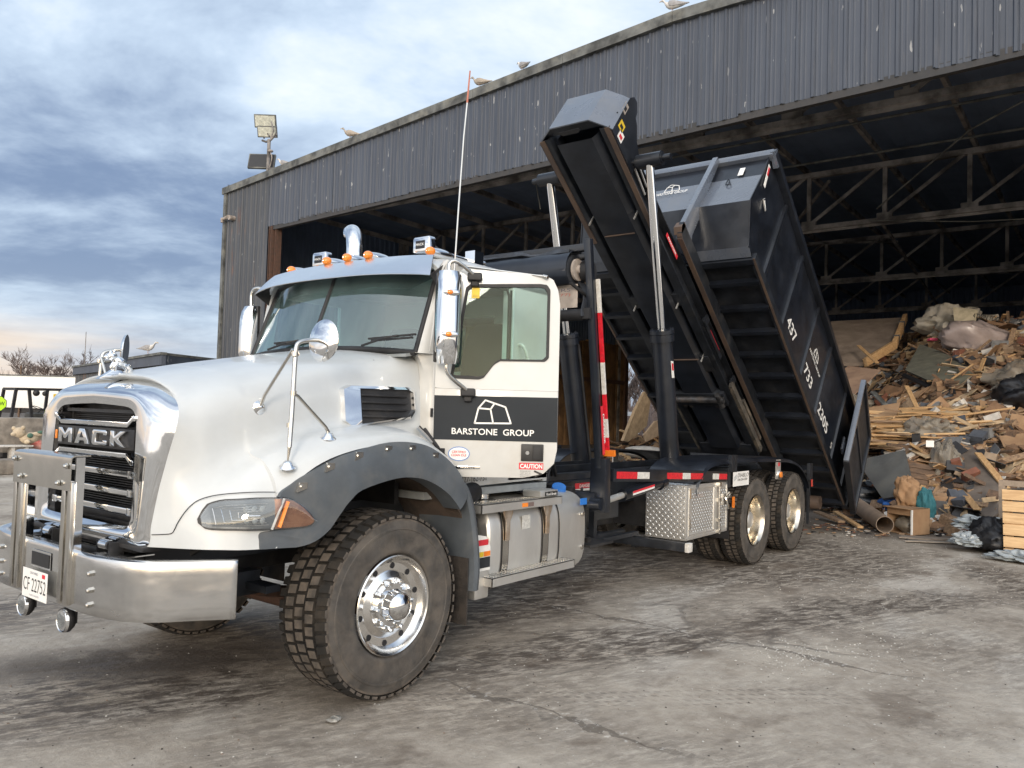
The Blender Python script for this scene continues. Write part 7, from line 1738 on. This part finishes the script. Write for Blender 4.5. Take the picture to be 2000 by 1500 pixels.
# green-grey cushion / mattress
b = MB(); nn = pnorm(18.4, -1.2); Xv = V((-.55, -.83, -.25)).normalized(); Xv = (Xv - nn * Xv.dot(nn)).normalized(); Yv = nn.cross(Xv)
cu = [V((20.3, -.48, 3.98)), V((19.1, -1.30, 3.62)), V((17.8, -2.02, 3.05)), V((17.0, -1.98, 2.62)), V((17.5, -1.25, 2.80)), V((18.3, -.50, 3.14))]
cushion = cnr(0, cu, mat('grey_green_fabric', (.145, .145, .11), .95, col2=(.095, .095, .075), vs=3, bump=.2, bs=60, dust=(.06, .05, .04), dustamt=.4), 'grey_green_cushion', 'large grey-green padded panel with black edge tilted on the middle of the heap', 'cushion', .16, bevel=.05)
b = MB(); c0 = cushion.location
ep = [p - c0 + V((0, 0, -.14)) for p in (cu[2], cu[3], cu[4], cu[5])]; b.tube([ep[1], ep[2], ep[3]], .06, n=8); b.tube([ep[0], ep[1]], .05, n=8); b.build('black_piping', M['decalblack'], cushion, smooth=50)
# plastic-wrapped bag, white sack
def bag(name, c, r, m, label, cat, seed=0, amp=.25, flat=.6, n=48, fr=1.8):
    b = MB(); b.ell((0, 0, 0), r, n=n, m=n // 2)
    for i, p in enumerate(b.v):
        q = V((p.x / r[0], p.y / r[1], p.z / r[2])); k = 1 + amp * noise.noise(q * fr + V((seed, 0, 0))) + amp * .9 * (.5 - abs(noise.noise(q * fr * 1.7 + V((seed, 7, 0))))) - amp * .55 * abs(noise.noise(q * fr * 3.9 + V((seed, 9, 2)))) + amp * .25 * noise.noise(q * fr * 8 + V((seed, 3, 0)))
        b.v[i] = p * k
        if b.v[i].z < -r[2] * flat: b.v[i].z = -r[2] * flat
    o_ = b.build(name, m, None, smooth=70); o_.location = c; tag(o_, label, cat); return o_
pink = mat('milky_pinkish_plastic', (.40, .33, .31), .4, col2=(.30, .25, .24), vs=2.2, bump=.4, bs=6, coat=.3, dust=(.2, .15, .12), dustamt=.4)
film = M['film']
bg1 = bag('plastic_wrapped_roll', (20.2, -2.05, 3.85), (.62, 1.05, .52), pink, 'large pinkish plastic-wrapped roll near the top of the heap', 'wrapped roll', 3, .34, fr=1.3)
bg1.rotation_euler = (R(18), 0, R(30))
wb_ = bag('white_sack', (22.3, -1.05, 4.62), (.75, .85, .50), mat('white_woven_sack', (.46, .43, .37), .8, col2=(.30, .27, .22), vs=2.5, bump=.8, bs=6), 'crumpled white woven sack with printed letters on top of the heap', 'sack', 9, .62, fr=1.5)
cnr(0, [(21.2, -1.15, 5.05), (21.25, -1.75, 4.95), (20.9, -1.70, 4.35), (20.85, -1.25, 4.4)], mat('cream_card', (.48, .42, .30), .8), 'cream_sheet', 'smooth cream sheet folded over the white sack', 'sheet', .03, bevel=.01)
tx = text('sack_print', 'ATWIN TOOLS', M['decalblack'], None, (21.1, -1.62, 4.72), V((-.1, -1, -.25)), V((.5, -.2, .85)), width=.75, height=.16, off=.01); tx.parent = wb_; tx.matrix_parent_inverse = Matrix.Translation(-V((22.3, -1.05, 4.62)))
bag('clear_plastic_bundle', (14.4, -1.75, 1.62), (.26, .42, .24), film, 'crumpled clear plastic bundle just under the pile of pale slats', 'plastic sheet', 21, .45, fr=2.6)
bag('clear_plastic_sheet', (13.15, -2.2, 1.0), (.18, .24, .42), film, 'clear plastic sheet with a white label draped over the dark panel', 'plastic sheet', 33, .40, fr=2.0)
MB_ = MB().bb((-.07, -.004, -.06), (.07, .004, .06)); solid('white_label', MB_, M['decal'], (12.95, -1.98, 1.42), 'white label stuck on the clear plastic sheet', 'label', rz=R(-60))
bag('black_bag', (16.3, -3.6, 2.35), (.8, .9, .5), mat('black_bin_liner', (.02, .02, .023), .35, var=.3, bump=.6, bs=7), 'shiny black rubbish bag at the right edge of the heap', 'rubbish bag', 4, .3)
bag('black_bag', (13.0, -.75, .30), (.62, .85, .30), mat('black_bin_liner2', (.015, .018, .024), .3, var=.3, bump=.6, bs=8), 'black rubbish bag on the floor between the bin door and the paper sack', 'rubbish bag', 14, .4)
bag('clear_bag', (16.9, -3.1, 2.75), (.45, .55, .36), film, 'clear bag with white rubbish in it near the right edge, above the black bag', 'rubbish bag', 41, .45, fr=2.4)
bag('white_scrap_bag', (16.2, .2, 2.2), (.28, .36, .2), film, 'small clear bag right of the bin side near the middle of the heap', 'rubbish bag', 47, .5)
# slab and boards at the foot
slab = mat('dark_grey_slab', (.085, .088, .085), .8, col2=(.055, .056, .055), vs=2.4, bump=.2, bs=20, dust=(.13, .12, .10), dustamt=.4)
cnr(0, [(12.75, -.75, 1.05), (12.55, -1.62, 1.30), (11.85, -1.93, .58), (12.0, -1.38, .42)], slab, 'grey_slab', 'dark grey square slab leaning on the foot of the heap next to the bin door', 'slab', .06, bevel=.012)
cnr(0, [(13.6, -2.12, 1.30), (13.75, -2.55, 1.42), (12.0, -3.38, .56), (11.7, -2.98, .16)], mat('brown_panel', (.15, .125, .105), .55, var=.1), 'brown_panel', 'long smooth grey-brown panel sloping down to the floor at the right of the heap', 'panel', .05, bevel=.006)
cnr(0, [(12.0, -1.95, .32), (12.0, -2.45, .32), (11.95, -2.45, .02), (11.95, -1.95, .02)], slab, 'small_grey_board', 'small grey board standing low behind the paper sack', 'board', .03)
cnr(0, [(15.9, 1.6, 2.15), (15.7, .1, 2.2), (15.0, .55, 1.72), (15.0, 1.4, 1.7)], mat('brown_ply', (.30, .19, .11), .8, col2=(.2, .12, .07), vs=2), 'plywood_sheet', 'brown plywood sheet lying just right of the bin side numbers', 'plywood sheet', .02)
cnr(0, [(15.3, .0, 2.05), (15.6, -.95, 2.25), (14.7, -1.0, 1.75), (14.5, -.1, 1.65)], M['card'], 'cardboard_sheet', 'flat brown cardboard sheet on the heap above the pale slats', 'cardboard sheet', .02)
cnr(0, [(14.5, .25, 1.75), (14.6, -.65, 1.80), (14.15, -.60, 1.38), (14.05, .15, 1.35)], mat('pale_chipboard', (.44, .32, .19), .85, var=.1, vs=20), 'chipboard', 'pale chipboard rectangle right beside the edge of the open bin door', 'board', .03)
cnr(0, [(18.2, .8, 3.25), (17.6, -.1, 3.1), (16.4, .3, 2.35), (17.0, 1.4, 2.6)], mat('pink_brown_ply', (.33, .22, .15), .85, col2=(.22, .14, .1), vs=3), 'broken_plywood', 'broken plywood sheet between the brown board and the cushion', 'plywood sheet', .025)
cnr(0, [(22.2, 9.5, .86), (21.83, 9.5, .9), (22.7, 9.5, 2.04), (23.3, 9.45, 2.73), (23.75, 9.4, 2.69), (23.5, 9.45, 1.44)], mat('beige_board_far', (.40, .31, .21), .85, var=.12), 'beige_board', 'large beige board leaning on the far heap seen under the tipped hoist', 'board', .12)
cnr(0, [(24.0, 9.3, 1.64), (24.6, 9.2, 1.70), (24.8, 9.3, 1.2), (23.7, 9.5, .86), (23.5, 9.5, 1.1)], mat('beige_board_far2', (.44, .35, .26), .85, var=.1), 'beige_board', 'smaller pale board with a broken corner beside the far post of the hoist', 'board', .06)
# cardboard tube
b = MB(); a0, a1 = V((13.0, -.50, .30)), V((10.55, -1.70, .15)); c0 = (a0 + a1) / 2; ax = (a1 - a0).normalized()
b.lathe([(.125, -1.55), (.135, -1.55), (.135, 1.5), (.125, 1.5), (.125, -1.55)], (0, 0, 0), ax, n=40); tu = b.build('cardboard_tube', mat('tube_card', (.26, .195, .145), .75, var=.08, vs=3), None, smooth=50); tu.location = c0; tag(tu, 'long brown cardboard tube lying on the floor at the foot of the heap', 'cardboard tube')
# paper sack, cardboard boxes
ps = bag('paper_sack', (11.15, -1.95, .58), (.17, .20, .30), mat('kraft_paper', (.36, .22, .12), .85, col2=(.27, .16, .085), vs=5, bump=.4, bs=8), 'torn brown paper sack standing behind the open cardboard box', 'paper sack', 61, .35, fr=1.6)
bx = thing('cardboard_box', (10.85, -2.02, 0), 'open cardboard box full of crumpled plastic at the front of the heap', 'cardboard box', rz=R(-28))
b = MB(); b.bb((-.20, -.24, .0), (.20, -.232, .42)); b.bb((-.20, .232, 0), (.20, .24, .42)); b.bb((.192, -.24, 0), (.20, .24, .42)); b.bb((-.2, -.24, 0), (.2, .24, .008)); b.bb((-.20, -.24, .30), (-.19, .24, .42)); b.bb((-.3, -.24, .41), (.15, .24, .42)); b.build('box_wall', M['card'], bx)
b = MB(); b.ell((-.05, 0, .14), (.14, .18, .14), n=18, m=12)
for i, p in enumerate(b.v): b.v[i] = p + V((noise.noise(p * 9), noise.noise(p * 9 + V((5, 0, 0))), noise.noise(p * 9 + V((0, 5, 0))))) * .06
b.build('crumpled_plastic', film, bx, smooth=60); MB().bb((-.215, -.245, .0), (-.20, -.215, .40)).build('white_edge', M['decal'], bx)
solid('cardboard_box', MB().bb((-.3, -.3, 0), (.3, .3, .32)), M['card'], (12.35, -2.25, .22), 'closed flattened cardboard box low in the heap right of the paper sack', 'cardboard box', rz=R(15), bevel=.008)
# pallets
def pallet(name, loc, rot, label, nd=7, m=M['wood']):
    e = thing(name, loc, label, 'pallet'); e.rotation_euler = rot
    for i in range(nd): MB().bb((-.6, -.5 + i * (1.0 / nd) + .008, .10), (.6, -.5 + (i + 1) * (1.0 / nd) - .012, .122)).build('deck_board', m, e, bevel=.003)
    for y in (-.45, 0, .45): MB().bb((-.6, y - .02, .022), (.6, y + .02, .10)).build('stringer', m, e) if 0 else MB().bb((-.58 if y < 0 else -.58, y - .045, .022), (.58, y + .045, .10)).build('stringer', m, e)
    for x in (-.52, 0, .52): MB().bb((x - .05, -.5, 0), (x + .05, .5, .02)).build('bottom_board', m, e)
    return e
fresh = mat('fresh_pine', (.62, .42, .22), .7, col2=(.47, .29, .14), vs=4, stretch=(1, 7, 7), bump=.1, bs=25)
pallet('pallet', (9.55, -4.05, .40), (R(72), 0, R(-14)), 'bright new wooden pallet standing on edge at the right edge of the picture', 6, fresh).rotation_euler = (R(68), R(0), R(-80))
pallet('pallet', (12.85, -1.95, .75), (R(52), R(8), R(-50)), 'old dark pallet standing in the heap behind the paper sack', 5, M['wood3']).scale = (.62, .62, .62)
pallet('pallet', (14.3, -.6, 1.45), (R(20), R(-12), R(20)), 'pale pallet half buried at the left end of the slat pile', 6, M['wood'])
# dark chair-like block behind the pallet, bags beside it
solid('grey_cabinet', MB().bb((-.3, -.25, 0), (.3, .25, .85)), mat('grey_cabinet_paint', (.10, .10, .10), .5), (10.6, -3.72, .0), 'grey cabinet with a beige edge behind the bright pallet', 'cabinet', rz=R(-20), bevel=.02)
solid('bent_board', MB().bb((-.04, -.04, 0), (.04, .04, .98)).bb((-.04, -.04, .90), (.04, -.5, .98)), mat('beige_plank', (.42, .33, .25), .8), (10.35, -3.38, 0), 'beige bent board standing against the grey cabinet', 'board', rz=R(-20))
bag('black_bag', (9.75, -3.35, .20), (.38, .32, .24), mat('black_bin_liner3', (.015, .015, .017), .45, bump=.5, bs=8), 'black rubbish bag on the floor at the left foot of the bright pallet', 'rubbish bag', 72, .35)
cl_ = mat('blue_grey_plastic_film', (.36, .40, .42), .35, col2=(.26, .29, .31), vs=4, bump=.6, bs=9, coat=.3)
bag('plastic_film', (10.1, -3.15, .32), (.22, .34, .10), cl_, 'crumpled grey plastic film on top of the black bag by the bright pallet', 'plastic film', 73, .6, fr=2.4)
bag('plastic_film', (9.5, -3.05, .13), (.14, .2, .09), cl_, 'small scrap of grey plastic film on the floor before the black bag', 'plastic film', 74, .6, fr=2.4)
bag('plastic_film', (8.95, -3.72, .06), (.16, .3, .07), cl_, 'pale plastic film under the lower edge of the bright pallet', 'plastic film', 75, .6, fr=2.4)
solid('flat_cardboard', MB().prism([(-.5, -.1), (-.1, -.16), (.5, -.08), (.55, .03), (.1, .10), (-.4, .12)], (0, 0, 0), (1, 0, 0), (0, 1, 0), (0, 0, 1), 0, .02), mat('grey_card', (.24, .20, .165), .9), (10.3, -2.45, .01), 'flattened grey cardboard strip lying on the floor in front of the heap', 'cardboard', rz=R(-62))
solid('flat_cardboard', MB().prism([(-.45, -.07), (.4, -.06), (.5, .05), (-.3, .08)], (0, 0, 0), (1, 0, 0), (0, 1, 0), (0, 0, 1), 0, .015), mat('grey_card2', (.30, .26, .22), .9), (9.95, -2.55, .01), 'nearer pale cardboard strip on the floor beside the flattened grey one', 'cardboard', rz=R(-58))
rb = thing('red_tub', (12.55, -.72, .78), 'small red tub with white print beside the open bin door', 'tub'); MB().cyl((0, 0, -.12), (0, 0, .10), .10, .13, n=20).build('tub_wall', M['decalred'], rb, smooth=40); text('tub_print', 'Yo', M['decal'], rb, (-.125, .05, -.05), (0, -1, 0), (-.1, 0, 1), width=.1, height=.07)
solid('green_bottle', MB().lathe([(0, 0), (.06, .01), (.06, .16), (.03, .22), (.03, .26), (0, .26)], (0, 0, 0), (0, .9, .3), n=18), mat('green_plastic', (.04, .45, .16), .4), (12.3, -.85, .40), 'bright green bottle lying on the black bag near the bin door', 'bottle', smooth=50)
bag('blue_cloth', (12.2, -1.65, .30), (.25, .30, .14), mat('blue_cloth', (.03, .12, .38), .8), 'bright blue cloth under the grey slab', 'cloth', 81, .5)
bag('teal_cloth', (11.05, -2.25, .42), (.10, .12, .26), mat('teal_cloth', (.03, .15, .18), .8), 'dark teal cloth hanging beside the paper sack', 'cloth', 82, .4)
solid('white_cup', MB().lathe([(0, .0), (.045, 0), (.05, .10), (.045, .10)], (0, 0, .05), (-.6, -.6, .2), n=18), M['decal'], (11.0, -2.75, 0), 'white paper cup on the floor in front of the heap', 'cup', smooth=50)
solid('pink_scrap', MB().bb((-.12, -.1, -.03), (.12, .1, .04)), mat('pink_plastic', (.80, .10, .20), .6), (20.6, -.75, 4.1), 'bright pink scrap left of the plastic-wrapped roll', 'scrap', rz=.5, bevel=.02)
solid('white_cloth', MB().ell((0, 0, 0), (.5, .7, .18), n=18, m=10), mat('white_cloth', (.6, .58, .54), .9, bump=.5, bs=5), (17.4, 6.2, .75), 'white cloth bundle on the far heap just above the truck frame', 'cloth', smooth=60)
# pile of pale slats: each slat an object
slatv = []
for k in range(6):
    m_ = MB().bb((-.5, -.04 - .01 * (k % 3), -.012), (.5, .04 + .01 * (k % 3), .012)).build('pine_slat', [M['wood'], fresh, M['wood'], M['wood2'], fresh, JM[11]][k]); slatv.append(m_.data); bpy.data.objects.remove(m_)
rs = random.Random(31)
for i in range(120):
    o_ = bpy.data.objects.new('pine_slat', slatv[rs.randrange(6)]); COL.objects.link(o_)
    t_ = rs.random(); y = rs.uniform(-2.6, -.15); x = 14.6 + .25 * y * -.2 + rs.gauss(0, .38) + (.3 if y < -1.6 else 0)
    L = rs.uniform(.7, 2.1); z = 1.52 + (x - 14.6) * .43 + rs.uniform(-.05, .34) * (1 - abs(y + 1.3) / 2.0)
    o_.location = (x, y, z); o_.scale = (L, rs.uniform(.5, 1.1), rs.uniform(.8, 1.6))
    o_.rotation_euler = (rs.gauss(.25, .25), rs.gauss(0, .10), R(-78) + rs.gauss(0, .22) + (rs.gauss(0, .7) if y > -.7 else 0))
    tag(o_, 'pale broken pine slat in the slat pile on the heap', 'slat', 'pale pine slats on the heap')
longs = [((16.9, -2.6, 2.62), (15.0, -4.2, 1.95), .10, 'long orange-brown beam sloping down at the right of the heap', 'wood'), ((15.6, -2.35, 2.15), (14.0, -3.2, 1.35), .13, 'grey weathered board right of the slat pile', 'wood2'), ((13.2, -2.72, 1.28), (12.2, -3.35, .62), .12, 'brown offcut leaning on the dark bag at the lower right', 'wood'), ((16.5, -.9, 2.65), (15.7, -1.35, 1.95), .10, 'short upright orange batten below the cushion', 'wood'), ((16.2, -.25, 2.5), (15.4, -.9, 1.95), .12, 'grey metal-like strip below the left end of the cushion', 'rooftrim'), ((16.0, -.75, 2.35), (15.0, -.95, 1.7), .10, 'second grey strip standing under the cushion', 'rooftrim'), ((11.9, -.6, .12), (10.6, -1.35, .04), .09, 'thin pale lath on the floor along the cardboard tube', 'wood'), ((11.6, -.35, .12), (11.0, -.95, .05), .13, 'short bent plank on the floor by the bin corner', 'wood2'), ((19.6, .9, 3.9), (18.6, .2, 3.35), .10, 'pale splinter lying on the big brown board', 'wood')]
for a, c_, w_, lb_, mm in longs:
    a, c_ = V(a), V(c_); cc = (a + c_) / 2; ob_ = MB().beam(a - cc, c_ - cc, w_, .035).build('loose_board', M[mm], None, bevel=.004); ob_.location = cc; tag(ob_, lb_, 'board')
